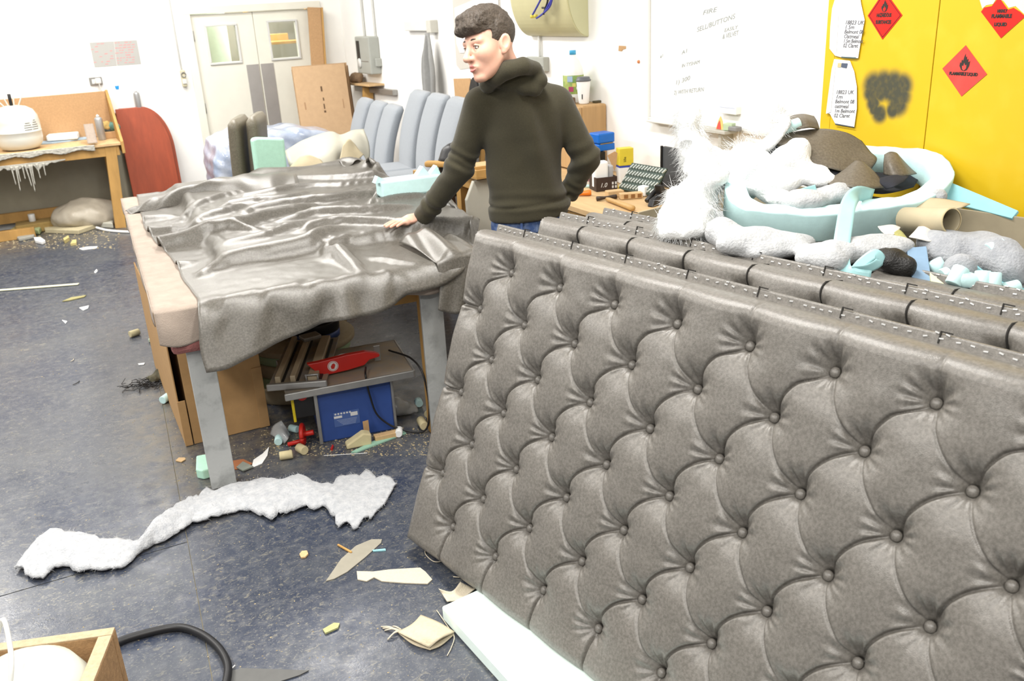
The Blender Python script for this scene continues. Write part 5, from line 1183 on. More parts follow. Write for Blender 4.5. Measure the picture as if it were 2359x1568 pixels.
# two order sheets taped to the left edge of the doors
M_order = mat('order_paper', (252, 252, 252), 0.75, 0.02, 6, gain=0.92); M_pen = mat('pen_ink', (96, 96, 104), 0.7, 0)
def order_sheet(name_l, poly, fold, lines, x0, y0, dy, extra):
    c = PX(*poly[0], YX); t = thing('order_sheet', name_l, 'paper', c)
    P = [PX(x, y, YX-0.006) for x, y in poly]; o = np.mean(P, 0); pts = [(-(p[1]-o[1]), p[2]-o[2]) for p in P]
    fr_ = frame(V(YX-0.006, o[1], o[2]), (0, -1, 0), (0, 0, 1)); prism('sheet', M_order, pts, 0.0006, fr_, t)
    P = [PX(x, y, YX-0.008) for x, y in fold]; o = np.mean(P, 0); prism('folded_edge', mat('order_paper_fold', (236, 236, 234), 0.8, 0.04, 30, gain=0.86), [(-(p[1]-o[1]), p[2]-o[2]) for p in P], 0.0006, frame(V(YX-0.008, o[1], o[2]), (0, -1, 0), (0.0, 0, 1)), t)
    for k, (s, w) in enumerate(lines):
        A = PX(x0-k*0.9, y0+k*dy, YX-0.0075); Bp = PX(x0-k*0.9+w, y0+k*dy+w*0.02, YX-0.0075)
        lettering('handwriting', M_pen, s, frame(A, Bp-A, V(0, 0, 1)), 0.020, t, width=np.linalg.norm(Bp-A), shear=0.25)
    for poly_, col in extra:
        P = [PX(x, y, YX-0.0085) for x, y in poly_]; o = np.mean(P, 0); prism('print_block', mat('print_%d_%d_%d' % col, col, 0.7, 0.02), [(-(p[1]-o[1]), p[2]-o[2]) for p in P], 0.0003, frame(V(YX-0.0085, o[1], o[2]), (0, -1, 0), (0, 0, 1)), t)
order_sheet('upper handwritten order sheet taped to the edge of the yellow cabinet', [(1923, 0), (1930, -30), (1978, -30), (1984, 10), (1992, 46), (1984, 90), (1977, 134), (1940, 132), (1924, 128), (1911, 112), (1913, 60), (1917, 20)],
    [(1917, 20), (1926, 0), (1932, 30), (1927, 122), (1911, 112), (1913, 60)],
    [('18823 UK', 42), ('1.5m', 20), ('Belmont 08', 44), ('Oatmeal', 34), ('1.5m Belmont', 44), ('02 Claret', 34)], 1946, 56, 10.6, [([(1938, 130), (1972, 132), (1972, 135), (1938, 133)], (90, 110, 110))])
order_sheet('lower handwritten order sheet taped to the edge of the yellow cabinet', [(1922, 136), (1958, 140), (1968, 165), (1974, 200), (1974, 250), (1968, 292), (1924, 284), (1912, 262), (1903, 260), (1908, 220), (1916, 160)],
    [(1916, 160), (1925, 150), (1920, 200), (1914, 258), (1903, 262), (1908, 220)],
    [('18823 UK', 40), ('1m', 14), ('Belmont 08', 44), ('oatmeal', 32), ('1m Belmont', 46), ('02 Claret', 36)], 1925, 216, 10.8, [([(1930, 145), (1938, 145), (1937, 155), (1929, 155)], (220, 200, 150)), ([(1939, 145), (1953, 146), (1950, 157), (1938, 155)], (90, 100, 120)), ([(1924, 284), (1968, 292), (1968, 294), (1924, 287)], (70, 80, 90))])

# ================================================================== right-hand bench
RZ = 0.80
rb = thing('side_bench', 'plywood topped bench along the right wall crowded with tools', 'workbench', (2.7, 4.2, 0))
boxb('bench_top', M_ply, (2.37, 2.9, RZ-0.03), (XR-0.005, 5.55, RZ), rb); boxb('front_rail', M_wood, (2.39, 2.95, RZ-0.11), (2.43, 5.5, RZ-0.03), rb)
for x, y in ((2.40, 2.97), (2.40, 5.45), (3.0, 2.97), (3.0, 5.45)): boxb('leg', M_wood, (x, y-0.035, 0), (x+0.07, y+0.035, RZ-0.03), rb)
boxb('shelf_board', M_hard, (2.45, 2.95, 0.25), (3.05, 5.5, 0.27), rb)
tube('air_hose', mat('blue_air_hose', (40, 84, 200), 0.4, 0.03), [(2.36, 4.35, 0.62), (2.345, 4.15, 0.70), (2.335, 3.95, 0.66), (2.34, 3.75, 0.52), (2.36, 3.6, 0.30), (2.38, 3.45, 0.05), (2.38, 3.2, 0.012)], 0.010, label='blue air hose hanging below the front of the side bench', cat='hose')
# cupboard on the bench
M_oak = mat('oak_veneer', (204, 164, 112), 0.55, 0.08, 5, stretch=(8, 8, 0.5))
cyx = PY(1342, 245, 4.70)[0]; cz1 = PX(1402, 238, XR)[2]
cp = thing('oak_cupboard', 'small oak veneer cupboard standing on the side bench behind the man', 'cupboard', (2.9, 4.95, RZ))
boxb('carcass', M_oak, (cyx, 4.70, RZ+0.001), (XR-0.004, 5.30, cz1), cp, bevel=0.012)
boxb('door', mat('oak_door', (210, 172, 122), 0.5, 0.06, 5, stretch=(8, 8, 0.5)), (cyx-0.02, 4.71, RZ+0.01), (cyx-0.001, 5.29, cz1-0.008), cp)
boxb('red_sticker', M_red, (cyx-0.0215, 4.72, cz1-0.10), (cyx-0.0195, 4.78, cz1-0.02), cp, bevel=0)
# drinks bottle, cup, dark things on the cupboard
bp_ = PY(1322, 232, 4.92); bx_, by_ = bp_[0], 4.92
jb = thing('juice_bottle', 'big white plastic bottle with blue cap and green label on the cupboard', 'bottle', (bx_, by_, cz1))
M_btl = mat('milky_plastic', (246, 246, 240), 0.3, 0.02, gain=0.88)
lathe('body', M_btl, [(0.001, 0), (0.058, 0), (0.064, 0.008), (0.064, 0.17), (0.060, 0.20), (0.042, 0.245), (0.022, 0.27), (0.018, 0.285), (0.018, 0.295)], (bx_, by_, cz1), (0, 0, 1), jb)
lathe('cap', mat('sky_blue_cap', (84, 190, 240), 0.4, 0.02), [(0.0205, 0.285), (0.0205, 0.308), (0.019, 0.311), (0.001, 0.311)], (bx_, by_, cz1), (0, 0, 1), jb)
lathe('label', mat('green_fruit_label', (124, 166, 84), 0.5, 0.1, 26, col2=(196, 206, 120)), [(0.0646, 0.055), (0.0652, 0.056), (0.0652, 0.165), (0.0646, 0.166)], (bx_, by_, cz1), (0, 0, 1), jb, caps=False)
for an, z, w, col in ((-135, 0.085, 0.030, (186, 70, 110)), (-118, 0.11, 0.022, (226, 216, 120)), (-100, 0.09, 0.016, (246, 246, 236)), (-140, 0.145, 0.034, (180, 206, 232))):
    a_ = R(an); c_ = V(bx_, by_, cz1)+V(0.0655*math.cos(a_), 0.0655*math.sin(a_), z); box('label_patch', mat('patch_%d' % an, col, 0.5, 0.03), c_, (w, 0.002, w), jb, rz=a_+math.pi/2, bevel=0.0008)
cpq = PY(1345, 237, 4.80); cq = V(cpq[0]+0.0, 4.80, cz1)
cu = thing('coffee_cup', 'white paper coffee cup with dark lid on the cupboard', 'cup', cq)
lathe('cup', M_paper, [(0.001, 0.001), (0.030, 0.001), (0.032, 0.006), (0.043, 0.135), (0.043, 0.137)], cq, (0, 0, 1), cu)
lathe('lid', mat('grey_cup_lid', (110, 112, 116), 0.4, 0.04), [(0.046, 0.134), (0.047, 0.142), (0.042, 0.145), (0.039, 0.158), (0.034, 0.160), (0.001, 0.158)], cq, (0, 0, 1), cu)
prism('logo', M_dark, [(-0.003, 0), (0.003, 0), (0.004, 0.03), (-0.002, 0.03)], 0.0005, frame(cq+V(-0.026, -0.0245, 0.03), (0.69, -0.72, 0), (-0.05, -0.05, 1)), cu)
box('tool_case', mat('brown_case', (130, 104, 84), 0.7, 0.1, 20), V(cq[0]-0.09, 4.86, cz1+0.02), (0.10, 0.07, 0.038), rz=R(20), bevel=0.006, label='small brown case on the cupboard left of the coffee cup', cat='case')
box('wire_coil', mat('dark_olive_tin', (92, 84, 60), 0.5, 0.1), V(cq[0]+0.10, 4.78, cz1+0.007), (0.09, 0.03, 0.012), rz=R(8), bevel=0.003, label='flat dark tool on the cupboard right of the coffee cup', cat='tool')
# on the bench top
def bpx(x, y, z=RZ+0.001): return PZ(x, y, z)
p = bpx(1352, 433); gb = thing('glue_bottle', 'white squeezy bottle with pale cyan foot beside the man’s elbow', 'bottle', p)
lathe('body', M_btl, [(0.030, 0.016), (0.033, 0.02), (0.033, 0.11), (0.026, 0.15), (0.010, 0.165), (0.006, 0.20), (0.001, 0.20)], p+V(0.03, 0.03, 0), (0, 0, 1), gb); lathe('foot', M_cyan, [(0.001, 0), (0.034, 0), (0.034, 0.016), (0.03, 0.017)], p+V(0.03, 0.03, 0), (0, 0, 1), gb)
lathe('print_band', mat('pink_print', (206, 150, 160), 0.6, 0.1, 60), [(0.0332, 0.035), (0.0336, 0.036), (0.0336, 0.07), (0.0332, 0.071)], p+V(0.03, 0.03, 0), (0, 0, 1), gb, caps=False)
a = bpx(1375, 442); b = bpx(1421, 437)
d_ = unit(b-a); n_ = V(-d_[1], d_[0], 0); L_ = np.linalg.norm(b-a)
db = thing('dark_carton', 'dark brown carton with white lettering open on the side bench', 'carton', (a+b)/2)
M_dkcard = mat('dark_brown_carton', (66, 50, 44), 0.6, 0.06, 20)
DFr = frame((0, 0, 0), d_, n_)
for c_, sz in (((a+b)/2+n_*0.003, (L_, 0.006, 0.075)), ((a+b)/2+n_*0.107, (L_, 0.006, 0.075)), (a+n_*0.055, (0.006, 0.11, 0.075)), (b+n_*0.055, (0.006, 0.11, 0.075))): box('panel', M_dkcard, c_+V(0, 0, 0.0385), sz, db, fr=DFr, bevel=0.001)
box('base', M_dkcard, (a+b)/2+n_*0.055+V(0, 0, 0.004), (L_, 0.11, 0.006), db, fr=DFr)
lettering('lettering', M_ink, '1.0', frame(a+d_*0.018-n_*0.0006+V(0, 0, 0.022), d_, V(0, 0, 1)), 0.034, db, shear=0.3)
for i in range(2):
    for j in range(2): box('print_mark', M_ink, a+d_*(L_*0.80+0.018*i)-n_*0.0006+V(0, 0, 0.02+0.02*j), (0.010, 0.0008, 0.014), db, fr=DFr, bevel=0)
box('white_packet', M_paper, (a+b)/2-d_*0.02+n_*0.05+V(0, 0, 0.085), (0.085, 0.05, 0.15), fr=frame((0, 0, 0), d_, n_), bevel=0.012, label='white packet standing in the dark brown carton', cat='packet')
box('grey_packet', mat('grey_plastic', (206, 206, 208), 0.4, 0.04), (a+b)/2+d_*0.045+n_*0.07+V(0, 0, 0.07), (0.03, 0.05, 0.12), fr=DFr, bevel=0.008, label='grey packet wedged beside the white packet', cat='packet')
stk = bpx(1408, 425); bk = V(2.80, 4.42, RZ+0.001)
box('storage_box', M_dark, bk+V(0, 0.03, 0.085), (0.16, 0.12, 0.168), rz=R(4), bevel=0.004, label='black box stacked under the blue plastic case', cat='box')
zc_ = RZ+0.172
a2 = PY(1380, 366, 4.40); b2 = PY(1416, 360, 4.40)
bl_ = thing('blue_case', 'bright blue plastic parts case on top of the black box', 'case', V((a2[0]+b2[0])/2, 4.42, zc_))
M_bcase = mat('bright_blue_plastic', (14, 116, 220), 0.35, 0.04)
cc = V((a2[0]+b2[0])/2, 4.45, zc_)
box('tray', M_bcase, cc+V(0, 0, 0.020), (0.115, 0.10, 0.040), bl_, rz=R(3), bevel=0.006); box('lid', M_bcase, cc+V(0, 0, 0.072), (0.115, 0.10, 0.058), bl_, rz=R(3), bevel=0.008); box('seam', mat('brass_strip', (190, 160, 90), 0.4, 0.05, metal=0.4), cc+V(0, -0.0505, 0.042), (0.09, 0.002, 0.004), bl_, rz=R(3), bevel=0)
p = bpx(1432, 424)
yb = thing('yellow_box', 'yellow and white carton with a blue stripe standing at the back of the bench', 'carton', p)
yfr = frame((0, 0, 0), (0.97, -0.25, 0), (0.25, 0.97, 0)); pc = p+V(0.05, 0.04, 0)
box('white_part', M_paper, pc+V(0, 0, 0.045), (0.085, 0.06, 0.088), yb, fr=yfr); box('blue_stripe', mat('carton_blue', (64, 84, 190), 0.6, 0.02), pc+V(0, 0, 0.094), (0.086, 0.061, 0.010), yb, fr=yfr, bevel=0); box('yellow_part', mat('carton_yellow', (250, 226, 70), 0.55, 0.03), pc+V(0, 0, 0.148), (0.0852, 0.0602, 0.098), yb, fr=yfr)
lettering('lettering', M_dark, 'lille', frame(pc-yfr[2]*0.0306-yfr[1]*0.003+V(0, 0, 0.12), V(0, 0, 1), -yfr[1]), 0.022, yb)
prism('cardboard_flap', M_card, [(-0.03, 0.03), (0.015, 0.05), (0.03, 0.04), (0.022, -0.03), (0.012, -0.06)], 0.003, frame(pc+V(-0.085, 0.0, 0.135), (0.95, -0.3, 0), (0, 0, 1)), yb)
# strip trays
M_tray = mat('green_black_tray', (58, 76, 66), 0.6, 0.15, 30); M_tip = mat('white_tips', (206, 216, 210), 0.5, 0.05)
tr = thing('fixings_tray', 'dark green tray holding slanting rows of white fixings, propped on the bench', 'tray', bpx(1470, 442))
tA = bpx(1424, 440); tB = bpx(1502, 456); tux = unit(tB-tA); tup = unit(V(0.45, 0.28, 0.62)); tF = frame((0, 0, 0), tux, tup); TLn = np.linalg.norm(tB-tA)*1.02
nb_ = np.cross(tux, tF[2])
if nb_[2] < 0: nb_ = -nb_
tcen = tA+tux*TLn/2+tF[2]*0.09+V(0, 0, 0.004)
box('tray_board', M_tray, tcen, (TLn, 0.165, 0.012), tr, fr=tF)
for r_ in range(4):
    for k in range(12):
        c_ = tcen+tux*(-TLn/2+0.012+k*TLn/12.2+0.004*r_)+tF[2]*(-0.06+0.04*r_)+nb_*0.011
        an = 0.55; box('fixing', M_tip, c_, (0.007, 0.028, 0.009), tr, fr=frame((0, 0, 0), tux*math.cos(an)-tF[2]*math.sin(an), tF[2]*math.cos(an)+tux*math.sin(an)), bevel=0.001)
t2 = thing('fixings_strip', 'short dark strip of white fixings lying in front of the tray', 'tray', bpx(1458, 446))
for k in range(6):
    c_ = bpx(1444+k*7.0, 441+k*1.2)+V(0, 0, 0.012)
    if k == 0: box('strip', M_tray, bpx(1461, 444)+V(0, 0, 0.008), (0.13, 0.03, 0.015), t2, fr=frame((0, 0, 0), tux*V(1, 1, 0), (0, 1, 0)))
    box('fixing', M_tip, c_+V(0, 0, 0.007), (0.006, 0.026, 0.008), t2, rz=R(20), bevel=0.001)
lathe('tape_roll', mat('yellow_tape', (240, 206, 40), 0.5, 0.03), [(0.006, 0), (0.018, 0), (0.018, 0.026), (0.006, 0.026), (0.006, 0)], bpx(1431, 437), (0, 0, 1), caps=False, label='small yellow tape roll beside the dark carton', cat='tape')
# chisel with orange handle
p0 = bpx(1326, 452)+V(0, 0, 0.012); p1 = bpx(1362, 450)+V(0, 0, 0.016)
oc = thing('chisel', 'chisel with an orange handle lying on the side bench', 'chisel', p0-V(0, 0, 0.012)); C_ = [p0+(p1-p0)*t for t in (0, 0.05, 0.3, 0.8, 0.97, 1.0)]
vs, fs = rings_vf2(C_, [0.006, 0.009, 0.011, 0.016, 0.0155, 0.012], p1-p0, 18); mesh_obj('handle', vs, fs, mat('orange_plastic', (250, 140, 40), 0.4, 0.04), oc, smooth=True); cyl('blade', M_steel, p0-(p1-p0)*0.6-V(0, 0, 0.006), p0, 0.004, parent=oc, seg=10)
# hammer
h0 = bpx(1398, 464)+V(0, 0, 0.014); h1 = bpx(1458, 487)+V(0, 0, 0.016)
hm = thing('hammer', 'upholstery hammer with a pale wooden handle lying on the side bench', 'hammer', h0-V(0, 0, 0.014)); C_ = [h0+(h1-h0)*t for t in (0, 0.1, 0.5, 0.9, 1.0)]
vs, fs = rings_vf2(C_, [0.009, 0.012, 0.013, 0.015, 0.0145], h1-h0, 18); mesh_obj('handle', vs, fs, mat('pale_handle_wood', (206, 166, 104), 0.5, 0.08, 20), hm, smooth=True)
g0 = bpx(1375, 463)+V(0, 0, 0.013); g1 = bpx(1420, 458)+V(0, 0, 0.013); M_head = mat('dark_iron', (78, 66, 56), 0.5, 0.1, 20, metal=0.4)
tube('head', M_head, [g0, g0+(g1-g0)*0.25, g0+(g1-g0)*0.5, g0+(g1-g0)*0.8, g1], np.array([0.013, 0.011, 0.008, 0.009, 0.012, 0.012]), hm, n=6, seg=12)
# wooden blocks
wb2 = bpx(1415, 455); box('pine_block', M_ply, wb2+V(0.015, 0.02, 0.018), (0.09, 0.05, 0.034), fr=frame((0, 0, 0), (0.95, -0.2, 0), (0.2, 0.95, 0)), label='pine block behind the hammer', cat='block')
wn = thing('slotted_block', 'pale block with square notches right of the hammer head', 'block', bpx(1452, 462)); w0 = bpx(1452, 458)
wfr = frame((0, 0, 0), (0.93, -0.32, 0), (0.32, 0.93, 0)); box('block', M_ply, w0+V(0.01, 0.01, 0.016), (0.12, 0.045, 0.03), wn, fr=wfr)
for k in (-0.032, 0.006, 0.042): box('notch', mat('notch_brown', (150, 104, 56), 0.7, 0.05), w0+V(0.01, 0.01, 0.016)+wfr[1]*k-wfr[2]*0.0225, (0.022, 0.002, 0.02), wn, fr=wfr, bevel=0)
# stapler, box and dark panel at the right
st_ = thing('staple_gun', 'black staple gun on the side bench beside the white fibre', 'staple gun', bpx(1505, 478)); s0 = bpx(1490, 476)
prism('body', M_dark, [(0, 0), (0.13, 0), (0.15, 0.03), (0.13, 0.06), (0.09, 0.10), (0.06, 0.10), (0.075, 0.05), (0.02, 0.035)], 0.035, frame(s0, (0.9, 0.3, 0), (0, 0, 1)), st_, bevel=0.006); cyl('grip', M_dark, s0+V(0.02, 0.03, 0.02), s0+V(0.10, 0.05, 0.07), 0.013, parent=st_, seg=12)
box('label_box', M_paper, bpx(1486, 452)+V(0.02, 0.02, 0.028), (0.075, 0.05, 0.05), rz=R(12), label='small white box behind the staple gun', cat='box')
a = PX(1522, 374, 3.0); mn = thing('leaning_board', 'dark grey panel leaning on the wall at the back of the side bench', 'panel', V(3.0, 4.0, RZ)); b = bpx(1522, 440)
box('panel', mat('charcoal_panel', (86, 88, 90), 0.6, 0.08, 20), V(3.02, 3.86, RZ+0.115), (0.02, 0.32, 0.22), mn, bevel=0.003); box('edge', M_dark, V(3.008, 4.025, RZ+0.115), (0.012, 0.012, 0.226), mn, bevel=0.002)
# bits seen between the man's arm and body
box('parcel', M_ply, V(2.56, 4.9, RZ+0.11), (0.10, 0.12, 0.22), rz=R(10), bevel=0.004, label='pale wooden box on the bench seen past the man’s elbow', cat='box')
box('purple_packet', mat('purple_packet', (150, 146, 206), 0.5, 0.05), V(2.56, 4.9, RZ+0.25), (0.09, 0.10, 0.06), rz=R(10), bevel=0.01, label='purple packet on top of the pale wooden box', cat='packet')
# oval framed chair back, card and board between chairs and bench
a = PX(1073, 210, 2.98); b = PX(1112, 210, 2.98); zt_ = PX(1092, 172, 2.98)[2]; yc_ = (a[1]+b[1])/2; hw = abs(a[1]-b[1])/2
ov = thing('oval_back_chair', 'black oval chair back with a wooden rim against the wall behind the man', 'chair', (2.9, yc_, 0))
pts = [(hw*math.cos(t), (zt_-1.0)/1.0*math.sin(t)) for t in np.linspace(0, 2*math.pi, 36, endpoint=False)]
ofr = frame(V(3.02, yc_, 1.0), (0, -1, 0), (0.06, 0, 1))
prism('wood_rim', M_wood, pts, -0.03 if np.cross(V(0, -1, 0), V(0.06, 0, 1))[0] > 0 else 0.03, ofr, ov, bevel=0.004)
o2_ = frame(V(2.985, yc_, 1.0), (0, -1, 0), (0.06, 0, 1)); prism('steel_trim', M_steel, [(x*0.84, y*0.97) for x, y in pts], 0.006, o2_, ov); prism('black_pad', M_dark, [(x*0.72, y*0.94) for x, y in pts], 0.012, frame(V(2.974, yc_, 1.0), (0, -1, 0), (0.06, 0, 1)), ov, bevel=0.003)
for s in (-1, 1): beam('leg', M_wood, (2.98, yc_+s*hw*0.7, 0.85), (2.86, yc_+s*hw*0.9, 0.0), 0.035, 0.035, ov)
box('seat', M_dark, (2.86, yc_, 0.48), (0.36, hw*1.9, 0.07), ov, bevel=0.015)
wall_poly('card_sheet', M_card, [(1046, 181), (1084, 180), (1090, 300), (1056, 300)], 0.006, 'brown card sheet on the wall behind the man’s shoulder', 'card', plane=XR-0.004, axis='x')
# wooden armed chair and a beige board behind the man's arm
ar = thing('armchair', 'black armchair with a wooden armrest behind the man’s sleeve', 'chair', (2.2, 5.2, 0)); q = PY(998, 377, 5.15)
beam('armrest', M_wood, PY(980, 377, 5.15), PY(1035, 378, 5.05), 0.06, 0.035, ar, bevel=0.012); qq = PY(1024, 372, 5.10)
f_ = lambda Q: sd_ell(Q, V(qq[0]+0.08, 5.10, qq[2]-0.02), (0.12, 0.10, 0.13))+0.006*fbm(Q, 20, 2)
sdf_obj('black_pad', M_dark, f_, V(qq[0]-0.15, 4.85, qq[2]-0.3), V(qq[0]+0.35, 5.35, qq[2]+0.2), 0.012, ar)
box('seat', M_dark, (qq[0]+0.05, 5.12, 0.46), (0.40, 0.36, 0.09), ar, bevel=0.02)
for dx, dy in ((-0.12, -0.15), (0.22, -0.15), (-0.12, 0.15), (0.22, 0.15)): beam('leg', M_wood, (qq[0]+dx, 5.12+dy, qq[2]-0.06 if dx < 0 else 0.44), (qq[0]+dx, 5.12+dy, 0), 0.04, 0.04, ar)
bq = PY(1078, 440, 4.5); bq2 = PY(1112, 530, 4.5)
bb = thing('beige_board', 'pale beige board standing beside the bench behind the man', 'board', (bq[0]+0.1, 4.5, 0))
prism('board', mat('pale_beige_board', (206, 202, 188), 0.7, 0.03, 8), [(0.02, 0), (0.30, 0), (0.30, bq[2]+0.06), (0.05, bq[2]+0.05), (0.0, bq[2]-0.05)], 0.03, frame(V(bq[0]-0.015, 4.52, 0.001), (1, 0, 0), (0, 0, 1)), bb, bevel=0.004)
tq = V(bq[0]+0.13, 4.50, bq[2]+0.065)
wt = thing('wooden_tray', 'small wooden tray on top of the beige board', 'tray', tq)
box('base', M_wood, tq+V(0, 0, 0.008), (0.20, 0.12, 0.012), wt, bevel=0.002); box('side', M_wood, tq+V(0, -0.055, 0.030), (0.20, 0.012, 0.045), wt); box('side', M_wood, tq+V(0, 0.055, 0.030), (0.20, 0.012, 0.045), wt); box('side', M_wood, tq+V(-0.095, 0, 0.030), (0.012, 0.11, 0.045), wt); box('side', M_wood, tq+V(0.095, 0, 0.030), (0.012, 0.11, 0.045), wt)
# ================================================================== waste box between the headboards and the yellow cabinet
BU = unit(V(HB_U[0], HB_U[1], 0)); BW = V(-BU[1], BU[0], 0)
if BW[0] < 0: BW = -BW
BO = V(1.87, 2.66, 0); BLn, BWd = 1.62, 0.46
def bxp(a, b, z): return BO+BU*a+BW*b+V(0, 0, z)
wbx = thing('waste_box', 'big open brown cardboard box of upholstery scraps behind the headboards', 'box', bxp(BLn/2, BWd/2, 0))
M_cin = mat('grey_brown_cardboard', (172, 160, 134), 0.85, 0.05, 20)
BFr = frame((0, 0, 0), BU, BW)
for a, b, sx, sy, h in ((BLn/2, 0.005, BLn, 0.009, 1.03), (BLn/2, BWd-0.005, BLn, 0.009, 1.13), (0.005, BWd/2, 0.009, BWd-0.02, 1.06), (BLn-0.005, BWd/2, 0.009, BWd-0.02, 1.10)):
    box('side_panel', M_card if b < 0.1 else M_cin, bxp(a, b, h/2+0.001), (sx, sy, h), wbx, fr=BFr, bevel=0.002)
box('base_panel', M_card, bxp(BLn/2, BWd/2, 0.006), (BLn-0.02, BWd-0.02, 0.009), wbx, fr=BFr)
# white polyester wadding
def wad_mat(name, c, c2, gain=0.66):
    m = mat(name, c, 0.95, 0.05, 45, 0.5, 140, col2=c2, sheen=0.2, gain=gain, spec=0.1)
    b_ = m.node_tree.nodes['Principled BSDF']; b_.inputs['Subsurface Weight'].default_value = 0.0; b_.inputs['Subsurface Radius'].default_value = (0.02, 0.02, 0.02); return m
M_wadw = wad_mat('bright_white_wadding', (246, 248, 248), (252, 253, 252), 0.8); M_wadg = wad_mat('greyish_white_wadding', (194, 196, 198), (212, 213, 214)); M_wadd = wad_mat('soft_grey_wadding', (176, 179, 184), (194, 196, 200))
def blob(name, mt, parts, label, noise=0.012, ns=14, h=0.009, k=0.03, floor=None, cat='wadding', fine=0.0012, parent=None):
    B_ = [(PD(x, y, c), np.asarray(r if hasattr(r, '__len__') else (r, r, r), float)) for x, y, c, r in parts]
    def f(Q):
        d = None
        for c_, r_ in B_:
            e = sd_ell(Q, c_, r_); d = e if d is None else smin(d, e, k)
        return d+noise*fbm(Q, ns, 3)+fine*vnoise(Q*70)
    lo = np.min([c_-r_ for c_, r_ in B_], 0)-0.05; hi = np.max([c_+r_ for c_, r_ in B_], 0)+0.05
    return sdf_obj(name, mt, f, lo, hi, h, parent, label=label, cat=cat)
# heap that fills the box
def heap(Q):
    a = (Q-BO) @ BU; b = (Q-BO) @ BW
    d = np.maximum(np.abs(a-BLn/2)-(BLn/2-0.03), np.abs(b-BWd/2)-(BWd/2-0.03))
    top = 1.00+0.035*np.sin(a*5)+0.04*fbm(Q*V(1, 1, 0), 6, 3)
    return np.maximum(np.maximum(d, Q[:, 2]-top), 0.03-Q[:, 2])
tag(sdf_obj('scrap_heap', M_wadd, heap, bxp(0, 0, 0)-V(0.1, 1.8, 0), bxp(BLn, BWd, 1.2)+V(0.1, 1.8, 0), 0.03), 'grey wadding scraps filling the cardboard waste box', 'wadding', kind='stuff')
blob('wadding_sheet', M_wadg, [(1720, 555, 2.66, (0.10, 0.05, 0.035)), (1800, 570, 2.63, (0.12, 0.05, 0.030)), (1880, 590, 2.54, (0.07, 0.05, 0.035)), (1912, 600, 2.48, (0.045, 0.045, 0.032)), (1980, 572, 2.54, (0.09, 0.06, 0.032)), (2050, 572, 2.52, (0.08, 0.05, 0.028)), (1660, 535, 2.72, (0.05, 0.045, 0.045))],
     'long grey-white wadding spilling over the headboard under the foam ring', 0.009, 9, 0.008, 0.05)
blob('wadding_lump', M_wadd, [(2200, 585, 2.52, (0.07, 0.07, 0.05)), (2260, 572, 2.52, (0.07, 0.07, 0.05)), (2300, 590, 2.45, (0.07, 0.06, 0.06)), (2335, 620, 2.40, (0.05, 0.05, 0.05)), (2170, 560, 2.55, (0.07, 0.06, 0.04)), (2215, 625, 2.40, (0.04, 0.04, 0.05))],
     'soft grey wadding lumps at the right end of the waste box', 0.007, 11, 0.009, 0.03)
blob('wadding_lump', M_wadw, [(1745, 395, 2.93, (0.055, 0.05, 0.065)), (1715, 362, 2.96, (0.05, 0.05, 0.045)), (1775, 430, 2.90, (0.055, 0.05, 0.05)), (1705, 415, 2.94, (0.04, 0.04, 0.06)), (1790, 455, 2.86, (0.04, 0.04, 0.03))],
     'bright white wadding lump inside the left of the foam ring', 0.014, 10, 0.008, 0.03)
blob('wadding_lump', M_wadw, [(1820, 375, 2.92, (0.08, 0.05, 0.05)), (1840, 345, 2.96, (0.04, 0.04, 0.04)), (1870, 400, 2.90, (0.06, 0.04, 0.035)), (1900, 415, 2.88, (0.05, 0.04, 0.02)), (1800, 420, 2.88, (0.06, 0.05, 0.03))],
     'folded white wadding lying in front of the leather offcuts in the ring', 0.012, 10, 0.008, 0.025)
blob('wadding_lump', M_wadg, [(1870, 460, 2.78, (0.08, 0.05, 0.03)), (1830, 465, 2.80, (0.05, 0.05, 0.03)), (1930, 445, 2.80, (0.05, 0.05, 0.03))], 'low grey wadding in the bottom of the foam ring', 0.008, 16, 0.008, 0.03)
blob('wadding_tuft', M_wadg, [(2165, 452, 2.78, (0.022, 0.022, 0.022))], 'small white wadding tuft outside the right of the foam ring', 0.004, 40, 0.005)
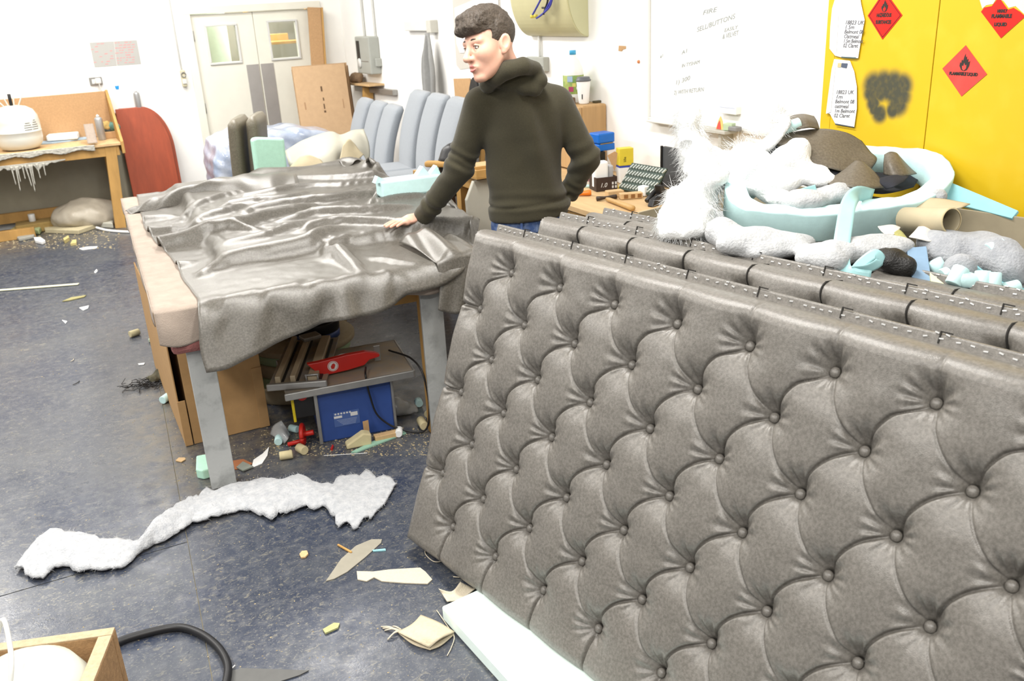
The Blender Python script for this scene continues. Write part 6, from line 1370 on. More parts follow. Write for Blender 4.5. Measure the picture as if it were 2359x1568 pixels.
# tall white fibre column with loose strands
col = [(1600, 500, 2.86, (0.085, 0.06, 0.07)), (1590, 530, 2.84, (0.10, 0.06, 0.035)), (1615, 440, 2.90, (0.070, 0.05, 0.08)), (1610, 380, 2.94, (0.055, 0.05, 0.08)), (1590, 320, 2.98, (0.045, 0.04, 0.08)), (1582, 275, 3.0, (0.035, 0.03, 0.05)), (1560, 470, 2.89, (0.04, 0.045, 0.06)), (1548, 520, 2.86, (0.05, 0.05, 0.04)), (1650, 400, 2.96, (0.04, 0.04, 0.05))]
fx = thing('fibre_fluff', 'tall fluffy column of loose white fibre rising behind the headboards', 'fibre', PD(1600, 535, 2.85))
blob('fibre_core', M_wadw, col, None, 0.020, 16, 0.009, 0.05, cat=None, parent=fx)
def strands(name, parts, n, L, parent, seed=1, rad=0.0007, down=0.5):
    rs = np.random.RandomState(seed); vs, fs = [], []
    for k in range(n):
        x, y, c, r = parts[rs.randint(len(parts))]; r = np.asarray(r); d = rs.normal(size=3); d /= np.linalg.norm(d); p = PD(x, y, c)+d*r*rs.uniform(0.85, 1.1)
        t = d*0.8+rs.normal(size=3)*0.5+V(0, 0, -down); t /= np.linalg.norm(t); l = L*rs.uniform(0.4, 1.2); cv = rs.normal(size=3)*0.6; s = unit(np.cross(t, V(0.3, 0.9, 0.2)))*rad
        b0 = len(vs)
        for i in range(5):
            q = i/4; w = s*(1-0.7*q); vs.append(p-w); vs.append(p+w); t2 = unit(t+cv*q*0.7); p = p+t2*l/4
        for i in range(4): fs.append((b0+2*i, b0+2*i+1, b0+2*i+3, b0+2*i+2))
    return mesh_obj(name, vs, fs, M_wadw, parent, kind='stuff')
strands('loose_fibres', col, 6500, 0.040, fx, 3, rad=0.0006, down=1.1)
# arching veil of fibre between the column and the heap
P = np.zeros((26, 10, 3)); top_ = smooth_path([PD(1630, 335, 2.98), PD(1680, 352, 3.0), PD(1730, 338, 3.0), PD(1775, 308, 3.0), PD(1812, 262, 3.0)], 26); bot_ = smooth_path([PD(1660, 420, 2.92), PD(1700, 390, 2.95), PD(1740, 360, 2.98), PD(1770, 340, 3.0), PD(1800, 300, 3.0)], 26)
for i in range(26):
    for j in range(10): q = j/9; P[i, j] = top_[i]*(1-q)+bot_[i]*q+V(0, -0.03*math.sin(math.pi*q), 0.0)
P += 0.006*fbm(P, 25, 2)[..., None]
vl = sheet('fibre_veil', wad_mat('thin_fibre_veil', (246, 248, 248), (252, 252, 252)), P, 0.012, fx, center=True)
strands('loose_fibres', [(1700, 350, 2.98, (0.05, 0.03, 0.03)), (1750, 330, 3.0, (0.04, 0.03, 0.04)), (1795, 285, 3.0, (0.03, 0.02, 0.05))], 900, 0.04, fx, 5, rad=0.0006, down=0.3)
# foam ring
rc_l, rc_r = PD(1670, 462, 2.84), PD(2172, 378, 2.94); rn, rf = PD(1890, 500, 2.68), PD(1985, 316, 3.12)
rc = (rc_l+rc_r+rn+rf)/4; ra = (rc_r-rc_l)/2; rb_ = (rf-rn)/2; rb_ = rb_-ra*(rb_@ra)/(ra@ra); rn_ = unit(np.cross(ra, rb_)); rn_ = rn_ if rn_[2] > 0 else -rn_
NR = 72; vs = []; wob = lambda t: 0.006*math.sin(3*t+1)+0.004*math.sin(7*t)
for i in range(NR):
    t = 2*math.pi*i/NR; d = ra*math.cos(t)+rb_*math.sin(t); n1 = unit(d); c_ = rc+d+rn_*wob(t); th, hh = 0.072, 0.095
    for u_, w_ in ((0, 0), (0, -0.006), (0, -hh+0.006), (-0.006, -hh), (-th+0.006, -hh), (-th, -hh+0.006), (-th, -0.004), (-th+0.004, 0.0), (-th*0.6, 0.003), (-0.005, 0.002)):
        vs.append(c_+n1*u_+rn_*w_+rn_*0.002*math.sin(i*1.7+u_*100))
F = grid_faces(NR+1, 10, wrap_m=True) % (NR*10)
mesh_obj('foam_ring', vs, F, M_cyan, None, smooth=False, label='big pale cyan foam ring lying tilted on the scrap heap', cat='foam')
# leather offcuts
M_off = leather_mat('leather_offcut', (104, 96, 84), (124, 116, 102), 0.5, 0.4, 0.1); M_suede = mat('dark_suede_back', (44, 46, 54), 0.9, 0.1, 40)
def pd_sheet(name, mt, rows, label, cat='leather', up=6, thick=0.003, **kw):
    P = upsample(np.array([[PD(*q) for q in r] for r in rows]), up); return sheet(name, mt, P, thick, None, center=True, label=label, cat=cat, **kw)
pd_sheet('leather_offcut', M_off, [[(1768, 318, 3.02), (1830, 304, 3.04), (1895, 297, 3.06), (1950, 306, 3.08), (1985, 325, 3.08)], [(1780, 326, 2.99), (1835, 325, 2.99), (1900, 325, 3.0), (1960, 340, 3.02), (2005, 350, 3.04)], [(1790, 335, 3.0), (1845, 350, 2.96), (1910, 360, 2.95), (1970, 372, 2.97), (2020, 368, 3.0)], [(1800, 345, 3.0), (1860, 372, 2.94), (1920, 390, 2.92), (1975, 402, 2.94), (2000, 398, 2.97)]], 'large curved grey leather offcut at the back of the foam ring')
pd_sheet('leather_offcut', M_off, [[(1968, 372, 2.92), (1975, 369, 2.91), (1985, 371, 2.90), (1992, 376, 2.90)], [(1935, 398, 2.88), (1965, 395, 2.84), (1995, 396, 2.84), (2018, 400, 2.87)], [(1895, 422, 2.86), (1950, 430, 2.78), (2000, 434, 2.78), (2042, 432, 2.84)]], 'pointed grey leather offcut standing up in the middle of the ring')
pd_sheet('leather_offcut', M_off, [[(2038, 356, 2.96), (2050, 350, 2.94), (2064, 352, 2.94), (2072, 360, 2.97)], [(2036, 378, 2.93), (2050, 376, 2.89), (2075, 376, 2.90), (2095, 385, 2.95)], [(2036, 402, 2.92), (2060, 406, 2.87), (2090, 404, 2.88), (2112, 400, 2.94)]], 'curled grey leather offcut at the right inside the ring')
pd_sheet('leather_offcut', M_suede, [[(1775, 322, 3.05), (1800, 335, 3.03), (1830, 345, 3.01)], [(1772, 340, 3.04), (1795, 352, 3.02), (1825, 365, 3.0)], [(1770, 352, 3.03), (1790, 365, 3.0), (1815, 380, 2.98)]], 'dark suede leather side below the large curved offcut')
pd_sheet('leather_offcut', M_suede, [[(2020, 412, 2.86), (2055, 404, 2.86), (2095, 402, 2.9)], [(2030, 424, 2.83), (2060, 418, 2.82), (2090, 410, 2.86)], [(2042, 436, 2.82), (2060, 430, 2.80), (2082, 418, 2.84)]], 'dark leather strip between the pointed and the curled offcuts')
pd_sheet('leather_offcut', M_off, [[(1806, 286, 3.10), (1822, 268, 3.10), (1850, 263, 3.10), (1875, 268, 3.12)], [(1812, 290, 3.04), (1835, 276, 3.03), (1858, 274, 3.03), (1882, 280, 3.08)], [(1822, 296, 3.02), (1845, 296, 3.0), (1868, 294, 3.01), (1888, 298, 3.06)]], 'dark crumpled leather offcut on top of the heap by the wall')
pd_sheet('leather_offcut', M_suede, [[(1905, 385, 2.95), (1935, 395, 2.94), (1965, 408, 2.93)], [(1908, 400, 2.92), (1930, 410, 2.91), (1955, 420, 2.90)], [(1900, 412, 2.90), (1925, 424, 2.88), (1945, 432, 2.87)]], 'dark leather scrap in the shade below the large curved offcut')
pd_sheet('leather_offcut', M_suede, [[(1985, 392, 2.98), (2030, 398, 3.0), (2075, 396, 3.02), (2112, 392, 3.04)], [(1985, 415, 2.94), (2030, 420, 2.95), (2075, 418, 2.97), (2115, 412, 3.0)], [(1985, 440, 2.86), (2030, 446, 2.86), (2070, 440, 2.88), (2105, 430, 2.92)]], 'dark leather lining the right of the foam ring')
# foam cylinders
def foam_cyl(x, y, c, dirpx, r, L, label, hole=False, mt=None, z=None):
    p = PD(x, y, c) if z is None else PZ(x, y, z); q = PD(x+dirpx[0], y+dirpx[1], c+(dirpx[2] if len(dirpx) > 2 else 0)) if z is None else PZ(x+dirpx[0], y+dirpx[1], z)
    d = unit(q-p); t = thing('foam_plug', label, 'foam plug', p); cyl('plug', mt or M_cyan, p, p+d*L, r, parent=t, seg=18, rim=0.002)
    if hole: cyl('bore', M_dark, p-d*0.0006+V(0, 0, 0.25*r), p+d*0.002+V(0, 0, 0.25*r), r*0.13, parent=t, seg=8)
    return t
for (x, y, c, d, r, L, lab, ho) in ((1842, 284, 3.02, (-30, 10), 0.020, 0.062, 'white foam plug lying on the offcut at the top of the heap', False), (1812, 282, 3.06, (-10, 22), 0.020, 0.06, 'pale foam plug half behind the topmost leather offcut', False),
        (2150, 600, 2.46, (12, 20), 0.022, 0.05, 'foam plug leaning on the blue foam panel', False), (2170, 636, 2.40, (26, -10), 0.020, 0.045, 'foam plug behind the wedge-shaped one', False), (2195, 655, 2.34, (16, -30), 0.021, 0.05, 'wedge-like foam plug beside the pale yellow triangle', False),
        (2248, 652, 2.34, (-40, -12), 0.023, 0.05, 'foam plug with a dark bore facing right at the box front', True), (2262, 668, 2.33, (2, -30), 0.020, 0.05, 'upright foam plug left of the ribbed one', False), (2288, 672, 2.32, (1, -30), 0.019, 0.05, 'ribbed upright foam plug at the box front', False), (2308, 668, 2.33, (34, -8), 0.018, 0.045, 'short foam plug at the far right of the box front', False), (2276, 578, 2.42, (30, -12), 0.021, 0.045, 'foam plug with a dark bore resting on the soft grey wadding', True)):
    foam_cyl(x, y, c, d, r, L, lab, ho)
# foam panels and wedges at the right
M_bluef = mat('blue_grey_foam', (148, 178, 206), 0.9, 0.04, 30); M_cyan2 = mat('cyan_foam', (160, 218, 226), 0.9, 0.03, 40)
def slab_px(name, mt, px, th, label, cat='foam'):
    P = np.array([PD(*q) for q in px]); o = P.mean(0); ux = unit(P[1]-P[0]); n_ = unit(np.cross(P[1]-P[0], P[2]-P[0])); uy = np.cross(n_, ux)
    return prism(name, mt, [((p-o)@ux, (p-o)@uy) for p in P], th, frame(o, ux, uy), label=label, cat=cat, bevel=0.002)
slab_px('foam_board', M_bluef, [(2088, 572, 2.50), (2134, 568, 2.50), (2148, 662, 2.38), (2106, 652, 2.38)], 0.012, 'blue-grey foam panel standing at the front of the waste box')
slab_px('foam_triangle', mat('pale_yellow_foam', (240, 238, 196), 0.9, 0.03), [(2142, 626, 2.41), (2180, 656, 2.36), (2146, 654, 2.37)], 0.012, 'pale yellow foam triangle beside the blue-grey panel')
slab_px('foam_wedge', M_cyan2, [(2234, 600, 2.46), (2370, 668, 2.36), (2370, 690, 2.33), (2330, 676, 2.35)], 0.03, 'long cyan foam wedge at the right end of the waste box')
slab_px('foam_board', M_cyan2, [(2178, 412, 2.86), (2345, 482, 2.66), (2330, 500, 2.66), (2180, 470, 2.84)], 0.012, 'cyan foam panel between the ring and the yellow cabinet')
blob('black_bag', mat('black_woven_bag', (30, 28, 26), 0.45, 0.2, 80, 0.5, 200), [(2060, 600, 2.44, (0.045, 0.03, 0.03)), (2085, 615, 2.42, (0.03, 0.03, 0.03)), (2040, 590, 2.46, (0.03, 0.03, 0.02))], 'black woven bag wedged in front of the wadding', 0.004, 30, 0.006, 0.02, cat='bag')
pd_sheet('leather_band', M_tanh, [[(2050, 458, 2.80), (2110, 456, 2.78), (2170, 458, 2.74), (2235, 470, 2.70)], [(2060, 480, 2.77), (2115, 480, 2.74), (2170, 474, 2.70), (2225, 474, 2.68)], [(2080, 498, 2.75), (2120, 494, 2.72), (2170, 486, 2.68), (2215, 478, 2.66)]], 'tan leather band under the right of the foam ring')
tu = thing('leather_roll', 'rolled tan leather tube with an open end in the waste box', 'roll', PD(2180, 520, 2.56)); t0, t1 = PD(2192, 508, 2.52), PD(2085, 505, 2.68)
d_ = unit(t1-t0); vs, fs = rings_vf2([t0, t1, t1, t0+d_*0.001], [0.036, 0.036, 0.033, 0.033], d_, 28, caps=False); mesh_obj('tube', vs, fs, M_tanh, tu, smooth=True)
vs, fs = rings_vf2([t0-d_*0.001, t0, t0+d_*0.002, t0], [0.033, 0.037, 0.037, 0.033], d_, 28, caps=False); mesh_obj('rim', vs, fs, mat('cream_rim', (222, 204, 160), 0.8, 0.05), tu, smooth=True); vs, fs = rings_vf2([t0+d_*0.10, t0+d_*0.101], [0.033, 0.001], d_, 20, caps=False); mesh_obj('dark_inside', vs, fs, mat('brown_inside', (92, 72, 50), 0.9, 0.1), tu)
M_mesh = mat('white_mesh_fabric', (236, 230, 222), 0.9, 0.06, 160, 0.3, 300)
pd_sheet('mesh_fabric', M_mesh, [[(2022, 522, 2.62), (2055, 518, 2.62), (2075, 524, 2.62)], [(2030, 532, 2.58), (2050, 532, 2.58), (2068, 534, 2.58)], [(2040, 540, 2.56), (2050, 540, 2.56), (2058, 541, 2.56)]], 'white mesh fabric scrap left of the olive scrap', 'fabric')
pd_sheet('mesh_fabric', M_mesh, [[(2118, 520, 2.60), (2135, 512, 2.60), (2150, 522, 2.58), (2164, 540, 2.56)], [(2105, 535, 2.57), (2125, 532, 2.55), (2145, 540, 2.54), (2162, 546, 2.53)], [(2094, 546, 2.55), (2115, 550, 2.52), (2140, 556, 2.51), (2152, 553, 2.51)]], 'white mesh fabric scrap beside the rolled leather tube', 'fabric')
pd_sheet('olive_fabric', mat('olive_woven', (170, 166, 104), 0.9, 0.1, 120), [[(2055, 540, 2.57), (2070, 530, 2.57), (2080, 536, 2.57)], [(2070, 550, 2.54), (2085, 546, 2.54), (2092, 552, 2.54)], [(2098, 564, 2.51), (2103, 566, 2.51), (2108, 567, 2.51)]], 'olive woven scrap between two white mesh scraps', 'fabric')
# cyan ribbon hanging over the ring
M_rib = mat('cyan_film_ribbon', (186, 238, 240), 0.35, 0.06, 14, alpha=0.92)
def ribbon(pts, w, label, tw=0.0):
    Cc = smooth_path([PD(*q) for q in pts], 46); P = np.zeros((46, 6, 3)); T = np.gradient(Cc, axis=0)
    for i in range(46):
        vw = unit(CP-Cc[i]); s = unit(np.cross(T[i], vw)); s = unit(s*math.cos(tw*i/45)+vw*math.sin(tw*i/45))
        for j in range(6): P[i, j] = Cc[i]+s*w*(j/5-0.5)
    return sheet('foam_ribbon', M_rib, P, 0.0015, None, center=True, label=label, cat='ribbon')
ribbon([(2010, 452, 2.76), (1975, 446, 2.70), (1955, 470, 2.62), (1945, 520, 2.545), (1938, 575, 2.49), (1942, 620, 2.45), (1968, 636, 2.43), (2005, 642, 2.42)], 0.045, 'cyan film ribbon hanging over the foam ring onto the headboard')
ribbon([(1965, 630, 2.44), (1985, 606, 2.43), (2015, 585, 2.42), (2028, 600, 2.42), (2000, 618, 2.42), (1962, 622, 2.44)], 0.028, 'loop of cyan film ribbon on top of the rearmost headboard', 0.8)
ribbon([(1880, 432, 2.80), (1840, 445, 2.80), (1825, 470, 2.80)], 0.02, 'narrow cyan film strip across the wadding inside the ring', 0.6)
ribbon([(1690, 640, 2.62), (1712, 640, 2.60), (1735, 645, 2.58), (1752, 652, 2.57), (1735, 656, 2.57), (1718, 650, 2.59)], 0.012, 'small curl of cyan ribbon caught between the headboards', 1.2)
# ================================================================== the man
M_skin = mat('skin', (240, 188, 164), 0.5, 0.04, 22, gain=0.80, sss=0.12, spec=0.35)
M_hood = mat('dark_olive_fleece', (76, 72, 57), 0.95, 0.08, 160, 0.25, 400, sheen=0.15, spec=0.15)
M_denim = mat('blue_denim', (70, 96, 150), 0.9, 0.2, 30, 0.2, 300, col2=(140, 160, 196), ramp=(0.45, 0.75))
M_hair = mat('brown_hair', (84, 74, 64), 0.6, 0.2, 60, 0.5, 120, stretch=(1, 1, 1))
J = dict(neck=PD(1180, 178, 3.74), ls=PD(1108, 240, 3.82), le=PD(1056, 392, 3.98), lw=PD(975, 498, 4.19), rs=PD(1284, 236, 3.90), re=PD(1350, 362, 4.0), rw=PD(1312, 446, 4.12))
rgt = unit((J['rs']-J['ls'])*V(1, 1, 0)); fwd_ = V(-rgt[1], rgt[0], 0)
BFRM = (None, rgt, fwd_, V(0, 0, 1))
chest = PD(1206, 292, 3.90); waist = PD(1208, 395, 3.98); hemc = PD(1219, 478, 4.05); hipc = V(hemc[0]+0.005, hemc[1]+0.01, 0.87)
foot_l = V(hipc[0]-0.10, hipc[1]+0.04, 0); foot_r = V(hipc[0]+0.11, hipc[1]+0.0, 0)
def torso_sd(Q, g=0.0):
    d = sd_ell(Q, chest, (0.182+g, 0.118+g, 0.21+g), BFRM)
    d = smin(d, sd_caps(Q, J['ls']+rgt*0.035-V(0, 0, 0.005), J['rs']-rgt*0.035-V(0, 0, 0.005), 0.072+g), 0.06)
    d = smin(d, sd_caps(Q, J['neck']-V(0, 0, 0.02), (J['ls']+J['rs'])/2-V(0, 0, 0.06), 0.068+g, 0.10+g), 0.06)
    d = smin(d, sd_ell(Q, waist, (0.168+g, 0.112+g, 0.20+g), BFRM), 0.05)
    d = smin(d, sd_ell(Q, hemc+V(0, 0, 0.01), (0.185+g, 0.125+g, 0.12+g), BFRM), 0.05)
    return d
def arms_sd(Q, g=0.0, cut=0.0):
    l = sd_caps(Q, J['ls'], J['le'], 0.073+g, 0.060+g); l = smin(l, sd_caps(Q, J['le'], J['lw'], 0.060+g, 0.045+g), 0.03)
    r = sd_caps(Q, J['rs'], J['re'], 0.068+g, 0.060+g); r = smin(r, sd_caps(Q, J['re'], J['rw'], 0.060+g, 0.046+g), 0.03)
    return np.minimum(l, r)
def legs_sd(Q, g=0.0):
    d = sd_ell(Q, hipc, (0.168+g, 0.118+g, 0.12+g), BFRM)
    for s, ft in ((-1, foot_l), (1, foot_r)):
        hj = hipc+rgt*0.085*s-V(0, 0, 0.04); kn = (hj+ft)/2+V(0, 0.02, 0.02); an = ft+V(0, 0, 0.09)
        d = smin(d, sd_caps(Q, hj, kn, 0.085+g, 0.062+g), 0.04); d = smin(d, sd_caps(Q, kn, an, 0.062+g, 0.042+g), 0.03)
    return d
# ---- head frame: face turned over the left shoulder towards the camera
cr, cup, tocam = CM[0], -CM[1], -CM[2]
aF = R(41); fF = unit(-cr*math.cos(aF)+tocam*math.sin(aF)); fF = unit(fF*V(1, 1, 1)-V(0, 0, fF[2])-V(0, 0, 0.10))
upH = unit(V(0, 0, 1)-cr*0.25); upH = unit(upH-fF*(upH@fF)); lF = np.cross(upH, fF)
HS = 1.09; HC = PD(1128, 104, 3.62)
def hl(Q): q = (Q-HC)/HS; return np.stack([q @ fF, q @ lF, q @ upH], -1)
def hw_(f, l, u): return HC+HS*(fF*f+lF*l+upH*u)
def both(P, fn):           # mirrored feature
    return np.minimum(fn(P, 1), fn(P, -1))
def head_sd(Q):
    P = hl(Q)
    d = sd_ell(P, (-0.014, 0, 0.043), (0.097, 0.075, 0.085))
    d = smin(d, sd_ell(P, (0.032, 0, -0.018), (0.062, 0.061, 0.090)), 0.03)
    d = smin(d, sd_ell(P, (0.036, 0, -0.073), (0.050, 0.048, 0.042)), 0.025)
    d = smin(d, both(P, lambda P, s: sd_caps(P, (0.002, 0.050*s, -0.048), (0.070, 0.016*s, -0.104), 0.016, 0.014)), 0.022)
    d = smin(d, sd_ell(P, (0.078, 0, -0.104), (0.020, 0.022, 0.016)), 0.015)
    d = smin(d, both(P, lambda P, s: sd_ell(P, (0.058, 0.038*s, -0.022), (0.026, 0.020, 0.020))), 0.04)
    d = smin(d, both(P, lambda P, s: sd_caps(P, (0.085, 0.010*s, 0.022), (0.074, 0.046*s, 0.024), 0.010)), 0.014)
    d = smin(d, sd_ell(P, (0.074, 0, -0.064), (0.028, 0.032, 0.028)), 0.015)
    sock = both(P, lambda P, s: sd_ell(P, (0.099, 0.032*s, 0.003), (0.020, 0.017, 0.011)))
    d = -smin(-d, sock, 0.010)
    d = smin(d, sd_caps(P, (0.088, 0, 0.018), (0.119, 0, -0.028), 0.0075, 0.0115), 0.012)
    d = smin(d, sd_ell(P, (0.118, 0, -0.032), (0.012, 0.013, 0.011)), 0.006)
    d = smin(d, both(P, lambda P, s: sd_ell(P, (0.099, 0.0115*s, -0.034), (0.011, 0.007, 0.008))), 0.010)
    d = -smin(-d, both(P, lambda P, s: sd_ell(P, (0.106, 0.007*s, -0.0425), (0.006, 0.003, 0.003))), 0.002)
    for up_, z0, z1 in ((1, 0.0102, 0.0045), (0, -0.0072, -0.0015)):
        d = smin(d, both(P, lambda P, s: np.minimum(sd_caps(P, (0.083, 0.019*s, 0.001), (0.0905, 0.031*s, z0), 0.0040), sd_caps(P, (0.0905, 0.031*s, z0), (0.079, 0.045*s, z1), 0.0040))), 0.003)
    d = smin(d, np.minimum(sd_caps(P, (0.093, -0.022, -0.064), (0.1035, 0, -0.059), 0.0045, 0.0058), sd_caps(P, (0.1035, 0, -0.059), (0.093, 0.022, -0.064), 0.0058, 0.0045)), 0.005)
    d = smin(d, np.minimum(sd_caps(P, (0.092, -0.019, -0.069), (0.1005, 0, -0.0745), 0.0045, 0.0068), sd_caps(P, (0.1005, 0, -0.0745), (0.092, 0.019, -0.069), 0.0068, 0.0045)), 0.005)
    d = -smin(-d, sd_caps(P, (0.102, -0.020, -0.0665), (0.102, 0.020, -0.0665), 0.0022), 0.002)
    # ears
    def ear(P, s):
        E = P-np.array([-0.012, 0.079*s, -0.006]); c_, s_ = math.cos(0.25), math.sin(0.25)
        E = np.stack([E[:, 0]*c_+E[:, 2]*s_, E[:, 1]*1.0-0.35*s*(-E[:, 0]), -E[:, 0]*s_+E[:, 2]*c_], -1)
        o = sd_ell(E, (0, 0, 0), (0.020, 0.0085, 0.034)); i = sd_ell(E, (0.003, 0.008*s, 0.004), (0.011, 0.0075, 0.020)); o = -smin(-o, i, 0.004)
        return smin(o, sd_ell(E, (0.004, 0, -0.030), (0.008, 0.006, 0.009)), 0.006)
    d = smin(d, both(P, ear), 0.008)
    nk = hl(J['neck'][None, :])[0]
    d = smin(d, sd_caps(P, (-0.028, 0, -0.02), nk+np.array([0.01, 0, 0.01]), 0.052, 0.052), 0.03)
    return d*HS
body_f = lambda Q: np.minimum(np.minimum(smin(torso_sd(Q, -0.038), arms_sd(Q, -0.018), 0.02), legs_sd(Q, -0.016)), sd_caps(Q, J['neck']-V(0, 0, 0.08)+fwd_*0.03, hw_(-0.03, 0, -0.04), 0.045, 0.045))
VS, FS = [], []
def add_patch(f, lo, hi, h):
    v, f_ = surface_nets(f, lo, hi, h); FS.append(f_+sum(len(x) for x in VS)); VS.append(v)
add_patch(body_f, hipc-V(0.45, 0.45, 0.88), V(hipc[0]+0.45, hipc[1]+0.6, 1.60), 0.016)
add_patch(head_sd, HC-V(0.19, 0.19, 0.21), HC+V(0.19, 0.19, 0.18), 0.0031)
def hand_sd(Wp, d, n, s, curl, flat=True):
    """palm and five fingers; d fingers, n back of hand, s thumb side"""
    fr_ = (None, d, s, n); segs = []
    pal = lambda Q: smin(smin(sd_ell(Q, Wp+d*0.050+n*0.0, (0.056, 0.042, 0.017), fr_), sd_caps(Q, Wp-d*0.03, Wp+d*0.03, 0.027, 0.027), 0.02), sd_caps(Q, Wp+d*0.082+s*0.030, Wp+d*0.078-s*0.030, 0.0125, 0.0115), 0.015)
    for off, L, r in ((0.031, 0.074, 0.0092), (0.0105, 0.082, 0.0095), (-0.0105, 0.076, 0.0090), (-0.030, 0.060, 0.0080)):
        p = Wp+d*(0.088-abs(off)*0.15)+s*off+n*0.002; dd = d+s*off*2.2
        for k, (fr1, b) in enumerate(((0.45, curl[0]), (0.30, curl[1]), (0.25, curl[2]))):
            dd = unit(dd-n*b); q = p+dd*L*fr1; segs.append((p, q, r*(1-0.08*k), r*(1-0.08*(k+1)))); p = q
    p = Wp+d*0.018+s*0.028-n*0.004
    for L, dd, r in ((0.042, unit(d*0.62+s*0.75-n*0.2), 0.0135), (0.032, unit(d*0.85+s*0.45-n*0.2), 0.0105), (0.026, unit(d*0.95+s*0.2-n*0.15), 0.0095)):
        q = p+dd*L; segs.append((p, q, r, r*0.92)); p = q
    def f(Q):
        e = pal(Q); fg = None
        for a_, b_, ra, rb in segs:
            c_ = sd_caps(Q, a_, b_, ra, rb); fg = c_ if fg is None else np.minimum(fg, c_)
        return smin(e, fg, 0.008)
    return f, segs
lwp = PD(956, 506, 4.20); ltip = PZ(879, 524, 0.878); dl = unit(ltip-lwp); nl = unit(V(0, 0, 1)-dl*dl[2]); sl = np.cross(dl, nl); sl = sl if sl[1] > 0 else -sl
hf, segs_l = hand_sd(lwp+nl*0.004, dl, nl, sl, (0.02, 0.16, 0.10)); add_patch(hf, lwp-V(0.22, 0.14, 0.09), lwp+V(0.10, 0.14, 0.07), 0.0028)
dr_ = unit(V(-0.35, 0.75, -0.5)); nr = unit(np.cross(dr_, V(0, 0, 1))); nr = nr if nr[0] > 0 else -nr; sr = np.cross(dr_, nr); sr = sr if sr[2] > 0 else -sr
hf2, _ = hand_sd(J['rw']+dr_*0.03, dr_, nr, sr, (0.3, 0.5, 0.4)); add_patch(hf2, J['rw']-V(0.16, 0.06, 0.2), J['rw']+V(0.12, 0.26, 0.14), 0.0045)
man = mesh_obj('person', np.concatenate(VS), np.concatenate(FS), M_skin, None, smooth=True, label='man in a dark olive hoodie and blue jeans looking back, hand resting on the leather', cat='person')
# eyes, brows, lips
for s in (1, -1):
    ec_ = hw_(0.0795, 0.0315*s, 0.0015); er = 0.0128*HS
    gz_ = unit(CP-ec_) if s else fF; gz_ = unit(gz_*0.85+fF*0.35)
    ey = lathe('eye', mat('eye_white', (212, 202, 196), 0.25, 0.02), [(er*math.sin(t) if 0 < t < math.pi else 1e-4, -er*math.cos(t)) for t in np.linspace(0, math.pi, 14)], ec_, gz_, man, seg=20)
    lathe('iris', mat('brown_iris', (62, 48, 40), 0.3, 0.1, 200), [(0.0072*HS, 0.0109*HS), (0.0066*HS, 0.0119*HS), (1e-4, 0.0121*HS)], ec_, gz_, ey, seg=18); lathe('pupil', M_dark, [(0.0026*HS, 0.0121*HS), (0.0024*HS, 0.0124*HS), (1e-4, 0.0125*HS)], ec_, gz_, ey, seg=14)
    C_ = smooth_path([hw_(0.0920, 0.014*s, 0.0280), hw_(0.0905, 0.025*s, 0.0315), hw_(0.083, 0.040*s, 0.0285), hw_(0.072, 0.050*s, 0.0190)], 12); vs, fs = rings_vf(C_, np.array([0.002, 0.0036, 0.0042, 0.0044, 0.0044, 0.0042, 0.004, 0.0038, 0.0034, 0.003, 0.0024, 0.001])*0.72, 8); mesh_obj('eyebrow', vs, fs, M_hair, man, smooth=True)
for s in (1, -1):
    C_ = smooth_path([hw_(0.0845, 0.0185*s, 0.0015), hw_(0.0945, 0.031*s, 0.0098), hw_(0.083, 0.0455*s, 0.0045)], 10); vs, fs = rings_vf(C_, 0.0013, 6); mesh_obj('eyelash', vs, fs, M_hair, man, smooth=True)
M_lip = mat('lips', (214, 132, 126), 0.45, 0.05, gain=0.8)
for z0, z1, r in ((-0.0640, -0.0592, 0.0050), (-0.0690, -0.0742, 0.0060)):
    C_ = smooth_path([hw_(0.0945, -0.020, z0), hw_(0.1045, -0.007, z1+0.0008), hw_(0.1055, 0, z1), hw_(0.1045, 0.007, z1+0.0008), hw_(0.0945, 0.020, z0)], 14); rr_ = r*HS*np.sin(np.linspace(0.15, math.pi-0.15, 14)); vs, fs = rings_vf(C_, rr_, 8); mesh_obj('lip', vs, fs, M_lip, man, smooth=True)
# hair
def hair_sd(Q):
    P = hl(Q)
    top = sd_ell(P, (-0.012, 0, 0.050), (0.104, 0.0785, 0.086)); side = sd_ell(P, (-0.016, 0, 0.043), (0.0995, 0.0775, 0.0875))
    qf = sd_caps(P, (0.055, 0.040, 0.100), (0.075, -0.030, 0.098), 0.028, 0.028); qf = smin(qf, sd_caps(P, (0.086, 0.036, 0.078), (0.100, -0.026, 0.070), 0.018, 0.020), 0.02); qf = smin(qf, sd_ell(P, (0.01, 0, 0.100), (0.075, 0.060, 0.042)), 0.03)
    shell = smin(smin(top, qf, 0.03), side, 0.01)
    A = 0.066+0.25*np.clip(0.02-P[:, 0], -0.08, 0.0)-P[:, 2]-0.12*np.abs(P[:, 1])
    B = np.maximum(P[:, 0]-0.030+0.5*(P[:, 2]-0.03), -0.002-P[:, 2]); Cc = np.maximum(P[:, 0]+0.030, -0.078-P[:, 2]); Sb = np.maximum(np.abs(P[:, 0]-0.018)-0.010, -0.034-P[:, 2])
    reg = smin(smin(A, B, 0.02), np.minimum(Cc, Sb), 0.012)
    flow = np.stack([P[:, 0]*35+P[:, 1]*20, P[:, 1]*140-P[:, 0]*30, P[:, 2]*60], -1)
    d = shell+0.0035*fbm(flow, 1, 2)*sstep(0.03, 0.08, P[:, 2])+0.001*vnoise(P*400)
    return np.maximum(d, reg)*HS
sdf_obj('hair', M_hair, hair_sd, HC-V(0.18, 0.18, 0.14), HC+V(0.18, 0.18, 0.22), 0.0036, man)
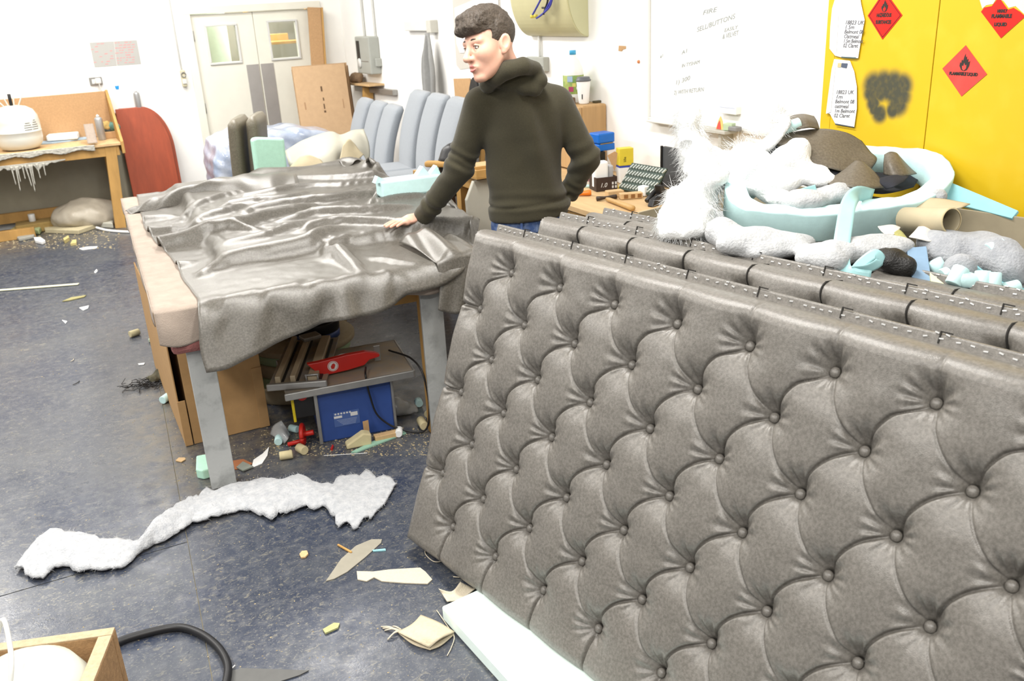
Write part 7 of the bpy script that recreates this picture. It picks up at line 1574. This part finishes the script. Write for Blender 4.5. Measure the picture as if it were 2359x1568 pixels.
# hoodie
hood_pts = [(1122, 196, 3.70, 0.030), (1142, 176, 3.64, 0.036), (1172, 160, 3.61, 0.036), (1205, 152, 3.63, 0.034), (1232, 158, 3.68, 0.030)]
hood_bag = [(1236, 166, 3.69, 0.026), (1244, 185, 3.70, 0.030), (1232, 204, 3.71, 0.030), (1208, 202, 3.70, 0.028), (1180, 190, 3.70, 0.024), (1150, 190, 3.70, 0.022)]
def fold(Q):
    r_ = (Q-chest) @ rgt; f_ = (Q-chest) @ fwd_; u = (Q-chest)[:, 2]
    back = sstep(0.05, -0.06, f_)
    ph = r_*27+u*13+2.0*vnoise(Q*6)
    w = 0.013*np.sin(ph)*sstep(0.16, 0.0, np.abs(r_+0.05*np.sin(u*6)))*sstep(-0.42, -0.2, u)*sstep(0.16, 0.02, u)
    low = 0.006*np.sin(u*95+4*r_+1.5*vnoise(Q*9))*sstep(-0.24, -0.34, u)*sstep(-0.50, -0.44, u)
    return (w+low)*back+0.003*fbm(Q, 9, 2)
def hoodie_sd(Q):
    d = torso_sd(Q, 0.004)
    d = d+fold(Q)
    zb_ = 0.895+0.11*((Q-hemc) @ rgt)*0.4
    band = np.maximum(sd_ell(Q, V(hemc[0], hemc[1], 0.93), (0.188, 0.130, 0.20), BFRM), np.abs(Q[:, 2]-zb_-0.028)-0.030)
    gro = np.abs(Q[:, 2]-zb_-0.066)
    d = d+0.010*np.exp(-(gro/0.010)**2)
    d = np.maximum(d, zb_-Q[:, 2]); d = smin(d, band, 0.006)
    a = arms_sd(Q, 0.0)
    for sh, el, wr in ((J['ls'], J['le'], J['lw']), (J['rs'], J['re'], J['rw'])):
        t = ((Q-sh) @ (el-sh))/((el-sh) @ (el-sh)); t2 = ((Q-el) @ (wr-el))/((wr-el) @ (wr-el))
        a = a+0.0045*np.sin(t*24+3*vnoise(Q*8))*sstep(0.55, 0.85, t)*sstep(1.35, 1.05, t)+0.005*np.sin(t2*30+3*vnoise(Q*9))*sstep(0.45, 0.7, t2)*sstep(1.0, 0.85, t2)
    d = smin(d, a+0.002*fbm(Q, 14, 2), 0.028)
    for wr, el in ((J['lw'], J['le']), (J['rw'], J['re'])):
        u = unit(wr-el); d = smin(d, sd_caps(Q, wr-u*0.05, wr+u*0.005, 0.046, 0.041), 0.006)
        d = np.maximum(d, np.where(np.linalg.norm(Q-wr, axis=-1) < 0.12, (Q-wr) @ u-0.014, -1))
    h = None
    for P_ in (hood_pts, hood_bag):
        for (x0, y0, c0, r0), (x1, y1, c1, r1) in zip(P_[:-1], P_[1:]):
            e = sd_caps(Q, PD(x0, y0, c0), PD(x1, y1, c1), r0, r1); h = e if h is None else smin(h, e, 0.010)
    fl_ = sd_ell(Q, PD(1200, 183, 3.70), (0.085, 0.03, 0.045), BFRM); h = smin(h, fl_, 0.012)
    fr2 = sd_caps(Q, PD(1124, 196, 3.72), PD(1140, 205, 3.84), 0.030, 0.028); h = smin(h, fr2, 0.02); h = smin(h, sd_caps(Q, PD(1236, 170, 3.72), PD(1190, 190, 3.88), 0.032, 0.03), 0.02)
    d = smin(d, h, 0.010)
    return d
sdf_obj('hoodie', M_hood, hoodie_sd, V(J['lw'][0]-0.12, 3.2, 0.80), V(J['re'][0]+0.16, 4.1, 1.63), 0.0075, man)
# jeans, shoes, ring
sdf_obj('jeans', M_denim, lambda Q: np.maximum(legs_sd(Q, 0.004)+0.003*fbm(Q, 14, 2), Q[:, 2]-0.97), hipc-V(0.32, 0.32, 0.86), hipc+V(0.32, 0.32, 0.16), 0.012, man)
for k in (-0.07, 0.0, 0.08): box('belt_loop', M_denim, hipc+rgt*k-fwd_*0.120+V(0, 0, -0.005), (0.012, 0.010, 0.05), man, fr=frame((0, 0, 0), rgt, fwd_))
for ft in (foot_l, foot_r):
    sdf_obj('shoe', mat('dark_shoe', (50, 46, 44), 0.6, 0.08), lambda Q, ft=ft: np.maximum(smin(sd_ell(Q, ft+V(0, 0.10, 0.035), (0.05, 0.10, 0.045)), sd_ell(Q, ft+V(0, 0.0, 0.05), (0.045, 0.07, 0.06)), 0.03), 0.002-Q[:, 2]), ft-V(0.1, 0.12, 0.02), ft+V(0.1, 0.26, 0.14), 0.009, man)
rp = segs_l[6]; rc0 = rp[0]+(rp[1]-rp[0])*0.30; dd = unit(rp[1]-rp[0])
vs, fs = rings_vf2([rc0-dd*0.0025, rc0+dd*0.0025], [rp[2]+0.0012]*2, dd, 18); mesh_obj('ring', vs, fs, mat('silver_ring', (246, 246, 246), 0.15, 0, metal=0.9, gain=0.95), man, smooth=True)
# ================================================================== loose things on the floor
# long twisted strip of white wadding
prs = [((38, 1308), (60, 1322)), ((75, 1262), (92, 1330)), ((112, 1220), (125, 1307)), ((180, 1232), (170, 1312)), ((240, 1248), (245, 1312)), ((300, 1250), (285, 1300)), ((340, 1244), (325, 1268)), ((372, 1200), (362, 1248)), ((420, 1158), (418, 1222)), ((450, 1140), (452, 1205)), ((500, 1126), (500, 1192)),
       ((560, 1113), (560, 1172)), ((612, 1102), (608, 1196)), ((655, 1104), (650, 1188)), ((700, 1106), (695, 1174)), ((755, 1120), (748, 1170)), ((790, 1096), (785, 1205)), ((840, 1094), (835, 1210)), ((880, 1102), (862, 1185)), ((914, 1112), (885, 1165))]
A = smooth_path([PZ(*a, 0.012) for a, b in prs], 120); B = smooth_path([PZ(*b, 0.012) for a, b in prs], 120); P = np.zeros((120, 16, 3))
for i in range(120):
    w = np.linalg.norm(A[i]-B[i]); q0 = i/119; rg_ = fbm(np.array([[i*0.45, 0, 0]]), 1, 2)[0]; rg2 = fbm(np.array([[i*0.45, 9, 0]]), 1, 2)[0]
    for j in range(16):
        q = j/15; e = A[i]*(1-q)+B[i]*q; hgt = 0.75*(0.016+0.045*math.exp(-((q0-0.36)/0.06)**2)+0.03*math.exp(-((q0-0.68)/0.10)**2)+0.02*math.exp(-((q0-0.12)/0.05)**2))*(1-sstep(0.86, 0.95, np.array(q0)))
        P[i, j] = e+V(0, 0, float(hgt)*math.sin(math.pi*min(1, max(0, q)))**0.7)+(A[i]-B[i])*((rg_ if q < 0.5 else -rg2)*0.10*abs(2*q-1)**2)
P += 0.006*fbm(P, 16, 3)[..., None]*V(1, 1, 0.6); P[..., 2] += 0.006*fbm(P*V(1, 1, 0), 34, 2); P[..., 2] = np.maximum(P[..., 2], 0.004)
if grid_normals(P)[60, 8][2] < 0: P = P[:, ::-1]
M_wadf = wad_mat('floor_wadding', (214, 217, 222), (242, 243, 245), 0.52)
ws = sheet('wadding_strip', M_wadf, P, 0.010, None, label='long twisted strip of white wadding lying across the floor', cat='wadding')
vs, fs = [], []; rs = np.random.RandomState(4)
for k in range(1500):
    i = rs.randint(120); j = rs.choice([0, 15, rs.randint(16)]); p = P[i, j]+V(0, 0, 0.008); d = rs.normal(size=3)*V(1, 1, 0.4); d /= np.linalg.norm(d); s_ = unit(np.cross(d, V(0, 0, 1)))*0.0005; L = rs.uniform(0.006, 0.022); b0 = len(vs)
    for q in (0, 0.5, 1): c = p+d*L*q+V(0, 0, 0.004*q); vs += [c-s_*(1-q*0.6), c+s_*(1-q*0.6)]
    fs += [(b0, b0+1, b0+3, b0+2), (b0+2, b0+3, b0+5, b0+4)]
mesh_obj('loose_fibres', vs, fs, M_wadf, ws, kind='stuff')
# foam strip along the foot of the headboard
zt = 0.052; A_ = PZ(1017, 1396, zt); B_ = PZ(1104, 1355, zt); d1 = unit(PZ(1174, 1568, zt)-A_); d2 = unit(PZ(1381, 1568, zt)-B_)
pts = [A_, B_, B_+d2*1.45, A_+d1*1.45]; o = A_
prism('foam_strip', mat('white_mint_foam', (236, 251, 245), 0.9, 0.02, 30, 0.06, 200, gain=0.97), [(p[0]-o[0], p[1]-o[1]) for p in pts], zt-0.002, frame(V(o[0], o[1], 0.002), (1, 0, 0), (0, 1, 0)), bevel=0.006, label='long white-mint foam strip on the floor at the foot of the nearest headboard', cat='foam')
# offcuts
M_lgrey = mat('grey_leather_offcut', (172, 166, 150), 0.55, 0.05, 20); M_calico = mat('cream_calico', (232, 220, 196), 0.9, 0.06, 140, 0.3, 260)
scrap('leather_strip', M_lgrey, [(751, 1339), (786, 1288), (820, 1258), (856, 1243), (880, 1243), (878, 1251), (842, 1284), (800, 1318), (770, 1334)], 0.003, 'pointed grey leather strip on the floor beside the cream fabric', 'leather')
scrap('calico_strip', M_calico, [(822, 1317), (860, 1318), (900, 1313), (968, 1309), (980, 1318), (996, 1336), (985, 1346), (930, 1344), (880, 1340), (862, 1331), (845, 1340), (824, 1336)], 0.004, 'frayed cream canvas strip on the floor', 'fabric')
fbk = thing('folded_fabric', 'folded beige fabric piece with a frayed corner on the floor', 'fabric', PZ(975, 1455))
M_beigef = mat('beige_upholstery_fabric', (226, 212, 182), 0.9, 0.06, 90, 0.2, 220)
P_ = np.array([[PZ(917, 1458, 0.004), PZ(950, 1440, 0.02), PZ(970, 1419, 0.008)], [PZ(950, 1474, 0.02), PZ(985, 1455, 0.035), PZ(1010, 1436, 0.02)], [PZ(990, 1492, 0.012), PZ(1015, 1472, 0.03), PZ(1046, 1458, 0.010)]])
Pu = upsample(P_, 6); Pu = Pu if grid_normals(Pu)[6, 6][2] > 0 else Pu[:, ::-1]; sheet('fold', M_beigef, Pu, 0.006, fbk)
P_[..., 2] = np.array([[0.003, 0.006, 0.003]]*3); Pu = upsample(P_, 4); Pu = Pu if grid_normals(Pu)[4, 4][2] > 0 else Pu[:, ::-1]; sheet('under_layer', M_beigef, Pu, 0.004, fbk)
for k, e in enumerate(((878, 1443), (886, 1452), (893, 1473), (882, 1447), (900, 1466), (905, 1442))): tube('frayed_thread', M_calico, [PZ(920+k, 1455-k, 0.006), PZ((920+e[0])/2, (1452+e[1])/2-4, 0.012), PZ(*e, 0.003)], 0.0025, fbk, seg=5, n=8)
cs = thing('canvas_curl', 'curled white canvas scrap at the foot of the nearest headboard', 'fabric', PZ(1050, 1365))
P_ = np.array([[PZ(1010, 1355, 0.03), PZ(1020, 1370, 0.012), PZ(1030, 1385, 0.02)], [PZ(1040, 1362, 0.015), PZ(1050, 1372, 0.006), PZ(1060, 1380, 0.012)], [PZ(1060, 1340, 0.03), PZ(1085, 1352, 0.012), PZ(1095, 1355, 0.03)]]); Pu = upsample(P_, 5); sheet('canvas', M_calico, Pu, 0.004, cs, center=True)
scrap('foam_offcut', mat('lime_fleck_felt', (196, 196, 140), 0.9, 0.12, 80), [(744, 1452), (770, 1437), (783, 1438), (779, 1448), (750, 1461)], 0.006, 'small lime felt scrap on the floor', 'offcut')
scrap('leather_triangle', mat('slate_leather', (104, 104, 102), 0.6, 0.05, 30), [(520, 1548), (560, 1540), (712, 1545), (690, 1556), (640, 1572), (600, 1600), (515, 1600)], 0.003, 'slate grey leather triangle at the bottom edge of the floor', 'leather')
beam('wood_splinter', M_wood, PZ(778, 1254, 0.006), PZ(810, 1272, 0.006), 0.008, 0.008, label='short wood splinter on the floor near the leather strip', cat='wood')
scrap('cork_chip', mat('tan_chip', (226, 190, 140), 0.8, 0.08, 60), [(690, 1279), (696, 1272), (708, 1271), (711, 1278), (704, 1286), (694, 1287)], 0.008, 'small tan wood chip on the floor', 'chip', bevel=0.002)
scrap('foam_offcut', M_cyan2, [(858, 1268), (888, 1265), (889, 1269), (860, 1271)], 0.004, 'thin cyan foam sliver beside the leather strip', 'foam')
tube('string', M_calico, [PZ(982, 1258, 0.004), PZ(980, 1275, 0.004), PZ(1000, 1293, 0.006), PZ(1025, 1291, 0.004)], 0.0018, seg=6, label='white string curling out from under the headboard', cat='string')
tube('string', M_calico, [PZ(1006, 1405, 0.004), PZ(1030, 1440, 0.006), PZ(1046, 1465, 0.006), PZ(1040, 1490, 0.004), PZ(1030, 1510, 0.003)], 0.0016, seg=6, label='thin thread lying beside the foam strip', cat='string')
tube('string', M_calico, [PZ(1044, 1328, 0.004), PZ(1060, 1329, 0.005), PZ(1075, 1328, 0.004)], 0.002, seg=6, label='short thread at the headboard’s foot', cat='string')
# far left floor
beam('wood_strip', mat('pale_yellow_strip', (238, 236, 200), 0.7, 0.03), PZ(-60, 673, 0.006), PZ(181, 654, 0.006), 0.035, 0.008, label='long pale yellow wooden strip on the floor at the left', cat='wood strip')
scrap('felt_scrap', mat('drab_felt', (170, 162, 112), 0.9, 0.06), [(144, 695), (165, 686), (199, 681), (194, 685), (160, 693)], 0.006, 'drab yellow felt sliver on the floor at the left', 'offcut')
scrap('paper_scrap', M_paper, [(183, 710), (205, 705), (203, 711), (192, 716)], 0.006, 'crumpled white paper bit on the floor at the left', 'paper')
scrap('paper_scrap', M_paper, [(143, 738), (155, 741), (151, 746)], 0.005, 'tiny white paper triangle on the floor at the left', 'paper')
scrap('paper_scrap', M_paper, [(217, 628), (223, 621), (225, 625), (220, 630)], 0.006, 'tiny bright white scrap on the far floor', 'paper')
scrap('foam_offcut', mat('sage_foam', (196, 214, 190), 0.9, 0.05), [(342, 788), (348, 781), (356, 782), (352, 790)], 0.02, 'sage foam bit beside the work table', 'foam', bevel=0.004)
scrap('paper_scrap', M_paper, [(318, 838), (334, 836), (332, 840), (320, 841)], 0.003, 'thin white paper strip beside the work table', 'paper')
M_cork = mat('cream_foam_plug', (226, 212, 168), 0.9, 0.05, 30)
def plug(x, y, dx, dy, r, L, mt, lab):
    p = PZ(x, y, r+0.001); q = PZ(x+dx, y+dy, r+0.001); d = unit((q-p)*V(1, 1, 0)); cyl('foam_plug', mt, p, p+d*L, r, seg=16, rim=0.002, label=lab, cat='foam plug')
plug(299, 770, 22, -7, 0.020, 0.06, M_cork, 'cream foam plug on the open floor left of the table')
plug(374, 922, 14, -10, 0.020, 0.05, M_cyan, 'cyan foam plug beside the carton under the table')
def tangle(x, y):
    c = PZ(x, y, 0.01); rs = np.random.RandomState(2); t = thing('thread_tangle', 'dark tangle of thread and fluff on the floor beside the carton', 'thread', c); vs, fs = [], []
    f_ = lambda Q: np.maximum(sd_ell(Q, c+V(0.05, 0.04, 0.01), (0.07, 0.05, 0.03))+0.02*fbm(Q, 30, 3), 0.002-Q[:, 2]); sdf_obj('fluff', mat('olive_fluff', (96, 92, 74), 0.95, 0.3, 40), f_, c-0.13, c+0.2, 0.010, t)
    for k in range(70):
        p = c+V(rs.normal()*0.05, rs.normal()*0.03, 0.006); a = rs.uniform(0, 6.28); pts = [p]
        for i in range(4): a += rs.normal()*0.7; p = p+V(math.cos(a), math.sin(a), 0)*0.022; p[2] = 0.004+0.015*rs.rand(); pts.append(p)
        v, f = rings_vf(np.array(pts), 0.0016, 4); fs += [[i+len(vs) for i in q] for q in f]; vs += list(v)
    mesh_obj('threads', vs, fs, M_dark, t, kind='stuff')
tangle(350, 880)
for (a, b) in (((163, 832), (170, 826)), ((168, 886), (183, 877))): tube('thread', M_dark if b[0] > 180 else M_calico, [PZ(*a, 0.003), PZ((a[0]+b[0])/2+2, (a[1]+b[1])/2, 0.004), PZ(*b, 0.003)], 0.002, seg=5, label='dark thread on the open floor at the left' if b[0] > 180 else 'pale bent thread on the open floor at the left', cat='thread')
# under the work table
for x, y, dx, dy, r, L, mt, lab in ((644, 1050, 26, -4, 0.019, 0.055, M_cork, 'cream foam plug in front of the saw, nearest the leg'), (688, 1030, 18, 10, 0.020, 0.05, M_cork, 'cream foam plug with a split in front of the saw'), (641, 1018, 3, -20, 0.018, 0.045, M_cyan, 'cyan foam plug beside the clear plastic under the table'), (668, 985, 20, 4, 0.017, 0.045, M_cyan, 'cyan foam plug behind the red handle'),
        (966, 930, -6, -14, 0.019, 0.04, M_cyan, 'cyan foam plug at the far right under the table'), (978, 982, -16, -26, 0.020, 0.075, M_cork, 'long cream foam plug beside the headboard corner'), (985, 955, 10, -14, 0.018, 0.05, M_cork, 'cream foam plug behind the long one'), (1003, 962, 14, -8, 0.016, 0.04, M_cork, 'cream foam plug nearest the headboard corner'), (918, 1000, 6, -30, 0.017, 0.05, M_paper, 'white foam plug beside the saw cord')): plug(x, y, dx, dy, r, L, mt, lab)
prism('foam_wedge', M_cork, [(0, 0), (0.11, 0), (0.115, 0.05), (0.08, 0.062), (0.0, 0.02)], 0.05, frame(PZ(795, 1025, 0.002), unit(PZ(845, 1015)-PZ(795, 1025)), (0, 0, 1)), bevel=0.006, label='cream foam wedge in front of the blue saw cabinet', cat='foam')
upright('card_strip', PZ(840, 1010, 0.002), PZ(853, 1006, 0.002), 0.085, 0.003, None, mt=M_card).update_tag()
o_ = bpy.data.objects['card_strip']; tag(o_, 'torn cardboard strip standing against the blue saw cabinet', 'cardboard')
box('wood_block', M_ply, PZ(890, 1003, 0.014), (0.11, 0.035, 0.026), fr=frame((0, 0, 0), unit(PZ(916, 995)-PZ(866, 1006)), (0, 1, 0)), label='tan wooden offcut in front of the saw', cat='wood')
scrap('foam_strip', mat('mint_strip', (170, 216, 192), 0.9, 0.05), [(809, 1043), (822, 1043), (936, 999), (930, 995), (860, 1018)], 0.006, 'narrow mint foam strip on the floor in front of the saw', 'foam')
tube('wire', M_paper, [PZ(746, 1049, 0.003), PZ(800, 1046, 0.003), PZ(846, 1043, 0.003)], 0.0014, seg=5, label='thin white wire on the floor in front of the saw', cat='wire')
scrap('screw_cap', M_red, [(762, 1037), (766, 1028), (769, 1029), (766, 1038)], 0.01, 'tiny red plastic cap in front of the saw', 'cap')
scrap('leather_strip', M_paper, [(580, 1078), (584, 1060), (606, 1045), (620, 1030), (616, 1050), (604, 1068)], 0.003, 'white leather sliver beside the front table leg', 'leather')
scrap('felt_scrap', mat('orange_brown_felt', (186, 120, 80), 0.9, 0.06), [(535, 1062), (560, 1058), (582, 1068), (560, 1080), (540, 1082)], 0.003, 'orange-brown felt scrap beside the front table leg', 'offcut')
scrap('felt_scrap', mat('sage_grey_felt', (150, 156, 146), 0.9, 0.06), [(545, 1078), (560, 1065), (584, 1076), (560, 1086)], 0.006, 'sage grey felt scrap over the orange-brown one', 'offcut', z=0.005)
scrap('foam_offcut', M_mint, [(455, 1102), (456, 1070), (476, 1066), (484, 1068), (488, 1100), (470, 1105)], 0.045, 'mint foam chunk beside the front table leg', 'foam', bevel=0.006)
scrap('wood_washer', M_ply, [(405, 1062), (412, 1055), (426, 1055), (428, 1059), (418, 1065)], 0.004, 'flat tan wood disc on the floor by the front leg', 'wood')
# red handle lying by the saw
rh = thing('crank_handle', 'red plastic crank wheel lying on the floor beside the saw', 'handle', PZ(695, 1000)); rq = PZ(697, 1000, 0.055); ax_ = unit(V(0.9, -0.35, 0.1))
C_ = [rq+0.042*(math.cos(t)*unit(np.cross(ax_, V(0, 0, 1)))+math.sin(t)*V(0, 0, 1)) for t in np.linspace(0, 2*math.pi, 30)]; vs, fs = rings_vf(np.array(C_), 0.010, 10); mesh_obj('wheel', vs, fs, M_red, rh, smooth=True)
cyl('grip', M_red, rq-ax_*0.07-V(0, 0, 0.036), rq-ax_*0.0-V(0, 0, 0.03), 0.010, parent=rh, seg=12); cyl('hub', M_red, rq-ax_*0.01, rq+ax_*0.05, 0.012, parent=rh, seg=12); beam('spoke', M_red, rq-V(0, 0, 0.04), rq+V(0, 0, 0.04), 0.014, 0.008, rh, up=(1, 0, 0))
# clear plastic film
P_ = np.array([[PZ(622, 1000, 0.005), PZ(630, 980, 0.05), PZ(648, 968, 0.08)], [PZ(635, 1008, 0.02), PZ(648, 992, 0.05), PZ(660, 985, 0.05)], [PZ(655, 1022, 0.004), PZ(664, 1010, 0.03), PZ(668, 1000, 0.02)]])
sheet('plastic_film', mat('clear_film', (216, 220, 222), 0.15, 0.05, 30, alpha=0.55, spec=0.7), upsample(P_, 6), 0.001, None, center=True, label='crumpled clear plastic film beside the saw', cat='plastic film')
f_ = lambda Q: np.maximum(sd_caps(Q, PZ(915, 935, 0.05), PZ(955, 940, 0.025), 0.05, 0.022)+0.008*fbm(Q, 25, 2), 0.002-Q[:, 2])
p_ = PZ(935, 938, 0.04); sdf_obj('plastic_bag', mat('grey_plastic_bag', (170, 170, 168), 0.3, 0.1, 20, alpha=0.9), f_, p_-0.2, p_+0.2, 0.010, label='grey plastic bag behind the right of the saw', cat='bag')
# sawdust crumbs and small chips, too many to count
vs, fs = [], []; rs = np.random.RandomState(11)
def crumbs(px_poly, n, smin_, smax_):
    (x0, y0), (x1, y1) = px_poly
    for k in range(n):
        p = PZ(rs.uniform(x0, x1), rs.uniform(y0, y1), 0.0); s = rs.uniform(smin_, smax_); a = rs.uniform(0, 6.28); u = V(math.cos(a), math.sin(a), 0)*s; w = V(-math.sin(a), math.cos(a), 0)*s*rs.uniform(0.3, 0.9); h = V(0, 0, s*rs.uniform(0.2, 0.6)); b0 = len(vs)
        vs.extend([p-u, p+w, p+u*0.8, p-w*0.9, p+h]); fs.extend([(b0, b0+1, b0+4), (b0+1, b0+2, b0+4), (b0+2, b0+3, b0+4), (b0+3, b0, b0+4)])
crumbs(((600, 985), (1000, 1050)), 700, 0.002, 0.008); crumbs(((400, 900), (640, 1110)), 350, 0.002, 0.006); crumbs(((0, 520), (280, 575)), 400, 0.004, 0.016); crumbs(((0, 560), (420, 1000)), 160, 0.002, 0.006); crumbs(((60, 1120), (1000, 1560)), 330, 0.0012, 0.0045)
mesh_obj('sawdust_crumbs', vs, fs, mat('sawdust', (186, 170, 134), 0.95, 0.25, 300), None, label='sawdust and foam crumbs scattered on the floor', cat='sawdust', kind='stuff')
# ------------------------------------------------------------------ crate with canister, bottom left
M_chip = mat('chipboard', (176, 138, 96), 0.85, 0.15, 60, 0.2, 150); M_chipe = mat('chipboard_edge', (206, 182, 148), 0.9, 0.12, 70, 0.4, 120)
kz = 0.35; K = PZ(266, 1445, kz); kl = unit((PZ(0, 1482, kz)-K)*V(1, 1, 0)); kn = unit((PZ(214, 1568, kz)-K)*V(1, 1, 0)); kn = unit(V(kl[1], -kl[0], 0)); kn = kn if kn[1] < 0 else -kn
KL, KW = 0.50, 0.48; kc = K+kl*KL/2+kn*KW/2
cr_ = thing('chipboard_crate', 'open chipboard crate in the bottom left corner of the floor', 'crate', V(kc[0], kc[1], 0))
def kp(a, b, z): return V(K[0], K[1], 0)+kl*a+kn*b+V(0, 0, z)
KF = frame((0, 0, 0), kl, kn)
for a, b, sx_, sy_ in ((KL/2, 0.015, KL, 0.03), (KL/2, KW-0.015, KL, 0.03), (0.0175, KW/2, 0.035, KW-0.062), (KL-0.0175, KW/2, 0.035, KW-0.062)):
    box('side_board', M_chip, kp(a, b, kz/2), (sx_, sy_, kz-0.002), cr_, fr=KF, bevel=0.003); box('raw_edge', M_chipe, kp(a, b, kz+0.0005), (sx_-0.002, sy_-0.001, 0.004), cr_, fr=KF, bevel=0.001)
box('base_board', M_chip, kp(KL/2, KW/2, 0.010), (KL-0.07, KW-0.06, 0.016), cr_, fr=KF)
_t = PZ(34, 1532, 0.41); cpos2 = V(_t[0], _t[1], 0.019); r_ = 0.155; cdep = float(CM[2] @ (_t-CP))
cn = thing('gas_canister', 'pale green-white canister with a wire handle standing in the chipboard crate', 'canister', cpos2)
lathe('tank', mat('pale_enamel', (232, 236, 222), 0.25, 0.02, 6, spec=0.5), [(0.001, 0), (r_*0.8, 0), (r_, 0.04), (r_, 0.25), (r_*0.96, 0.30), (r_*0.82, 0.345), (r_*0.55, 0.375), (r_*0.2, 0.388), (0.001, 0.39)], cpos2, (0, 0, 1), cn, seg=48)
hd = [PD(20, 1600, cdep-0.05), PD(27, 1530, cdep-0.04), PD(20, 1470, cdep), PD(10, 1430, cdep+0.02), PD(0, 1438, cdep+0.03), PD(-15, 1500, cdep+0.05), PD(-25, 1540, cdep+0.05)]
hd_ = [cpos2+V(0.055, -0.05, 0.365), cpos2+V(0.055, -0.02, 0.43), cpos2+V(0.02, 0.02, 0.53), cpos2+V(-0.02, 0.03, 0.53), cpos2+V(-0.06, 0.0, 0.44), cpos2+V(-0.07, -0.03, 0.36)]
hp0 = PY(28, 1525, cpos2[1]-0.03); dxh = hp0-hd[1]; tube('wire_handle', M_whitep, hd, 0.006, cn, seg=10, n=30)
tube('black_hose', mat('black_rubber_hose', (34, 34, 36), 0.45, 0.1, 40), [PZ(250, 1490, 0.014), PZ(300, 1468, 0.014), PZ(400, 1445, 0.014), (PZ(455, 1456, 0.014)), PZ(500, 1488, 0.014), PZ(524, 1530, 0.014), PZ(520, 1575, 0.014), PZ(500, 1620, 0.014)], 0.0125, seg=12, n=60, label='black rubber hose looping out from behind the crate', cat='hose')
tube('wire', M_paper, [PZ(541, 1532, 0.006), PZ(530, 1545, 0.008), PZ(522, 1570, 0.004)], 0.002, seg=6, label='short white wire beside the slate leather triangle', cat='wire')
